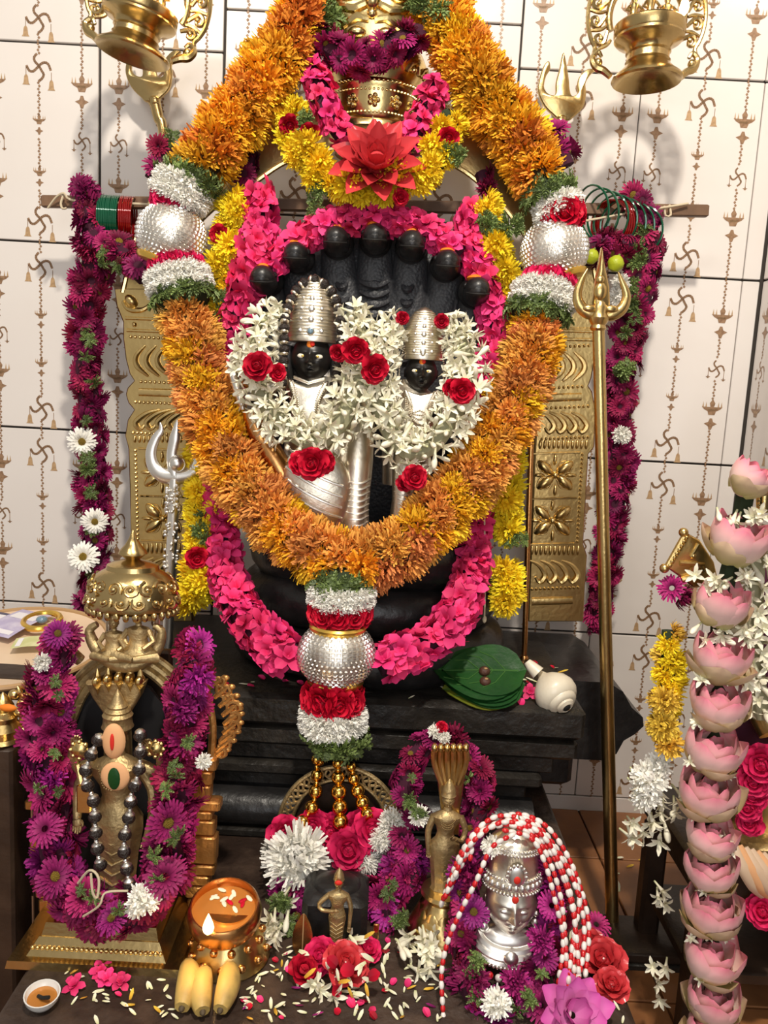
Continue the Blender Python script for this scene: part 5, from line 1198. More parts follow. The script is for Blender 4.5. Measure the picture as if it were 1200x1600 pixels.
# ================================================================== TRIDENTS AND RODS
def flat_trident(name, pts, Y, stem, label, mname='brass_lamp'):
    t = thing(name, W(*stem[-1][:2], Y), label, 'trident')
    m = MB(); m.plate(outline(sm_out(pts, 4), Y), 0.007, 0.0022); m.build('prongs', M[mname], t)
    m = MB(); pxtube(m, stem, [9, 7, 8, 8], 12); m.build('stem', M[mname], t)
    m = MB(); p = W(*stem[0]); s = SP(p); m.lathe(p - Vector((0, 0, 6 * s)), [(8 * s, 0), (10 * s, 3 * s), (8 * s, 7 * s), (9 * s, 11 * s), (6 * s, 14 * s)], 14); m.build('collar', M[mname], t)
TRI = [(0, -98), (-7, -72), (-13, -50), (-14, -32), (-26, -34), (-32, -44), (-29, -60), (-22, -72), (-24, -84), (-32, -78), (-40, -56), (-42, -36), (-32, -14), (-15, 2), (-8, 8), (8, 8), (15, 4), (32, -12), (37, -34), (36, -50), (45, -64), (52, -70), (40, -72), (26, -60), (22, -46), (23, -34), (14, -30), (10, -40), (8, -60)]
flat_trident('brass_trident', [(880 + x * 0.95, 181 + y * 1.0) for x, y in TRI], -0.05, [(876, 190, -0.053), (876, 215, -0.053), (875, 260, -0.055), (870, 420, -0.07)], 'flat brass trident by the wall beneath the right-hand lamp')
flat_trident('brass_trident', [(236 + x * 0.92, 152 + y * 1.0) for x, y in TRI], -0.05, [(242, 160, -0.053), (248, 185, -0.053), (256, 215, -0.055), (275, 420, -0.07)], 'brass trident mostly hidden behind the tilted left-hand lamp')
# tall brass trident on a pole
t = thing('tall_brass_trident', G(958, 1450, 0.006), 'tall brass trident on a long round pole standing on the floor beside the pedestal', 'trident')
top = W(935, 505, -0.45); bot = G(957, 1455, 0.006); m = MB(); s = SP(top)
m.tube([bot, bot.lerp(top, .33), bot.lerp(top, .66), top], [10 * SP(bot)] * 2 + [10 * s, 9.5 * s], 18); m.build('pole', M['brass'], t)
m = MB(); m.lathe(top - Vector((0, 0, 12 * s)), [(10 * s, 0), (13 * s, 4 * s), (11 * s, 9 * s), (14 * s, 14 * s), (16 * s, 20 * s), (12 * s, 28 * s), (13 * s, 36 * s), (9 * s, 44 * s)], 18); m.build('socket', M['brass'], t)
yT = -0.45
m = MB(); m.plate(outline([(938, 388), (944, 420), (950, 450), (951, 475), (946, 497), (930, 497), (925, 475), (926, 455), (931, 425)], yT + .006), 0.014, 0.004); m.build('middle_prong', M['brass'], t)
m = MB(); pxtube(m, [(938, 492, yT), (955, 492, yT), (972, 482, yT), (979, 462, yT), (972, 440, yT), (966, 425, yT)], [8, 10, 9, 7, 5, 1], 10, 0.8); m.build('side_prong', M['brass'], t)
m = MB(); pxtube(m, [(938, 492, yT), (922, 490, yT), (908, 480, yT), (902, 462, yT), (908, 440, yT), (918, 420, yT)], [8, 10, 9, 7, 5, 1], 10, 0.8); m.build('side_prong', M['brass'], t)
m = MB(); m.ell(W(938, 455, yT - .008), (10 * s, 6 * s, 14 * s), 12, 9); m.ell(W(938, 437, yT - .009), (7 * s, 5 * s, 7 * s), 10, 8); m.ell(W(955, 483, yT - .006), (12 * s, 5 * s, 6 * s), 10, 7); m.ell(W(921, 482, yT - .006), (12 * s, 5 * s, 6 * s), 10, 7); m.build('embossed_boss', M['brass'], t)
# silver trident with bells
t = thing('silver_trident', Vector((W(266, 900, -0.3).x, -0.3, 0.447)), 'silver trident with clusters of tiny bells on its shaft, beside the brass post', 'trident')
yS = -0.30; m = MB(); a = W(273, 748, yS); b = W(262, 1000, yS); s = SP(a); d = (b - a); b = a + d * ((0.447 - a.z) / d.z); m.tube([b, a], 8.5 * s, 14); m.build('shaft', M['silver_white'], t)
m = MB(); pxtube(m, [(278, 745, yS), (256, 743, yS), (241, 730, yS), (236, 708, yS), (243, 686, yS), (252, 672, yS), (250, 660, yS)], [13, 12, 11, 9, 8, 6, 1], 12, 0.6); m.build('side_prong', M['silver_white'], t)
m = MB(); pxtube(m, [(276, 745, yS), (296, 741, yS), (308, 726, yS), (312, 705, yS), (306, 680, yS)], [13, 11, 10, 8, 2], 12, 0.6); m.build('side_prong', M['silver_white'], t)
m = MB(); pxtube(m, [(272, 745, yS - .004), (268, 715, yS - .004), (273, 685, yS - .004), (277, 656, yS - .004)], [8, 8, 9, 1], 10, 0.5); m.build('middle_prong', M['silver_white'], t)
m = MB(); m.ell(W(277, 724, yS - .012), 13 * s, 14, 10); m.build('ball', M['silver_white'], t)
bm = MB(); bm.ell((0, 0, 0), 1, 8, 6); BELL = bm.mesh('tiny_bell', M['silver_white'])
for k in range(70):
    v = rnd.choice((rnd.uniform(756, 800), rnd.uniform(815, 885))); a_ = rnd.uniform(-1.9, 1.9); p = W(272 - (v - 750) * .045, v, yS) + Vector((math.sin(a_) * 10.5 * s, -math.cos(a_) * 10.5 * s, 0)); link('tiny_bell', BELL, Matrix.Translation(p) @ Matrix.Scale(2.9 * s, 4), t)
# thin brass rod
t = thing('thin_brass_rod', G(819, 1030, 0.447), 'thin straight brass rod standing in front of the embossed brass post', 'rod')
b = G(819, 1030, 0.4435); a = W(834, 560, b.y); m = MB(); m.tube([b, a], 4.6 * SP(a), 12); m.build('shaft', M['copper'], t); m = MB(); m.lathe(b, [(7 * SP(b), 0), (7 * SP(b), 3 * SP(b)), (5 * SP(b), 6 * SP(b))], 12); m.build('foot', M['copper'], t)
t = thing('cotton_string', G(757, 970, 0.45), 'thin pale string hanging down between pink and yellow garlands', 'string')
m = MB(); m.tube(wpath([(757, 810, -0.36), (758, 900, -0.38), (757, 966, -0.385)], .02), 1.3 * S(-.37), 6); m.build('thread', M['twine'], t); m = MB(); p = W(757, 968, -0.385); m.ell(p, (3.5 * SP(p), 3.5 * SP(p), 6 * SP(p)), 8, 6); m.build('knot', M['twine'], t)
# ================================================================== LEFT FRONT: BRASS FIGURE WITH ARCH, CANOPY AND ASTER GARLAND
base = G(165, 1518, ZP); YI = -0.70
lt = thing('brass_standing_idol', Vector((G(185, 1470, ZP).x, YI, ZP)), 'brass standing four-armed idol with paste-covered face inside a bronze arch', 'idol')
c0 = G(185, 1470, ZP); Yb = c0.y
# plinth: three stepped slabs with sloping front
def step(hw, yf, yb, z0, z1, inset, name, mname='brass_dull'):
    m = MB(); cx = c0.x - 0.012
    vs = [(cx - hw, yf, z0), (cx + hw, yf, z0), (cx + hw, yb, z0), (cx - hw, yb, z0), (cx - hw + inset, yf + inset, z1), (cx + hw - inset, yf + inset, z1), (cx + hw - inset, yb, z1), (cx - hw + inset, yb, z1)]
    m.add(vs, [(0, 3, 2, 1), (4, 5, 6, 7), (0, 1, 5, 4), (1, 2, 6, 5), (2, 3, 7, 6), (3, 0, 4, 7)]); return m.build(name, M[mname], lt, True, 30)
yf0 = G(160, 1522, ZP).y
step(0.112, yf0, yf0 + 0.17, ZP, ZP + 0.010, 0.002, 'plinth_foot', 'brass_lamp'); step(0.090, yf0 + 0.012, yf0 + 0.16, ZP + 0.010, ZP + 0.030, 0.012, 'plinth_slope', 'brass_lamp'); step(0.076, yf0 + 0.026, yf0 + 0.15, ZP + 0.030, ZP + 0.046, 0.004, 'plinth_top', 'brass_lamp')
m = MB(); bead_row(m, [Vector((c0.x - .095, yf0 + .016, ZP + .020)), Vector((c0.x + .070, yf0 + .016, ZP + .020))], .0030, .0062); m.build('plinth_beading', M['brass'], lt)
yI = yf0 + 0.085; zI = ZP + 0.046
# figure
def at_idol(px_, py_, d=0.0): return W(px_, py_, yI - d)
H = at_idol(183, 1125).z - zI
bx = Vector((at_idol(183, 1300).x, yI, zI))
fI = figurine(lt, bx, H * 0.99, 'brass_dull', [[(.115, .76, 0), (.19, .66, .02), (.20, .52, .04), (.175, .40, .05)], [(-.115, .76, 0), (-.19, .66, .02), (-.185, .56, .06), (-.18, .50, .08)],
              [(.11, .77, 0), (.22, .74, .0), (.235, .84, .03), (.20, .89, .05)], [(-.11, .77, 0), (-.21, .74, .0), (-.225, .82, .03), (-.20, .88, .05)]],
              [(.072, 0), (.082, .012), (.075, .03), (.072, .06), (.078, .075), (.062, .09), (.066, .10), (.050, .115), (.052, .125), (.036, .14), (.030, .16), (.016, .19), (.001, .215)], robe=1.15)
s = SP(bx)
def disc(px_, py_, r, name, d=0.03):
    p = at_idol(px_, py_, d); m = MB(); sc = SP(p); m.lathe(p, [(r * sc, -3 * sc), (r * 1.05 * sc, 0), (r * .8 * sc, 3 * sc), (r * .4 * sc, 5 * sc), (1 * sc, 6 * sc)], 18, axis=(0, -1, 0))
    for k in range(8): m.ell(p + Vector((math.cos(k * PI / 4) * r * 1.05 * sc, 0, math.sin(k * PI / 4) * r * 1.05 * sc)), 4 * sc, 7, 5)
    m.build(name, M['brass'], lt)
disc(124, 1172, 13, 'wheel_emblem'); disc(243, 1170, 12, 'conch_emblem')
m = MB(); p = at_idol(132, 1248, .03); m.bevbox(p, (22 * s, 8 * s, 44 * s), 2 * s); m.tube([at_idol(128, 1225, .03), at_idol(122, 1195, .02)], 5 * s, 8); m.build('club_emblem', M['brass'], lt)
m = MB(); p = at_idol(178, 1158, .046); m.ell(p, (17 * s, 8 * s, 27 * s), 16, 12); fp = m.build('face_paste', M['sandal'], lt)
m = MB(); m.ell(p + Vector((0, -8 * s, 2 * s)), (3.2 * s, 2 * s, 13 * s), 8, 8); m.build('red_stripe', M['red_paint'], fp)
m = MB(); p = at_idol(180, 1213, .052); m.ell(p, (21 * s, 6 * s, 22 * s), 16, 10); cp_ = m.build('chest_paste', M['sandal'], lt)
m = MB(); m.ell(p + Vector((0, -5.5 * s, -1 * s)), (9 * s, 2 * s, 17 * s), 10, 8); m.build('green_leaf', M['betel'], cp_)
# five-headed hood behind the figure
yh = yI + 0.035
m = MB(); m.plate(outline([(138, 1062), (232, 1060), (224, 1082), (208, 1108), (196, 1140), (176, 1140), (164, 1108), (148, 1085)], yh - .012), 0.014, 0.004); m.plate(outline([(166, 1140), (206, 1140), (210, 1300), (162, 1300)], yh), 0.012, .003); hb = m.build('serpent_hood', M['brass_dull'], lt)
for x, y in ((152, 1056), (169, 1053), (186, 1051), (203, 1052), (219, 1056)):
    m = MB(); p = W(x, y + 8, yh - .020); m.ell(p, (7.5 * s, 12 * s, 10 * s), 10, 8); m.lathe(p + Vector((0, 0, 5 * s)), [(5 * s, 0), (4 * s, 8 * s), (1 * s, 15 * s)], 8)
    m.add([W(x - 7, y + 14, yh - .026), W(x + 7, y + 14, yh - .026), W(x + 1, y + 33, yh - .022), W(x, y + 22, yh - .034)], [(0, 3, 2), (3, 1, 2), (0, 1, 3), (0, 2, 1)]); m.build('serpent_head', M['brass'], hb)
m = MB(); m.plate(outline([(108, 1400), (104, 1200), (118, 1120), (150, 1072), (193, 1055), (236, 1072), (272, 1120), (288, 1200), (290, 1400)], yI + .060), .008, 0); m.build('black_backing', M['cloth_black'], lt)
# arch behind: ribbed shoulders, columns, leafy scrolls on the outside
ya = yI + 0.055
archp = [(78, 1400), (74, 1300), (78, 1200), (92, 1120), (120, 1062), (165, 1025), (205, 1018), (245, 1030), (285, 1068), (305, 1130), (312, 1210), (312, 1300), (306, 1400)]
for k, off in enumerate((0, 13, 26)):
    m = MB(); cc = (193, 1220); pts = [(cc[0] + (x - cc[0]) * (1 - off / 135), cc[1] + (y - cc[1]) * (1 - off / 220), ya - .004 * k) for x, y in archp[3:10]]
    pxtube(m, pts, [6.5, 6.5], 8); m.build('arch_rib', M['brass_dull'], lt)
for sx, xs in ((1, (322, 326, 318)), (-1, (72, 68, 66))):
    yc = ya
    for (y0, y1, hw) in ((1180, 1200, 22), (1200, 1222, 16), (1222, 1246, 14), (1246, 1262, 30), (1262, 1276, 18), (1276, 1300, 22), (1300, 1345, 25), (1345, 1362, 24), (1362, 1378, 17), (1378, 1398, 20), (1398, 1420, 16)):
        cxx = (318 - (y0 - 1180) * 0.03) if sx > 0 else (70 + (y0 - 1180) * 0.05)
        m = MB(); a = W(cxx, (y0 + y1) / 2, yc); sc = SP(a); m.bevbox(a, (2 * hw * sc, 26 * sc, (y1 - y0) * sc * 1.02), 2.5 * sc); m.build('column_block', M['bronze_warm'], lt)
    for q in range(9):
        y = 1064 + q * 14; bow = 30 * math.sin(PI * (q + .6) / 9.5); x0 = (336 + bow) if sx > 0 else (56 - bow * .5); m = MB(); p = W(x0, y, yc); sc = SP(p)
        spiral(m, p, Vector((1, 0, 0)), Vector((0, 0, 1)), (13 if q % 2 else 10) * sc, 1.4, 4.2 * sc, sx if q % 2 else -sx, 1.0 + q * 1.7, 16)
        m.tube([W(x0 - sx * 16, y + 12, yc), p + Vector((-sx * 6 * sc, 0, -4 * sc)), p + Vector((sx * 8 * sc, 0, 8 * sc))], [4 * sc, 5 * sc, 2 * sc], 7); m.ell(W(x0 + sx * 11, y - 5, yc), (6 * sc, 4 * sc, 4.5 * sc), 8, 6); m.build('leafy_scroll', M['bronze_warm'], lt)
    m = MB(); pxtube(m, [((330 if sx > 0 else 62), 1190, yc), ((332 if sx > 0 else 56), 1130, yc), ((322 if sx > 0 else 66), 1070, yc)], [7, 6, 5], 8); m.build('arch_edge', M['bronze_warm'], lt)
for sx, x0 in ((-1, 118), (1, 292)):
    m = MB(); pxtube(m, [(x0 - sx * 8, 1032, ya), (x0 + sx * 8, 1018, ya - .006), (x0 + sx * 20, 1000, ya - .008), (x0 + sx * 8, 990, ya - .008), (x0 - sx * 4, 1000, ya - .008), (x0 + sx * 2, 1010, ya - .01)], [9, 10, 9, 8, 6, 4], 9); m.build('corner_scroll', M['brass_dull'], lt)
# crown piece over the arch: crescent seat with two small seated figures, canopy above
cn = thing('brass_canopy_shrine', W(205, 1040, -0.62), 'small embossed brass canopy over two seated brass figures above the arch', 'shrine')
yC = -0.715
m = MB(); pxtube(m, [(152, 975, yC), (140, 985, yC), (146, 1005, yC), (165, 1028, yC - .008), (195, 1040, yC - .012), (228, 1032, yC - .008), (248, 1008, yC), (252, 985, yC), (240, 978, yC)], [5, 8, 10, 11, 12, 11, 10, 8, 5], 12); m.build('crescent_seat', M['brass_dull'], cn)
for x, k in ((178, 0.9), (216, 1.05)):
    b = W(x, 1030, yC - .01); sc = SP(b) * k; m = MB()
    m.lathe(b, [(26 * sc, 0), (30 * sc, 6 * sc), (27 * sc, 14 * sc), (16 * sc, 22 * sc), (13 * sc, 32 * sc), (17 * sc, 42 * sc), (16 * sc, 48 * sc), (5 * sc, 52 * sc), (4.5 * sc, 56 * sc)], 18, sy=.75)
    for sx in (-1, 1): m.tube([b + Vector((sx * 15 * sc, 0, 45 * sc)), b + Vector((sx * 24 * sc, -6 * sc, 30 * sc)), b + Vector((sx * 12 * sc, -18 * sc, 22 * sc))], [5 * sc, 4.5 * sc, 4 * sc], 8); m.tube([b + Vector((sx * 10 * sc, -6 * sc, 8 * sc)), b + Vector((sx * 30 * sc, -14 * sc, 9 * sc)), b + Vector((0, -24 * sc, 7 * sc))], [8 * sc, 8 * sc, 5 * sc], 9)
    sf = m.build('seated_figure', M['brass_dull'], cn)
    head_shape(b + Vector((0, -2 * sc, 66 * sc)), 11 * sc, .82, .86, seg=30, rings=26).build('head', M['brass_dull'], sf)
    m = MB(); m.lathe(b + Vector((0, 0, 72 * sc)), [(10 * sc, 0), (11 * sc, 4 * sc), (8 * sc, 10 * sc), (7 * sc, 16 * sc), (2 * sc, 24 * sc)], 14); m.build('crown', M['brass_dull'], sf)
m = MB(); b = W(207, 945, yC + .02); sc = SP(b)
m.lathe(b, [(60 * sc, -6 * sc), (69 * sc, 0), (70 * sc, 6 * sc), (69 * sc, 20 * sc), (66 * sc, 34 * sc), (58 * sc, 46 * sc), (47 * sc, 54 * sc), (41 * sc, 57 * sc), (39 * sc, 64 * sc), (30 * sc, 68 * sc), (14 * sc, 72 * sc), (8 * sc, 74 * sc)], 36, sy=.8); cy = m.build('canopy', M['brass_lamp'], cn)
m = MB()
for k in range(16):
    a = 2 * PI * k / 16
    for q, (r, h) in enumerate(((68, 16), (64, 36))):
        p = b + Vector((r * sc * math.cos(a + q * .2), .8 * r * sc * math.sin(a + q * .2), h * sc)); m.ell(p, (5 * sc, 5 * sc, 4 * sc), 8, 6)
        nr = Vector((math.cos(a + q * .2), math.sin(a + q * .2), .5)).normalized(); e1 = Vector((-math.sin(a + q * .2), math.cos(a + q * .2), 0)); spiral(m, p, e1, nr.cross(e1), 13 * sc, 1.3, 2.6 * sc, 1 if k % 2 else -1, k * 1.1)
m.build('embossed_foliage', M['brass_lamp'], cy); cy_f = MB()
for k in range(30): a = 2 * PI * k / 30; cy_f.ell(b + Vector((68 * sc * math.cos(a), .8 * 68 * sc * math.sin(a), -6 * sc)), (5 * sc, 4 * sc, 7 * sc), 7, 5)
cy_f.build('scalloped_fringe', M['brass_lamp'], cy)
m = MB(); m.lathe(b + Vector((0, 0, 72 * sc)), [(9 * sc, 0), (16 * sc, 6 * sc), (22 * sc, 10 * sc), (20 * sc, 15 * sc), (12 * sc, 24 * sc), (6 * sc, 34 * sc), (3 * sc, 44 * sc), (.5 * sc, 47 * sc)], 18); m.build('finial', M['brass_lamp'], cy)
for x in (170, 245):
    m = MB(); m.tube([W(x, 1030, yC + .03), W(x, 940, yC + .03)], 5 * sc, 10); m.build('pillar', M['silver'], cn)
m = MB(); m.bevbox((W(205, 1090, yC + .05).x, yC + .075, (W(205, 1042, yC).z + ZP) / 2), (0.10, 0.02, W(205, 1042, yC).z - ZP), .002); m.build('back_stand', M['wood_dark'], cn)
# bead chain of dark beads in silver caps on the figure
bc = thing('silver_bead_chain', bx + Vector((0, -.06, .02)), 'chain of black and silver beads hanging over the brass standing idol', 'bead chain')
for pts, n in (([(153, 1157, .045), (140, 1185, .05), (133, 1215, .055), (146, 1250, .06), (149, 1290, .065), (152, 1325, .07), (157, 1352, .075)], 9), ([(219, 1150, .045), (219, 1190, .05), (213, 1220, .055), (205, 1243, .06), (203, 1270, .06), (196, 1298, .065), (194, 1330, .07), (198, 1355, .075), (202, 1382, .075)], 10)):
    path = [Vector(p) for p in cr([at_idol(*p) for p in pts], .004)]; acc = arc_samples(path)
    for k in range(n):
        p, tg = along(path, acc, acc[-1] * k / (n - 1)); sc = SP(p); R3 = frame_to(tg).to_3x3()
        m = MB(); m.ell(p, (10.5 * sc, 10.5 * sc, 9 * sc), 14, 9, R=R3); bd = m.build('black_bead', M['rudraksha'], bc)
        m = MB(); m.lathe(p - tg * 5 * sc, [(8.2 * sc, 0), (8.2 * sc, 2.5 * sc), (5 * sc, 5.5 * sc), (2 * sc, 7 * sc)], 12, axis=-tg); m.build('silver_cap', M['silver_white'], bd)
        if k < n - 1: p2, _ = along(path, acc, acc[-1] * (k + .5) / (n - 1)); m = MB(); m.ell(p2, 4 * sc, 8, 6); m.build('link_bead', M['silver_white'], bc)
# aster garland round the figure
g = thing('aster_garland', bx + Vector((0, -.08, 0)), 'purple aster garland with yellow-eyed blooms wreathed round the brass standing idol', 'garland')
pa = S(-.76, 1200)
strand(g, [(100, 990, -.72), (88, 1030, -.735), (76, 1090, -.74), (76, 1160, -.745), (82, 1230, -.75), (84, 1300, -.76), (98, 1370, -.775), (130, 1420, -.79), (180, 1438, -.80)], [24 * pa, 40 * pa, 44 * pa, 44 * pa, 42 * pa, 40 * pa, 34 * pa], [(ASTER, 2), (ASTERV, 1)], 29 * pa, seed=41, core='core_dark', spacing=.0048, eye=.2, jit=.75)
strand(g, [(306, 995, -.70), (300, 1040, -.72), (290, 1090, -.735), (283, 1150, -.74), (284, 1210, -.745), (268, 1280, -.755), (262, 1340, -.77), (240, 1400, -.785), (180, 1438, -.80)], [22 * pa, 36 * pa, 40 * pa, 40 * pa, 42 * pa, 40 * pa, 34 * pa], [(ASTER, 2), (ASTERV, 1)], 29 * pa, seed=42, core='core_dark', spacing=.0048, eye=.2, jit=.75)
for x, y, r, Y in ((262, 1285, 36, -.80), (258, 1370, 34, -.82), (70, 1295, 30, -.80), (85, 1370, 32, -.81), (130, 1400, 32, -.825), (175, 1435, 28, -.835), (90, 990, 24, -.75), (310, 1060, 28, -.76), (285, 1110, 26, -.775)):
    p = W(x, y, Y); put_flower(ASTERV, p, (CAM - p).normalized() + Vector((rnd.uniform(-.8, .8), 0, rnd.uniform(-.6, .6))), r * SP(p), g, eye=rnd.random() < .6)
ball_flowers(g, WHITEM, [(225, 1405, -.835, 28), (212, 1418, -.83, 18), (318, 1190, -.77, 14), (66, 1035, -.76, 16)])
scatter_sprigs(g, [(80, 1040, -.78), (90, 1300, -.80), (150, 1410, -.83), (250, 1340, -.81), (285, 1150, -.78)], 18 * pa, 16, 17, .03)
m = MB(); m.tube(wpath([(122, 1380, -.83), (140, 1360, -.84), (154, 1372, -.845), (152, 1402, -.85), (145, 1395, -.852), (142, 1365, -.85)], .004), .0016, 6); m.tube(wpath([(130, 1432, -.84), (155, 1415, -.85), (165, 1395, -.845), (200, 1392, -.845)], .004), .0014, 6); m.build('jute_tie', M['twine'], g)

# ================================================================== TRAY WITH BANKNOTES ON A STOOL
st = thing('wooden_stool', (W(15, 1200, -.55).x, -.52, 0.006), 'dark wooden stool at the picture edge holding the round cream tray', 'stool')
tp = W(22, 1005, -.52); s = SP(tp)
m = MB(); m.bevbox((tp.x - .02, -.52, tp.z - .035), (.26, .20, .04), .004); m.build('seat', M['wood_dark'], st)
for dx in (-.13, .085):
    for dy in (-.08, .08):
        m = MB(); m.bevbox((tp.x + dx, -.52 + dy, (tp.z - .055 + .006) / 2), (.035, .03, tp.z - .062), .003); m.build('leg', M['wood_dark'], st)
m = MB(); m.bevbox((tp.x - .02, -.60, .16), (.2, .014, .05), .002); m.build('apron', M['wood_dark'], st)
tr = thing('round_tray', tp, 'round cream tray with brown rim holding folded banknotes', 'tray')
tn = Vector((0, -.14, 1)).normalized()
m = MB(); m.lathe(tp - tn * .012, [(112 * s, 0), (132 * s, 3 * s), (141 * s, 10 * s), (139 * s, 11 * s), (128 * s, 5 * s), (1 * s, 4 * s)], 48, axis=tn); m.build('dish', M['cream_tray'], tr)
m = MB(); q = Vector((0, 0, 1)).rotation_difference(tn); m.tube([tp - tn * .003 + q @ Vector((140 * s * math.cos(a), 140 * s * math.sin(a), 0)) for a in [k * 2 * PI / 48 for k in range(48)]], 4.5 * s, 8, closed=True); m.build('rim', M['tray_rim'], tr)
def note(x, y, w, h, rot, matn, label, lift, bend=.2):
    d = ray(x, y); t_ = (tp - CAM).dot(tn) / d.dot(tn); p = CAM + d * t_ + tn * lift; o = thing('banknote', p, label, 'banknote'); sc = SP(p)
    Mx = Matrix.Translation(p) @ q.to_matrix().to_4x4() @ Matrix.Rotation(rot, 4, 'Z'); mb = MB(); n = 9; vs = []; fs = []
    for i in range(n):
        for j in (-1, 1):
            for k in (0, 1): vs.append(Mx @ Vector(((i / (n - 1) - .5) * w * sc, j * h * sc / 2, (.5 + bend * 14 * math.sin(PI * i / (n - 1)) + (.5 if k else 0)) * sc)))
    for i in range(n - 1):
        a = i * 4; b = a + 4; fs += [(a + 1, b + 1, b + 3, a + 3), (a, a + 2, b + 2, b), (a, b, b + 1, a + 1), (a + 2, a + 3, b + 3, b + 2)]
    fs += [(0, 1, 3, 2), (n * 4 - 4, n * 4 - 2, n * 4 - 1, n * 4 - 3)]
    mb.add(vs, fs); mb.build('paper', M[matn], o, True, 50)
    for i, (u0, u1, mn) in enumerate(((-.42, -.30, 'note_pale'), (.12, .36, 'note_pale'))):
        mb = MB(); vs = []
        for u in (u0, (u0 + u1) / 2, u1):
            zz = (1.35 + bend * 14 * math.sin(PI * (u + .5))) * sc
            for j in (-.4, .4): vs.append(Mx @ Vector((u * w * sc, j * h * sc, zz)))
        mb.add(vs, [(0, 2, 3, 1), (2, 4, 5, 3)]); mb.build('printed_panel', M[mn], o)
    return o
note(25, 978, 92, 58, 1.25, 'note_violet', 'folded violet banknote lying on the cream tray', .004)
note(-6, 972, 60, 52, 1.3, 'note_dark', 'dark printed slip under the violet banknote at the tray edge', .001, .05)
note(56, 1008, 66, 36, .18, 'note_green', 'folded yellow-green banknote near the tray rim', .003, .25)
jw = thing('amber_ornament', W(68, 972, -.47), 'small amber ornament with pale blue stone beside the violet banknote', 'ornament')
d = ray(66, 975); p = CAM + d * ((tp - CAM).dot(tn) / d.dot(tn)) + tn * .006; sc = SP(p)
m = MB(); m.tube([p + q @ Vector((26 * sc * math.cos(a), 30 * sc * math.sin(a), 0)) for a in [k * 2 * PI / 24 for k in range(24)]], 5 * sc, 8, closed=True); m.build('band', M['gold_foil'], jw)
m = MB(); m.ell(p + tn * 2 * sc, (9 * sc, 9 * sc, 6 * sc), 12, 8); m.build('stone', M['gem'], jw)
# small brass ornament below the tray
bo = thing('brass_bell_ornament', W(8, 1165, -.72), 'small brass figure ornament with orange mark at the edge below the tray', 'ornament')
b = W(6, 1160, -.70); sc = SP(b); m = MB(); m.lathe(b, [(20 * sc, 0), (26 * sc, 4 * sc), (22 * sc, 10 * sc), (27 * sc, 24 * sc), (20 * sc, 36 * sc), (22 * sc, 44 * sc), (12 * sc, 52 * sc), (16 * sc, 60 * sc), (10 * sc, 72 * sc), (1 * sc, 82 * sc)], 20); m.build('body', M['brass'], bo)
for x, y in ((30, 1112), (36, 1098), (30, 1150), (22, 1085)):
    m = MB(); p = W(x, y, -.70); m.ell(p, (9 * sc, 8 * sc, 8 * sc), 10, 7); m.tube([p, p + Vector((10 * sc, 0, 6 * sc)), p + Vector((6 * sc, 0, 14 * sc))], [4 * sc, 4 * sc, 2 * sc], 7); m.build('leaf_scroll', M['brass'], bo)
m = MB(); m.ell(W(12, 1106, -.722), (14 * sc, 5 * sc, 6 * sc), 10, 7); m.build('orange_mark', M['orange_paint'], bo)
m = MB(); m.bevbox((b.x - .01, -.69, (b.z + .006) / 2), (.06, .06, b.z - .006), .004); m.build('dark_post', M['wood_dark'], bo)

# ================================================================== COPPER BOWL LAMP, STAND, BANANAS, SMALL BOWL
cb = G(350, 1518, ZP); yL = cb.y + .03
sd = thing('studded_brass_stand', Vector((cb.x, yL, ZP)), 'domed brass stand covered in round studs under the copper bowl', 'stand')
b = Vector((cb.x, yL, ZP)); s = SP(b); m = MB(); m.lathe(b, [(62 * s, 0), (64 * s, 4 * s), (58 * s, 18 * s), (50 * s, 40 * s), (40 * s, 58 * s), (30 * s, 72 * s), (32 * s, 78 * s)], 32); m.build('dome', M['brass'], sd)
for k in range(3):
    for i in range(12):
        a = 2 * PI * (i + .5 * (k % 2)) / 12; r, h = ((59, 18), (51, 40), (41, 58))[k]
        m = MB(); m.ell(b + Vector((r * s * math.cos(a), r * s * math.sin(a), h * s)), (6.5 * s, 6.5 * s, 6.5 * s), 10, 7); m.build('stud', M['copper'], sd)
bw = thing('copper_oil_bowl', b + Vector((0, 0, 76 * s)), 'copper bowl of oil with one burning wick and floating petals', 'oil lamp')
bc0 = W(352, 1455, yL); s = SP(bc0); tn2 = Vector((0, -.26, 1)).normalized(); q2 = Vector((0, 0, 1)).rotation_difference(tn2)
m = MB(); m.lathe(bc0, [(14 * s, 0), (30 * s, 4 * s), (46 * s, 14 * s), (55 * s, 28 * s), (57 * s, 42 * s), (54 * s, 54 * s), (51 * s, 58 * s), (49 * s, 58 * s), (51 * s, 52 * s), (53 * s, 42 * s), (51 * s, 34 * s)], 48, axis=tn2); m.build('bowl', M['copper'], bw)
m = MB(); m.lathe(bc0 + tn2 * 38 * s, [(52 * s, 0), (30 * s, .6 * s), (.5 * s, .8 * s)], 40, axis=tn2); ol_ = m.build('oil', M['oil'], bw)
for k in range(12):
    a = rnd.uniform(.3, 2.9); r = rnd.uniform(15, 44) * s; m = MB(); p = bc0 + tn2 * 40 * s + q2 @ Vector((r * math.cos(a), r * math.sin(a), 0)); m.ell(p, (8 * s, 3.5 * s, 1.2 * s), 8, 5, R=(q2 @ Quaternion((0, 0, 1), rnd.uniform(0, 3))).to_matrix()); m.build('floating_petal', M['rose'] if k % 5 == 0 else M['tuberose'], bw)
m = MB(); wp = bc0 + tn2 * 52 * s + q2 @ Vector((-14 * s, -49 * s, 0)); m.tube([wp + Vector((0, .006, -.004)), wp + Vector((0, 0, .002))], 2.5 * s, 7); m.build('wick', M['black'], bw)
flame(bw, wp, 8.5 * s, 34 * s)
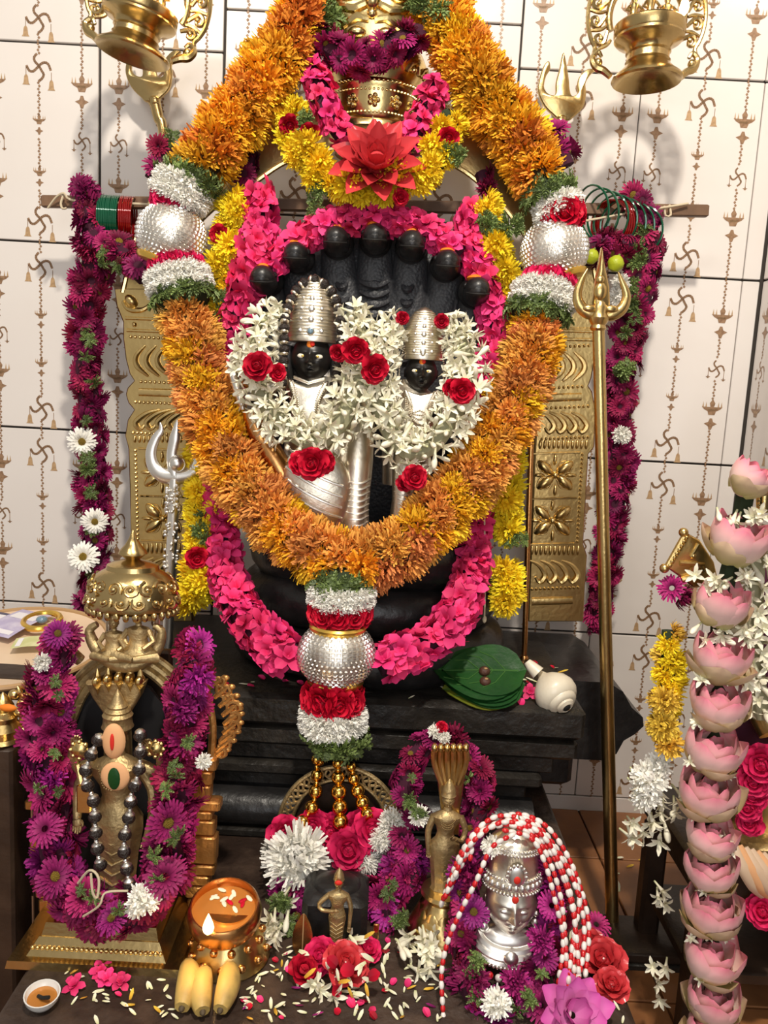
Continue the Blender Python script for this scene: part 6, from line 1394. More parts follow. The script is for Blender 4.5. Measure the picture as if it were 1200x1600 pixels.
def banana(px_, py0, py1, lean, label):
    a = G(px_, py1, ZP); b_ = G(px_ + lean, py0, ZP); s = SP(a); R_ = 19.5 * s; t = thing('small_banana', (a + b_) / 2, label, 'banana', 'small bananas on the platform')
    up = Vector((0, 0, 1)); d = (b_ - a); sd_ = Vector((1, 0, 0)); pts = []; rad = []
    for k in range(13):
        f = k / 12; arch_ = math.sin(PI * f)
        pts.append(a + d * f + up * (R_ * 0.9 + arch_ * R_ * 0.35) + sd_ * (-arch_ * 5 * s * (1 if lean < 5 else -1))); rad.append(R_ * (0.30 + 0.70 * min(1, math.sin(PI * (0.08 + .84 * f)) ** .6)))
    m = MB(); stube(m, pts, rad, 9, .004); m.build('peel', M['banana'], t, True, 60)
    m = MB(); m.lathe(pts[0] - (pts[1] - pts[0]).normalized() * 7 * s, [(2 * s, 0), (4.5 * s, 3 * s), (5 * s, 8 * s)], 8, axis=pts[1] - pts[0]); m.build('blossom_end', M['banana_tip'], t)
    m = MB(); m.tube([pts[-1], pts[-1] + (pts[-1] - pts[-2]).normalized() * 12 * s + up * 3 * s], [5 * s, 3.5 * s], 7); m.build('stalk', M['banana_tip'], t)
banana(284, 1522, 1590, 10, 'small ripe banana lying nearest the brass idol plinth'); banana(316, 1534, 1596, 4, 'small mottled banana in the middle of the three'); banana(344, 1526, 1593, 14, 'small ripe banana nearest the red petals')
wb = thing('small_white_bowl', G(66, 1575, ZP), 'tiny white ceramic bowl with a spent wick lying on the platform', 'bowl'); p = G(66, 1572, ZP); s = SP(p)
m = MB(); m.lathe(p + Vector((0, 0, 1 * s)), [(8 * s, 0), (18 * s, 5 * s), (25 * s, 15 * s), (27 * s, 24 * s), (25 * s, 24 * s), (22 * s, 15 * s), (12 * s, 7 * s), (1 * s, 5 * s)], 28, axis=(0.05, -.12, 1)); m.build('bowl', M['ceramic'], wb)
m = MB(); m.lathe(p + Vector((0, 0, 16 * s)), [(23 * s, 0), (1 * s, 1 * s)], 24, axis=(0.05, -.12, 1)); m.build('oil', M['oil'], wb); m = MB(); m.tube([p + Vector((-6 * s, 0, 17 * s)), p + Vector((4 * s, -8 * s, 21 * s)), p + Vector((16 * s, -12 * s, 26 * s))], 3 * s, 7); m.build('wick', M['black'], wb)
# ================================================================== SMALL DARK STONE, BRASS ARCH, SMALL FIGURE, FLOWER HEAP
b = G(520, 1478, ZP); s = SP(b)
bs_ = thing('black_stone_block', b, 'small black stone block behind the little brass figure among purple asters', 'stone')
m = MB(); m.bevbox(b + Vector((0, .045, 36 * s)), (104 * s, .08, 72 * s), 10 * s); m.build('block', M['stone'], bs_); m = MB(); m.ell(b + Vector((0, .045, 70 * s)), (40 * s, .030, 14 * s), 18, 10); m.build('rounded_top', M['stone'], bs_)
bh = thing('round_brass_arch', W(530, 1300, -.56), 'low semicircular brass arch with pierced border behind the gold bead strings', 'arch')
yR = -.56
for r, w_ in ((94, 3.5), (74, 3.0)):
    m = MB(); pxtube(m, [(530 + r * math.cos(a), 1292 - r * math.sin(a), yR) for a in [PI * (k - 2) / 20 for k in range(25)]], [w_, w_], 7); m.build('arch_rim', M['brass_dull'], bh)
for k in range(22):
    a = PI * (k + .5) / 22; m = MB(); pxtube(m, [(530 + r_ * math.cos(a + da), 1292 - r_ * math.sin(a + da), yR) for r_, da in ((76, -.05), (84, .05), (92, -.02), (86, -.07), (81, -.01))], [2.4, 2.4], 6); m.build('pierced_scroll', M['brass_dull'], bh)
m = MB(); pl_ = [(530 + 72 * math.cos(a), 1292 - 72 * math.sin(a)) for a in [PI * k / 20 for k in range(21)]] + [(458, 1340), (602, 1340)][::1]; m.plate(outline(pl_, yR + .012), .006, 0); m.build('back_plate', M['wood_dark'], bh)
b = G(488, 1478, ZP); 
for x in (442, 618): m = MB(); m.tube([W(x, 1290, yR), Vector((W(x, 1290, yR).x, yR, ZP))], 5 * SP(b), 8); m.build('arch_leg', M['brass_dull'], bh)
b = G(524, 1490, ZP); s = SP(b)
sf = thing('small_brass_figure', b, 'little brass standing figure with one hand on the chest before the black block', 'figurine')
m = MB(); m.lathe(b, [(22 * s, 0), (24 * s, 4 * s), (18 * s, 9 * s), (19 * s, 12 * s)], 20); m.build('base', M['brass_dull'], sf)
figurine(sf, b + Vector((0, 0, 11 * s)), 118 * s, 'brass_dull', [[(-.11, .76, 0), (-.24, .64, .03), (-.20, .57, .06), (-.04, .60, .12)], [(.11, .76, 0), (.17, .62, .02), (.17, .44, .04), (.165, .34, .05)]], robe=0.95)
m = MB(); p = b + Vector((0, -12 * s, 128 * s)); m.ell(p, (6 * s, 3 * s, 4 * s), 8, 6); m.build('red_powder', M['red_paint'], sf)
g = thing('aster_garland', G(600, 1440, ZP), 'purple aster garland heaped behind the black stone block below the rose tassel', 'garland')
pb = S(-.70, 1400)
strand(g, [(440, 1390, -.66), (470, 1400, -.67), (455, 1440, -.70)], 28 * pb, [(ASTER, 1), (ASTERV, 1)], 28 * pb, seed=51, core='core_dark', spacing=.0075, eye=.3, jit=.5)
strand(g, [(560, 1400, -.66), (610, 1390, -.68), (640, 1340, -.65), (600, 1440, -.70), (612, 1460, -.71)], 30 * pb, [(ASTER, 1), (ASTERV, 1)], 29 * pb, seed=52, core='core_dark', spacing=.0070, eye=.25, jit=.5)
scatter_sprigs(g, [(435, 1400, -.72), (450, 1450, -.73)], 20 * pb, 6, 21); scatter_sprigs(g, [(610, 1380, -.70), (625, 1450, -.73)], 18 * pb, 6, 22)
# heap of flowers in front
def flower_thing(name, lst, x, y, r, label, cat='flower', group=None, lift=.35, n=None, Z=ZP, eye=False):
    p = G(x, y, Z) + Vector((0, 0, r * SP(G(x, y, Z)) * lift)); o = link(name, rnd.choice(lst), TRS(p, n or ((CAM - p).normalized() + Vector((rnd.uniform(-.4, .4), .2, rnd.uniform(0, .8)))), rnd.uniform(0, 6), r * SP(p)), None)
    tag(o, label, cat, group)
    if eye: link('disc', EYE, WM[o.name], o)
    return o
flower_thing('red_rose', ROSEP, 500, 1515, 26, 'crimson rose in the flower heap below the little brass figure', lift=.9); flower_thing('orange_rose', [rose(57, 'ginger')], 540, 1530, 34, 'orange-red double flower in the heap below the little brass figure', lift=.8)
flower_thing('red_rose', ROSE, 475, 1530, 22, 'dark red rose at the heap edge nearest the copper bowl', lift=.8); flower_thing('pink_rose', ROSEP, 575, 1500, 20, 'pink-red flower tucked behind the heap beside the brass strip', lift=.9)
for i, (x, y) in enumerate(((500, 1555), (520, 1565), (490, 1545), (540, 1480), (510, 1490), (555, 1495))):
    flower_thing('tuberose', TUBE[:3], x, y, 26, 'white tuberose blossom lying on the flower heap below the little figure', 'flower', 'tuberoses on the flower heap', n=Vector((rnd.uniform(-1, 1), -.6, .3)))
for i in range(12):
    flower_thing('tuberose', TUBE, 425 + rnd.uniform(-14, 22), 1490 - i * 5 + rnd.uniform(-6, 6), 24, 'white tuberose in the small bunch between copper bowl and black block', 'flower', 'tuberoses by the copper bowl', n=Vector((rnd.uniform(-.7, .9), -1, rnd.uniform(-.8, .5))), lift=rnd.uniform(.5, 1.8))
for i in range(16):
    flower_thing('tuberose', TUBE, 648 + rnd.uniform(-28, 32), 1505 + rnd.uniform(-28, 22), 24, 'white tuberose in the bunch at the foot of the hooded brass figure', 'flower', 'tuberoses at the hooded figure', n=Vector((rnd.uniform(-1, 1), -1, rnd.uniform(-.4, .8))), lift=rnd.uniform(.4, 1.4))
lf = thing('dry_orange_leaf', G(470, 1500, ZP), 'curled dry orange leaf standing beside the black block', 'leaf'); b = G(472, 1492, ZP); s = SP(b)
m = MB(); vs = []; 
for i in range(6):
    w_ = (8, 14, 16, 15, 11, 3)[i]
    for j in (-1, 0, 1): vs.append(b + Vector((j * w_ * s, -(.35 * abs(j) * w_) * s, i * 14 * s)))
m.add(vs, [(i * 3 + j, i * 3 + j + 1, i * 3 + j + 4, i * 3 + j + 3) for i in range(5) for j in range(2)]); m.build('blade', M['copper'], lf); m = MB(); m.tube([vs[1], vs[7], vs[16]], 1.2 * s, 6); m.build('midrib', M['tray_rim'], lf)
bsx = thing('brass_strip', G(590, 1490, ZP), 'short upright brass strip at the black block edge', 'strip'); b = G(586, 1480, ZP); m = MB(); m.bevbox(b + Vector((0, 0, 20 * s)), (9 * s, 4 * s, 42 * s), 1 * s); m.build('blade', M['copper'], bsx); m = MB(); m.bevbox(b + Vector((0, 0, 2 * s)), (16 * s, 12 * s, 4 * s), 1 * s); m.build('foot', M['copper'], bsx)

# ================================================================== BRASS FIGURE WITH SERPENT HOOD
b = G(690, 1468, ZP); s = SP(b); yF = b.y + .02
hf = thing('hooded_brass_figure', Vector((b.x, yF, ZP)), 'brass standing figure under a small five-headed serpent hood on a lotus base', 'figurine')
b = Vector((b.x, yF, ZP)); m = MB(); m.lathe(b, [(52 * s, 0), (54 * s, 5 * s), (50 * s, 16 * s), (42 * s, 34 * s), (30 * s, 46 * s), (26 * s, 54 * s), (30 * s, 60 * s), (36 * s, 66 * s), (34 * s, 72 * s)], 30); lb = m.build('lotus_base', M['brass'], hf)
for k in range(12):
    a = 2 * PI * k / 12; m = MB(); cup_petal(m, a, 50 * s, 4 * s, 46 * s, 16 * s, 1.9, .1, .3, 5, 4, .4); m2 = MB(); m2.add([b + v + Vector((math.cos(a), math.sin(a), 0)) * 3 * s for v in m.v], m.f); m2.build('base_petal', M['brass'], lb)
zf = b.z + 70 * s; ft_ = Vector((W(690, 1400, yF).x, yF, zf)); Hf = W(700, 1238, yF).z - zf
fF = figurine(hf, ft_, Hf, 'brass_dull', [[(-.125, .76, 0), (-.17, .62, .02), (-.165, .48, .03), (-.16, .42, .03)], [(.125, .76, 0), (.18, .64, .03), (.14, .56, .08), (.08, .60, .12)]], robe=1.25, sway=-.01)
hy = yF + .015; xo = 703
m = MB(); m.plate(outline([(xo - 26, 1190), (xo + 28, 1190), (xo + 22, 1215), (xo + 16, 1260), (xo + 14, 1300), (xo - 14, 1300), (xo - 15, 1260), (xo - 20, 1215)], hy), .010, .003); hh = m.build('hood', M['brass'], hf)
for k in range(6):
    x = xo - 24 + 9.8 * k; m = MB(); pxtube(m, [(x * .55 + xo * .45, 1225, hy - .012), (x, 1192, hy - .014), (x, 1172, hy - .020)], [4.5, 5, 5], 8); p = W(x, 1168, hy - .024); m.ell(p, (5 * SP(p), 8 * SP(p), 7 * SP(p)), 9, 7); m.build('serpent_head', M['brass'], hh)
g = thing('aster_garland', Vector((ft_.x, yF - .02, ZP)), 'purple aster garland hung round the hooded brass figure and over its serpent hood', 'garland')
pc = S(-.72, 1250)
strand(g, [(692, 1150, -.63), (660, 1170, -.64), (632, 1215, -.65), (640, 1260, -.66), (665, 1280, -.665)], [14 * pc, 26 * pc, 30 * pc, 28 * pc, 22 * pc], [(ASTER, 1)], 22 * pc, seed=61, core='core_dark', spacing=.0068, eye=.35, jit=.5)
strand(g, [(700, 1148, -.63), (735, 1180, -.64), (752, 1235, -.65), (745, 1275, -.67), (720, 1300, -.68)], [12 * pc, 20 * pc, 30 * pc, 32 * pc, 26 * pc], [(ASTER, 1)], 25 * pc, seed=62, core='core_dark', spacing=.0068, eye=.35, jit=.5)
strand(g, [(620, 1310, -.655), (650, 1340, -.66), (640, 1390, -.68)], [20 * pc, 26 * pc, 22 * pc], [(ASTER, 1), (ASTERV, .6)], 24 * pc, seed=63, core='core_dark', spacing=.008, eye=.2, jit=.5)
ball_flowers(g, WHITEM, [(680, 1143, -.645, 13), (694, 1152, -.65, 11), (655, 1275, -.69, 18)]); ball_flowers(g, ROSE, [(690, 1136, -.645, 9)]); scatter_sprigs(g, [(640, 1200, -.68), (650, 1270, -.69), (735, 1200, -.68)], 16 * pc, 12, 23, .012)

# ================================================================== SILVER FACE WITH BEAD STRINGS
b = G(800, 1520, ZP); yM = b.y + .03
sm = thing('silver_face_mask', Vector((W(798, 1500, yM).x, yM, ZP)), 'silver face with crown and collar set among purple asters under red and white beads', 'mask')
c = W(798, 1408, yM - .02); s = SP(c) * 1.06; f = lambda u, v, d=0: c + Vector((u * s, -d * s, v * s))
head_shape(c, 48 * s, .80, .74, seg=72, rings=60).build('face', M['face_silver'], sm)
for sx in (-1, 1):
    m = MB(); m.ell(f(sx * 13, 4, 31), (7.5 * s, 3 * s, 3.2 * s), 12, 8); m.build('eyelid', M['silver_white'], sm)
    m = MB(); m.ell(f(sx * 36, -24, 10), (6 * s, 6 * s, 6 * s), 9, 7); m.ell(f(sx * 38, -36, 10), (7 * s, 6 * s, 8 * s), 9, 7); m.ell(f(sx * 37, -12, 8), (5 * s, 5 * s, 5 * s), 9, 7); m.build('earring', M['silver_white'], sm)
m = MB(); m.ell(f(0, 24, 33), (5 * s, 2 * s, 6 * s), 8, 6); m.build('forehead_mark', M['red_paint'], sm)
m = MB(); m.lathe(f(0, 26, -4), [(34 * s, 0), (41 * s, 2 * s), (42 * s, 8 * s), (41 * s, 22 * s), (38 * s, 25 * s), (36 * s, 40 * s), (35 * s, 58 * s), (38 * s, 62 * s), (37 * s, 68 * s), (32 * s, 74 * s), (22 * s, 82 * s), (10 * s, 88 * s), (6 * s, 92 * s), (8 * s, 97 * s), (6 * s, 104 * s), (1 * s, 108 * s)], 36, sy=.85); cw = m.build('crown', M['silver'], sm)
for h, r in ((4, 43), (24, 41), (62, 39), (68, 38.5)):
    m = MB()
    for k in range(-12, 13): a = k * .13; m.ell(f(r * math.sin(a), 26 + h, -4 + .85 * r * math.cos(a)), 2.2 * s, 6, 5)
    m.build('crown_beading', M['silver_white'], cw)
m = MB()
for k in range(-6, 7): a = k * .22; m.ell(f(42 * math.sin(a), 40, -4 + .85 * 42 * math.cos(a)), (4.5 * s, 3 * s, 5.5 * s), 8, 6)
m.build('crown_leaf_band', M['silver_white'], cw)
m = MB(); m.ell(f(0, 58, 30), (13 * s, 4 * s, 17 * s), 14, 10); 
for k in range(9): a = PI * (k / 8); m.ell(f(14 * math.cos(a), 58 + 17 * math.sin(a), 30), 3 * s, 7, 5)
cr_ = m.build('crown_medallion', M['silver_white'], cw); m = MB(); m.ell(f(0, 55, 34), (5 * s, 2 * s, 6 * s), 8, 6); m.build('red_mark', M['red_paint'], cr_)
m = MB(); 
for r0, dz, rr in ((46, -44, 7), (52, -52, 7), (56, -60, 6)): m.tube([f(r0 * math.sin(a), dz - 22 * math.cos(a) * .8, 4 + r0 * .55 * math.cos(a)) for a in [k * .2 for k in range(-8, 9)]], rr * s, 8)
col = m.build('collar', M['silver_white'], sm)
m = MB(); bead_row(m, [f(60 * math.sin(a), -62 - 22 * math.cos(a) * .8, 8 + 60 * .55 * math.cos(a)) for a in [k * .3 for k in range(-5, 6)]], 2.6 * s, 5.4 * s); m.build('collar_beads', M['silver_white'], col); m = MB(); m.lathe(f(0, -66, 38), [(11 * s, 0), (9 * s, 3 * s), (3 * s, 6 * s)], 12, axis=(0, -1, .2)); m.build('collar_rosette', M['silver_white'], col)
m = MB(); m.lathe(Vector((c.x, yM + .01, ZP)), [(30 * s, 0), (30 * s, 30 * s), (26 * s, 70 * s), (16 * s, 90 * s)], 24, sy=.7); m.build('support_cone', M['cloth_black'], sm); m = MB(); m.ell(f(0, -56, 2), (50 * s, 26 * s, 24 * s), 24, 14); m.build('bust', M['silver_white'], sm)
for k in range(5): m = MB(); m.ell(f(-30 + 13 * k, -88 - 5 * math.sin(k * PI / 4), 44), 5.5 * s, 9, 7); m.build('pendant_bead', M['bead_red'] if k % 2 == 0 else M['bead_white'], sm)
# bead strings
bd = MB(); bd.ell((0, 0, 0), (.62, .62, 1.0), 10, 8); BW_ = bd.mesh('white_bead', M['bead_white']); bd2 = MB(); bd2.ell((0, 0, 0), (.66, .66, .95), 9, 7); BRD = bd2.mesh('red_bead', M['bead_red'])
bg_ = thing('bead_garland', Vector((c.x, yM - .02, ZP)), 'bundle of red and white bead strings draped over the silver face', 'bead garland')
strings = [
 [(690, 1412, -.775), (705, 1370, -.78), (725, 1325, -.785), (755, 1298, -.785), (800, 1290, -.785), (845, 1320, -.795), (872, 1385, -.81), (882, 1450, -.825), (884, 1520, -.845), (872, 1600, -.87)],
 [(696, 1400, -.785), (718, 1350, -.785), (742, 1312, -.79), (785, 1285, -.785), (830, 1298, -.785), (868, 1345, -.795), (892, 1410, -.81), (902, 1480, -.83), (905, 1560, -.86)],
 [(712, 1365, -.79), (735, 1310, -.785), (775, 1276, -.775), (825, 1284, -.775), (862, 1320, -.785), (895, 1375, -.795), (912, 1440, -.81), (908, 1510, -.84), (880, 1590, -.87)],
 [(735, 1340, -.79), (745, 1302, -.78), (780, 1281, -.77), (820, 1278, -.77), (850, 1300, -.775), (885, 1350, -.785), (905, 1400, -.80), (895, 1470, -.825), (888, 1540, -.855), (890, 1600, -.875)],
 [(800, 1305, -.81), (768, 1325, -.82), (745, 1375, -.83), (722, 1420, -.835), (700, 1470, -.84), (690, 1520, -.85), (692, 1575, -.865), (694, 1610, -.872)],
 [(790, 1298, -.80), (830, 1310, -.80), (852, 1350, -.81), (868, 1410, -.82), (880, 1470, -.83), (870, 1550, -.855)],
 [(760, 1290, -.775), (805, 1272, -.765), (850, 1288, -.77), (884, 1332, -.78), (908, 1390, -.79), (920, 1450, -.81), (914, 1530, -.845)],
 [(700, 1395, -.78), (728, 1338, -.785), (752, 1300, -.785), (800, 1282, -.78), (848, 1306, -.79), (880, 1362, -.80), (898, 1430, -.815), (896, 1500, -.835), (902, 1590, -.87)],
]
nb = 0
for k, sp in enumerate(strings):
    path = wpath(sp, .004); acc = arc_samples(path); d = 0.0; i = 0
    while d < acc[-1]:
        p, tg = along(path, acc, d); sc = SP(p); white = (i + k) % 2 == 0; L = 7.0 if white else 6.2
        link('white_bead' if white else 'red_bead', BW_ if white else BRD, TRS(p, tg, 0, L * sc), bg_); d += 11.0 * sc; i += 1; nb += 1
print('beads', nb)
# aster garlands round the face
g = thing('aster_garland', Vector((c.x, yM - .04, ZP)), 'purple aster garland with a white bloom wreathed under the silver face', 'garland')
pd = S(-.80, 1450)
strand(g, [(755, 1320, -.76), (735, 1360, -.765), (728, 1420, -.775), (728, 1480, -.79), (735, 1540, -.82), (750, 1600, -.85)], [24 * pd, 28 * pd, 32 * pd, 34 * pd, 34 * pd], [(ASTER, 1), (ASTERV, 1)], 28 * pd, seed=71, core='core_dark', spacing=.0062, eye=.2, jit=.6)
strand(g, [(840, 1330, -.76), (858, 1390, -.77), (862, 1450, -.785), (840, 1520, -.81), (800, 1560, -.83), (770, 1580, -.84)], [20 * pd, 26 * pd, 32 * pd, 34 * pd, 30 * pd], [(ASTER, 1), (ASTERV, 1)], 28 * pd, seed=72, core='core_dark', spacing=.0062, eye=.2, jit=.6)
for x, y, r, Y in ((846, 1470, 25, -.835), (852, 1496, 22, -.84), (740, 1425, 26, -.82), (740, 1530, 28, -.85), (805, 1535, 26, -.845), (825, 1560, 26, -.855), (780, 1590, 26, -.87), (845, 1570, 30, -.865), (862, 1415, 24, -.81)):
    p = W(x, y, Y); put_flower(ASTERV, p, (CAM - p).normalized() + Vector((rnd.uniform(-.5, .5), 0, rnd.uniform(-.3, .4))), r * SP(p), g, eye=rnd.random() < .4)
ball_flowers(g, WHITEM, [(776, 1568, -.87, 26), (768, 1322, -.79, 18)]); scatter_sprigs(g, [(750, 1480, -.83), (740, 1560, -.86), (810, 1580, -.87), (850, 1500, -.85)], 20 * pd, 8, 24, .012)
# magenta lotus at the lower edge and the orange petals beside it
ml = thing('magenta_lotus', G(890, 1600, ZP), 'large magenta lotus flower at the lower edge under the bead strings', 'flower'); p = G(893, 1600, ZP) + Vector((0, 0, .012)); s = SP(p); ax = Vector((.1, -.7, .8))
for n_, el, L in ((8, .25, 1.0), (7, .65, .9), (6, 1.1, .7)):
    for i in range(n_): mb = MB(); cup_petal(mb, 2 * PI * i / n_ + el, .08, 0, L * rnd.uniform(.9, 1.05), .32, el, .25, .45, 6, 5, .25); link('petal', mb.mesh('petal', M['lotus_magenta']), TRS(p, ax, 0, 62 * s), ml)
for i, (x, y, r, mn) in enumerate(((950, 1500, 34, 'orange-red rose lying on the platform corner by the tall pole'), (930, 1475, 26, 'dull orange flower behind the rose near the pole foot'), (965, 1535, 26, 'orange-red bloom at the outermost platform corner'))):
    flower_thing('orange_rose', [rose(80 + i, 'ginger')], x - 10, y + 15, r, mn, lift=.5)
flower_thing('aster_bloom', ASTERV, 930, 1462, 24, 'loose violet aster beside the orange flowers near the pole foot', lift=.8)

# ================================================================== BETEL LEAVES, NUTS, CONCH ON THE PEDESTAL
ZT = 0.443
def betel(cx, cy, L, rot, lift, tilt, mn, label, name='betel_leaf'):
    p = G(745, 1088, ZT) + Vector((0, 0, .030)); s = SP(p); p = p + Vector((cx * s, 0, 0)) + Vector((0, math.cos(tilt), math.sin(tilt))) * (cy * s) + Vector((0, -math.sin(tilt), math.cos(tilt))) * lift; t = thing(name, p, label, 'leaf', 'stack of betel leaves')
    R_ = Matrix.Rotation(tilt, 4, 'X') @ Matrix.Rotation(rot, 4, 'Z'); nu, nv = 13, 9; vs = []; fs = []
    for i in range(nu):
        f_ = i / (nu - 1); w_ = 0.43 * math.sin(PI * min(1, f_ ** .72)) ** .75 * (1 - .15 * f_) if 0 < f_ < 1 else 0.0
        for k in range(nv):
            gg = 2 * k / (nv - 1) - 1; x = (f_ - .5) - (.10 * gg * gg * (1 - f_) ** 3)
            vs.append(p + R_ @ (Vector((-x, gg * w_, .035 * abs(gg) + .008 * math.sin(9 * f_) * gg * gg - .05 * f_ * f_)) * L * s))
    fs = [(i * nv + k, i * nv + k + 1, (i + 1) * nv + k + 1, (i + 1) * nv + k) for i in range(nu - 1) for k in range(nv - 1)]
    n0 = len(vs); vs += [v - Vector((0, 0, .0006)) for v in vs]; fs += [tuple(n0 + q for q in reversed(fc)) for fc in fs]
    m = MB(); m.add(vs, fs); m.build('blade', M[mn], t)
    m = MB()
    m.tube([vs[i * nv + nv // 2] + Vector((0, 0, .0006)) for i in range(nu)], [1.6 * s * (1 - .7 * i / nu) for i in range(nu)], 6)
    for j in (2, 4, 6):
        for sg in (-1, 1): m.tube([vs[j * nv + nv // 2] + Vector((0, 0, .0006)), vs[min(nu - 1, j + 2) * nv + nv // 2 + sg * 2] + Vector((0, 0, .0006)), vs[min(nu - 1, j + 4) * nv + nv // 2 + sg * 3] + Vector((0, 0, .0006))], .8 * s, 5)
    m.build('veins', M['vein'], t); return p, s
lbl = ['yellowing betel leaf at the bottom of the stack on the pedestal', 'betel leaf second from the bottom of the stack', 'betel leaf third from the bottom of the stack', 'betel leaf fourth from the bottom of the stack', 'large green betel leaf just under the topmost one', 'topmost green betel leaf carrying two brown nuts']
for i, (x, y, L, rot, mn) in enumerate(((-2, -14, 110, .10, 'betel_yellow'), (4, -11, 113, .02, 'betel'), (0, -7, 115, -.05, 'betel'), (-3, -3, 118, .06, 'betel'), (-12, 4, 126, -.10, 'betel'), (2, 6, 119, .02, 'betel'))):
    pB, sB_ = betel(x, y, L, rot, .0036 * i, .60, mn, lbl[i])
for x, y, l in ((757, 1049, 'upper brown areca nut on the top betel leaf'), (758, 1065, 'lower brown areca nut on the top betel leaf')):
    t = thing('areca_nut', W(x, y, pB.y - .004), l, 'nut'); p = W(x, y, pB.y - .004 - (y - 1049) * .0010); s = SP(p); m = MB(); m.ell(p, (9 * s, 9 * s, 8 * s), 14, 10); m.build('kernel', M['nut'], t); m = MB(); m.ell(p + Vector((1 * s, -5 * s, 6.5 * s)), (3 * s, 3 * s, 1.6 * s), 8, 5); m.build('scar', M['tray_rim'], t)
cs = thing('conch_shell', G(868, 1108, ZT), 'cream white conch shell with dark apex hole at the pedestal corner', 'shell')
p = W(868, 1083, G(868, 1108, ZT).y + .02); s = SP(p); ax = Vector((.42, -.75, -.42)).normalized()
m = MB(); q = Vector((0, 0, 1)).rotation_difference(ax)
m.lathe(p - ax * 34 * s, [(2 * s, -14 * s), (6 * s, -8 * s), (10 * s, 0), (20 * s, 8 * s), (30 * s, 20 * s), (34 * s, 32 * s), (33 * s, 42 * s), (28 * s, 50 * s), (24 * s, 52 * s), (23 * s, 56 * s), (18 * s, 60 * s), (15 * s, 60 * s), (14 * s, 63 * s), (9 * s, 66 * s), (6 * s, 65 * s)], 36, axis=ax); sh = m.build('whorls', M['shell'], cs)
m = MB(); m.tube([p - ax * 34 * s + q @ Vector(((33 - 1.75 * k) * s * math.cos(k * .42), (33 - 1.75 * k) * s * math.sin(k * .42), (43 + 1.55 * k) * s)) for k in range(16)], 1.1 * s, 6); m.build('spiral_line', M['tray_rim'], sh)
m = MB(); m.ell(p + ax * 31 * s, (7 * s, 7 * s, 3 * s), 10, 6, R=q.to_matrix()); m.build('apex_hole', M['black'], sh)
m = MB(); m.tube([p - ax * 26 * s + Vector((-14 * s, 0, 12 * s)), p - ax * 34 * s + Vector((-22 * s, 0, 18 * s)), p - ax * 38 * s + Vector((-26 * s, 0, 22 * s))], [12 * s, 9 * s, 6 * s], 10); m.build('beak', M['shell'], cs)
flower_thing('pink_flower', PINK, 827, 1092, 14, 'small pink flower between the betel leaves and the conch', Z=ZT, lift=.8)

# ================================================================== RIGHT EDGE: LOTUS GARLAND ON A DRESSED BRASS IDOL
rs = thing('dark_wooden_stand', G(1180, 1560, 0.006), 'dark polished wooden stand at the edge behind the lotus garland', 'stand')
xs = W(1045, 1450, -.62).x
m = MB(); m.bevbox((xs + .15, -.55, .26), (.28, .26, .05), .006); m.build('top', M['wood_dark'], rs)
for dx, dy in ((.03, -.66), (.03, -.45), (.26, -.66), (.26, -.45)):
    m = MB(); m.bevbox((xs + dx, dy, .118), (.036, .036, .23), .006); m.build('leg', M['wood_dark'], rs)
m = MB(); m.bevbox((xs + .15, -.55, .10), (.25, .22, .02), .003); m.build('shelf', M['wood_dark'], rs)
sp_ = thing('dark_floor_step', G(1000, 1500, 0.006), 'dark flat step on the floor beside the platform', 'step')
y0, y1 = G(1000, 1500, .02).y, G(1000, 1438, .02).y; m = MB(); m.bevbox((.58, (y0 + y1) / 2, .018), (.38, y1 - y0, .024), .003); m.build('tread', M['wood_dark'], sp_); m = MB(); m.bevbox((.58, y0 - .004, .010), (.38, .008, .012), .002); m.build('nosing', M['stone_slab'], sp_)
ri = thing('dressed_brass_idol', (xs + .15, -.56, .285), 'brass dressed idol half hidden behind the lotus garland with bracket ornaments', 'idol')
bi = Vector((W(1235, 1300, -.60).x, -.56, .285)); hR = W(1235, 760, -.58).z - bi.z
m = MB(); m.lathe(bi, [(.095, 0), (.10, .02), (.085, .10), (.09, .20), (.075, .27), (.06, .31), (.07, .36), (.075, .40), (.03, .43), (.025, .46)], 26, sy=.7); m.tube([bi + Vector((-.07, 0, .38)), bi + Vector((-.105, -.02, .28)), bi + Vector((-.075, -.09, .20))], [.026, .024, .018], 12); hand(m, bi + Vector((-.072, -.095, .195)), (.5, -.6, -.3), (0, .3, 1), .015); m.build('body', M['brass'], ri)
head_shape(bi + Vector((0, -.005, .51)), .055, .8, .86, seg=40, rings=34).build('head', M['brass'], ri)
m = MB(); m.lathe(bi + Vector((0, 0, .545)), [(.05, 0), (.058, .01), (.05, .03), (.052, .06), (.04, .10), (.015, .14), (.001, .16)], 24); m.build('crown', M['brass_bright'], ri)
yO = -.66; s = S(yO, 860)
m = MB(); m.plate(outline([(1040, 886), (1072, 832), (1090, 842), (1112, 876), (1120, 912), (1080, 916), (1060, 900)], yO), .012, .003); br = m.build('bracket', M['brass'], ri)
m = MB(); pxtube(m, [(1042, 886, yO - .008), (1070, 836, yO - .008)], [5, 5], 8); pxtube(m, [(1062, 880, yO - .013), (1100, 882, yO - .013)], [4, 4], 7); pxtube(m, [(1080, 870, yO - .013), (1092, 850, yO - .013)], [3, 3], 7); pxtube(m, [(1065, 906, yO - .013), (1085, 902, yO - .013), (1100, 912, yO - .013)], [5, 6, 4], 8); m.build('bracket_relief', M['brass'], br)
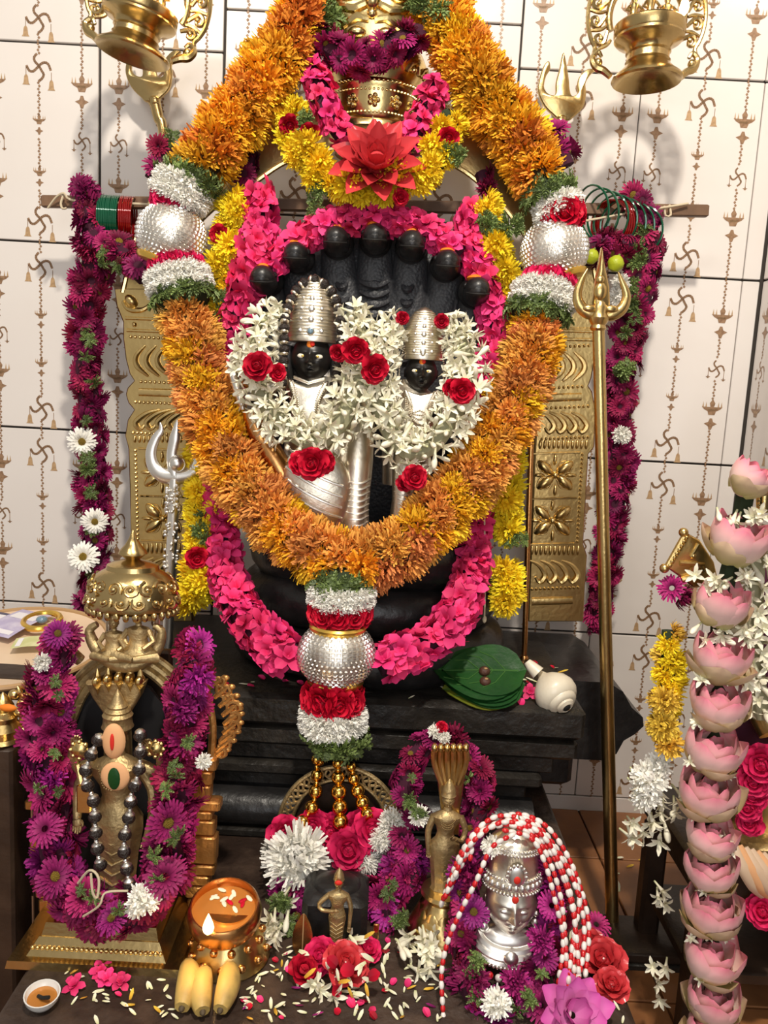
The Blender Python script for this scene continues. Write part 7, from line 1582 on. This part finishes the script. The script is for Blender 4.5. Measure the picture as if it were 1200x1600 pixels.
m = MB(); bead_row(m, [W(1047, 884, yO - .014), W(1073, 840, yO - .014)], 3.2 * s, 7 * s); m.build('rope_border', M['brass_bright'], br); m = MB(); spiral(m, W(1088, 893, yO - .013), Vector((1, 0, 0)), Vector((0, 0, 1)), 11 * s, 1.4, 3.4 * s); m.ell(W(1083, 868, yO - .012), 5 * s, 9, 7); m.build('scroll_relief', M['brass_bright'], br)
for x, y in ((1038, 888), (1068, 832)): m = MB(); p = W(x, y, yO - .008); m.ell(p, 7.5 * s, 12, 9); m.build('ball_end', M['brass'], br)
m = MB(); pxtube(m, [(1215, 730, yO - .02), (1196, 760, yO - .02), (1192, 800, yO - .02)], [10, 12, 10], 10); bead_row(m, [W(1196, 735, yO - .04), W(1186, 770, yO - .04), W(1186, 810, yO - .04)], 3 * s, 6.5 * s); m.build('halo_edge', M['brass_bright'], ri)
for k in range(7):
    m = MB(); pxtube(m, [(1146 + 9 * k, 1318 + 3 * k, -.70), (1158 + 12 * k, 1350 + 4 * k, -.712), (1176 + 13 * k, 1380 + 4 * k, -.712), (1196 + 12 * k, 1402 + 2 * k, -.70)], [5, 10, 11, 6], 10, .6); m.build('cloth_fold', M['sandal'] if k % 3 == 1 else M['cream_tray'], ri)
m = MB(); m.bevbox((bi.x + .02, -.585, .30), (.23, .15, .03), .006); m.build('base', M['brass_dull'], ri)
m = MB(); m.ell((W(1165, 1000, -.60).x + .03, -.585, W(1165, 1080, -.6).z), (.055, .03, .19), 16, 12); m.build('red_cloth', M['core_dark'], ri)
# lotus garland
lg = thing('lotus_garland', G(1110, 1590, .2), 'long garland of pink lotus buds and white tuberoses hanging at the picture edge', 'garland')
def lotus_meshes(seed):
    r = random.Random(seed); mb = MB()
    for n_, el, L, w_, cu, r0 in ((4, 1.40, 1.02, .42, .55, .22), (5, 1.15, 1.15, .52, .85, .36), (6, .85, 1.25, .56, 1.15, .42)):
        o = r.uniform(0, 6)
        for i in range(n_): cup_petal(mb, o + 2 * PI * i / n_ + r.uniform(-.1, .1), r0, -.45, L * r.uniform(.92, 1.06), w_, el, cu, .55, 6, 5, .22)
    mb.ell((0, 0, -.2), (.42, .42, .40), 12, 8, t=.6)
    inner = mb.mesh('lotus', M['lotus']); se = []
    for i in range(3):
        mb = MB(); cup_petal(mb, 0, .42, -.52, 1.0 * r.uniform(.8, 1.05), .52, .50 + .2 * i, 1.0, .5, 7, 5, .15); se.append(mb.mesh('sepal', M['lotus_sepal']))
    return inner, se
LOT = [lotus_meshes(s_) for s_ in (91, 92, 93)]
spots = [(1168, 752, 40, .5, -.72), (1150, 850, 54, .2, -.725), (1126, 950, 50, .1, -.735), (1124, 1034, 52, .05, -.745), (1122, 1106, 52, 0, -.755), (1112, 1178, 52, .05, -.765), (1106, 1245, 54, -.1, -.775), (1108, 1312, 46, .1, -.785), (1110, 1362, 48, -.05, -.79), (1112, 1425, 54, .0, -.80), (1110, 1500, 52, .02, -.81), (1114, 1565, 50, .05, -.82), (1112, 1622, 50, 0, -.83)]
for i, (x, y, r, ln, Y) in enumerate(spots):
    p = W(x, y, Y); s = SP(p); inner, se = LOT[i % 3]; ax = Vector((ln + rnd.uniform(-.12, .12), -.30, .95)); sp0 = rnd.uniform(0, 6); Mx = TRS(p, ax, sp0, r * s * 1.10); o = link('lotus', inner, Mx, lg)
    for k in range(5): link('sepal', se[k % 3], Mx @ Matrix.Rotation(2 * PI * (k + rnd.uniform(-.2, .2)) / 5, 4, 'Z'), o)
m = MB(); m.tube(wpath([(x, y, Y + .02) for x, y, r, l, Y in spots], .02), .012, 8); m.build('core_strand', M['core_green'], lg)
for i, (x, y, r, ln, Y) in enumerate(spots[:-1]):
    x2, y2 = spots[i + 1][0], spots[i + 1][1] - 44
    for k in range(9 if i < 4 else 7): p = W(x2 + rnd.uniform(-48, 48) if i < 4 else x2 + rnd.uniform(-32, 32), y2 + rnd.uniform(-12, 12), Y - .012); put_flower(TUBE, p, (CAM - p).normalized() + Vector((rnd.uniform(-1, 1), 0, rnd.uniform(-.9, .3))), (22 if i < 4 else 15) * SP(p), lg)
# white garland further right and the yellow/white strand on the left of the lotuses
g = thing('tuberose_garland', W(1180, 1130, -.7), 'white tuberose strand behind the lotus garland at the far edge', 'garland'); pe = S(-.70, 1000)
tuberose_strand(g, [(1185, 820, -.69), (1180, 900, -.69), (1178, 980, -.69), (1182, 1060, -.69), (1190, 1120, -.69)], 26 * pe, 24 * pe, 81, .0026)
ball_flowers(g, ROSEP, [(1190, 1195, -.70, 30), (1178, 1222, -.70, 24), (1168, 1262, -.70, 20), (1172, 1285, -.70, 20), (1192, 1425, -.71, 24), (1178, 1240, -.695, 22)])
g = thing('faded_yellow_garland', W(1045, 1340, -.7), 'fading yellow chrysanthemum strand ending in a white tuberose tassel beside the lotuses', 'garland')
strand(g, [(1056, 915, -.665), (1052, 950, -.67)], 20 * pe, [(ASTER, 1)], 24 * pe, seed=82, core=None, spacing=.008, jit=.5)
strand(g, [(1046, 985, -.68), (1044, 1030, -.685), (1042, 1075, -.69), (1038, 1110, -.695), (1036, 1160, -.70)], [20 * pe, 24 * pe, 24 * pe, 22 * pe], [(YELLOW, 1), (YELLOW_OLD, .6)], 25 * pe, seed=83, core='core_green', spacing=.0078)
ball_flowers(g, YELLOW_OLD, [(1040, 1095, -.72, 26), (1036, 1135, -.725, 28), (1044, 1160, -.725, 28)])
ball_flowers(g, WHITEM, [(1015, 1215, -.72, 32), (1010, 1240, -.72, 28), (1030, 1195, -.715, 24)])
for k in range(26): p = W(1020 + rnd.uniform(-36, 46), 1265 + rnd.uniform(-50, 50), -.71 + rnd.uniform(-.01, .01)); put_flower(TUBE, p, Vector((rnd.uniform(-.8, .8), -1, rnd.uniform(-1.4, .2))), 24 * SP(p), g)
for x, y in ((1035, 1392), (1040, 1412), (1028, 1402), (1020, 1510), (1028, 1535), (1040, 1512), (1030, 1560)): p = W(x, y, -.715); put_flower(TUBE[:3], p, Vector((rnd.uniform(-.8, .4), -1, rnd.uniform(-.5, .5))), 20 * SP(p), g)

# ================================================================== FALLEN PETALS
def petal_mesh(mn, L=1.0, w_=.25, cu=.3): mb = MB(); cup_petal(mb, 0, 0, 0.02, L, w_, .15, cu, .4, 5, 3, .3); mb.v = [v - Vector((L / 2, 0, 0)) for v in mb.v]; return mb.mesh('fallen_petal', M[mn])
PT = {'cream': petal_mesh('tuberose', 1, .16), 'yellow': petal_mesh('yellow_old', 1, .15), 'pink': petal_mesh('pink', .9, .38), 'red': petal_mesh('rose', .9, .42), 'purple': petal_mesh('aster_violet', 1, .14)}
def petal(x, y, kind, L, Z, where):
    p = G(x, y, Z) + Vector((0, 0, .0012)); n_ = Vector((rnd.uniform(-.2, .2), rnd.uniform(-.3, .1), 1)); o = link('fallen_petal', PT[kind], TRS(p, n_, rnd.uniform(0, 6.28), L * SP(p)), None)
    tag(o, 'loose %s petal lying on the %s' % (kind, where), 'petal', '%s petals on the %s' % (kind, where))
rp = random.Random(5)
for k in range(34):
    x, y = rp.uniform(465, 590), rp.uniform(1478, 1560); p = G(x, y, ZP) + Vector((0, -.012, rp.uniform(.008, .034))); kd = rp.choice(['cream', 'cream', 'cream', 'yellow', 'red'])
    o = link('fallen_petal', PT[kd], TRS(p, Vector((rp.uniform(-.6, .6), -.7, 1)), rp.uniform(0, 6.28), rp.uniform(16, 26) * SP(p)), None); tag(o, 'loose %s petal on top of the flower heap before the little figure' % kd, 'petal', '%s petals on the flower heap' % kd)
def scat(n, x0, x1, y0, y1, Z, where, mix):
    for _ in range(n):
        x, y = rp.uniform(x0, x1), rp.uniform(y0, y1); p = G(x, y, Z)
        if Z == ZP and not (-.40 < p.x < .33 and p.y > -1.1): continue
        petal(x, y, rp.choice(mix), rp.uniform(9, 19), Z, where)
MIXA = ['cream'] * 10 + ['yellow'] * 1 + ['pink', 'red', 'purple']
scat(40, 90, 280, 1518, 1598, ZP, 'dark platform', MIXA); scat(60, 380, 470, 1470, 1598, ZP, 'dark platform', MIXA); scat(70, 460, 610, 1470, 1590, ZP, 'dark platform', MIXA); scat(60, 600, 700, 1470, 1598, ZP, 'dark platform', MIXA); scat(36, 880, 985, 1450, 1598, ZP, 'dark platform', MIXA + ['red', 'pink']); scat(12, 240, 300, 1440, 1500, ZP, 'dark platform', MIXA)
scat(26, 640, 890, 1030, 1110, ZT, 'pedestal top', ['cream', 'cream', 'pink', 'red', 'yellow']); scat(8, 340, 480, 1060, 1075, ZT, 'pedestal top', ['cream', 'red', 'pink']); scat(14, 960, 1040, 1300, 1430, .007, 'floor tiles', ['cream', 'cream', 'yellow'])
for i, (x, y) in enumerate(((158, 1523), (168, 1535), (188, 1540), (116, 1545), (90, 1462))): flower_thing('pink_blossom', PINK, x, y, 17, ['pink blossom lying in front of the plinth, farthest back of the pair', 'pink blossom touching the one behind it before the plinth', 'pink blossom nearest the bananas before the plinth', 'single pink petal bloom beside the white bowl', 'pink bloom on the sloping plinth corner'][i], lift=.3, n=Vector((rnd.uniform(-.3, .3), -.4, 1)))
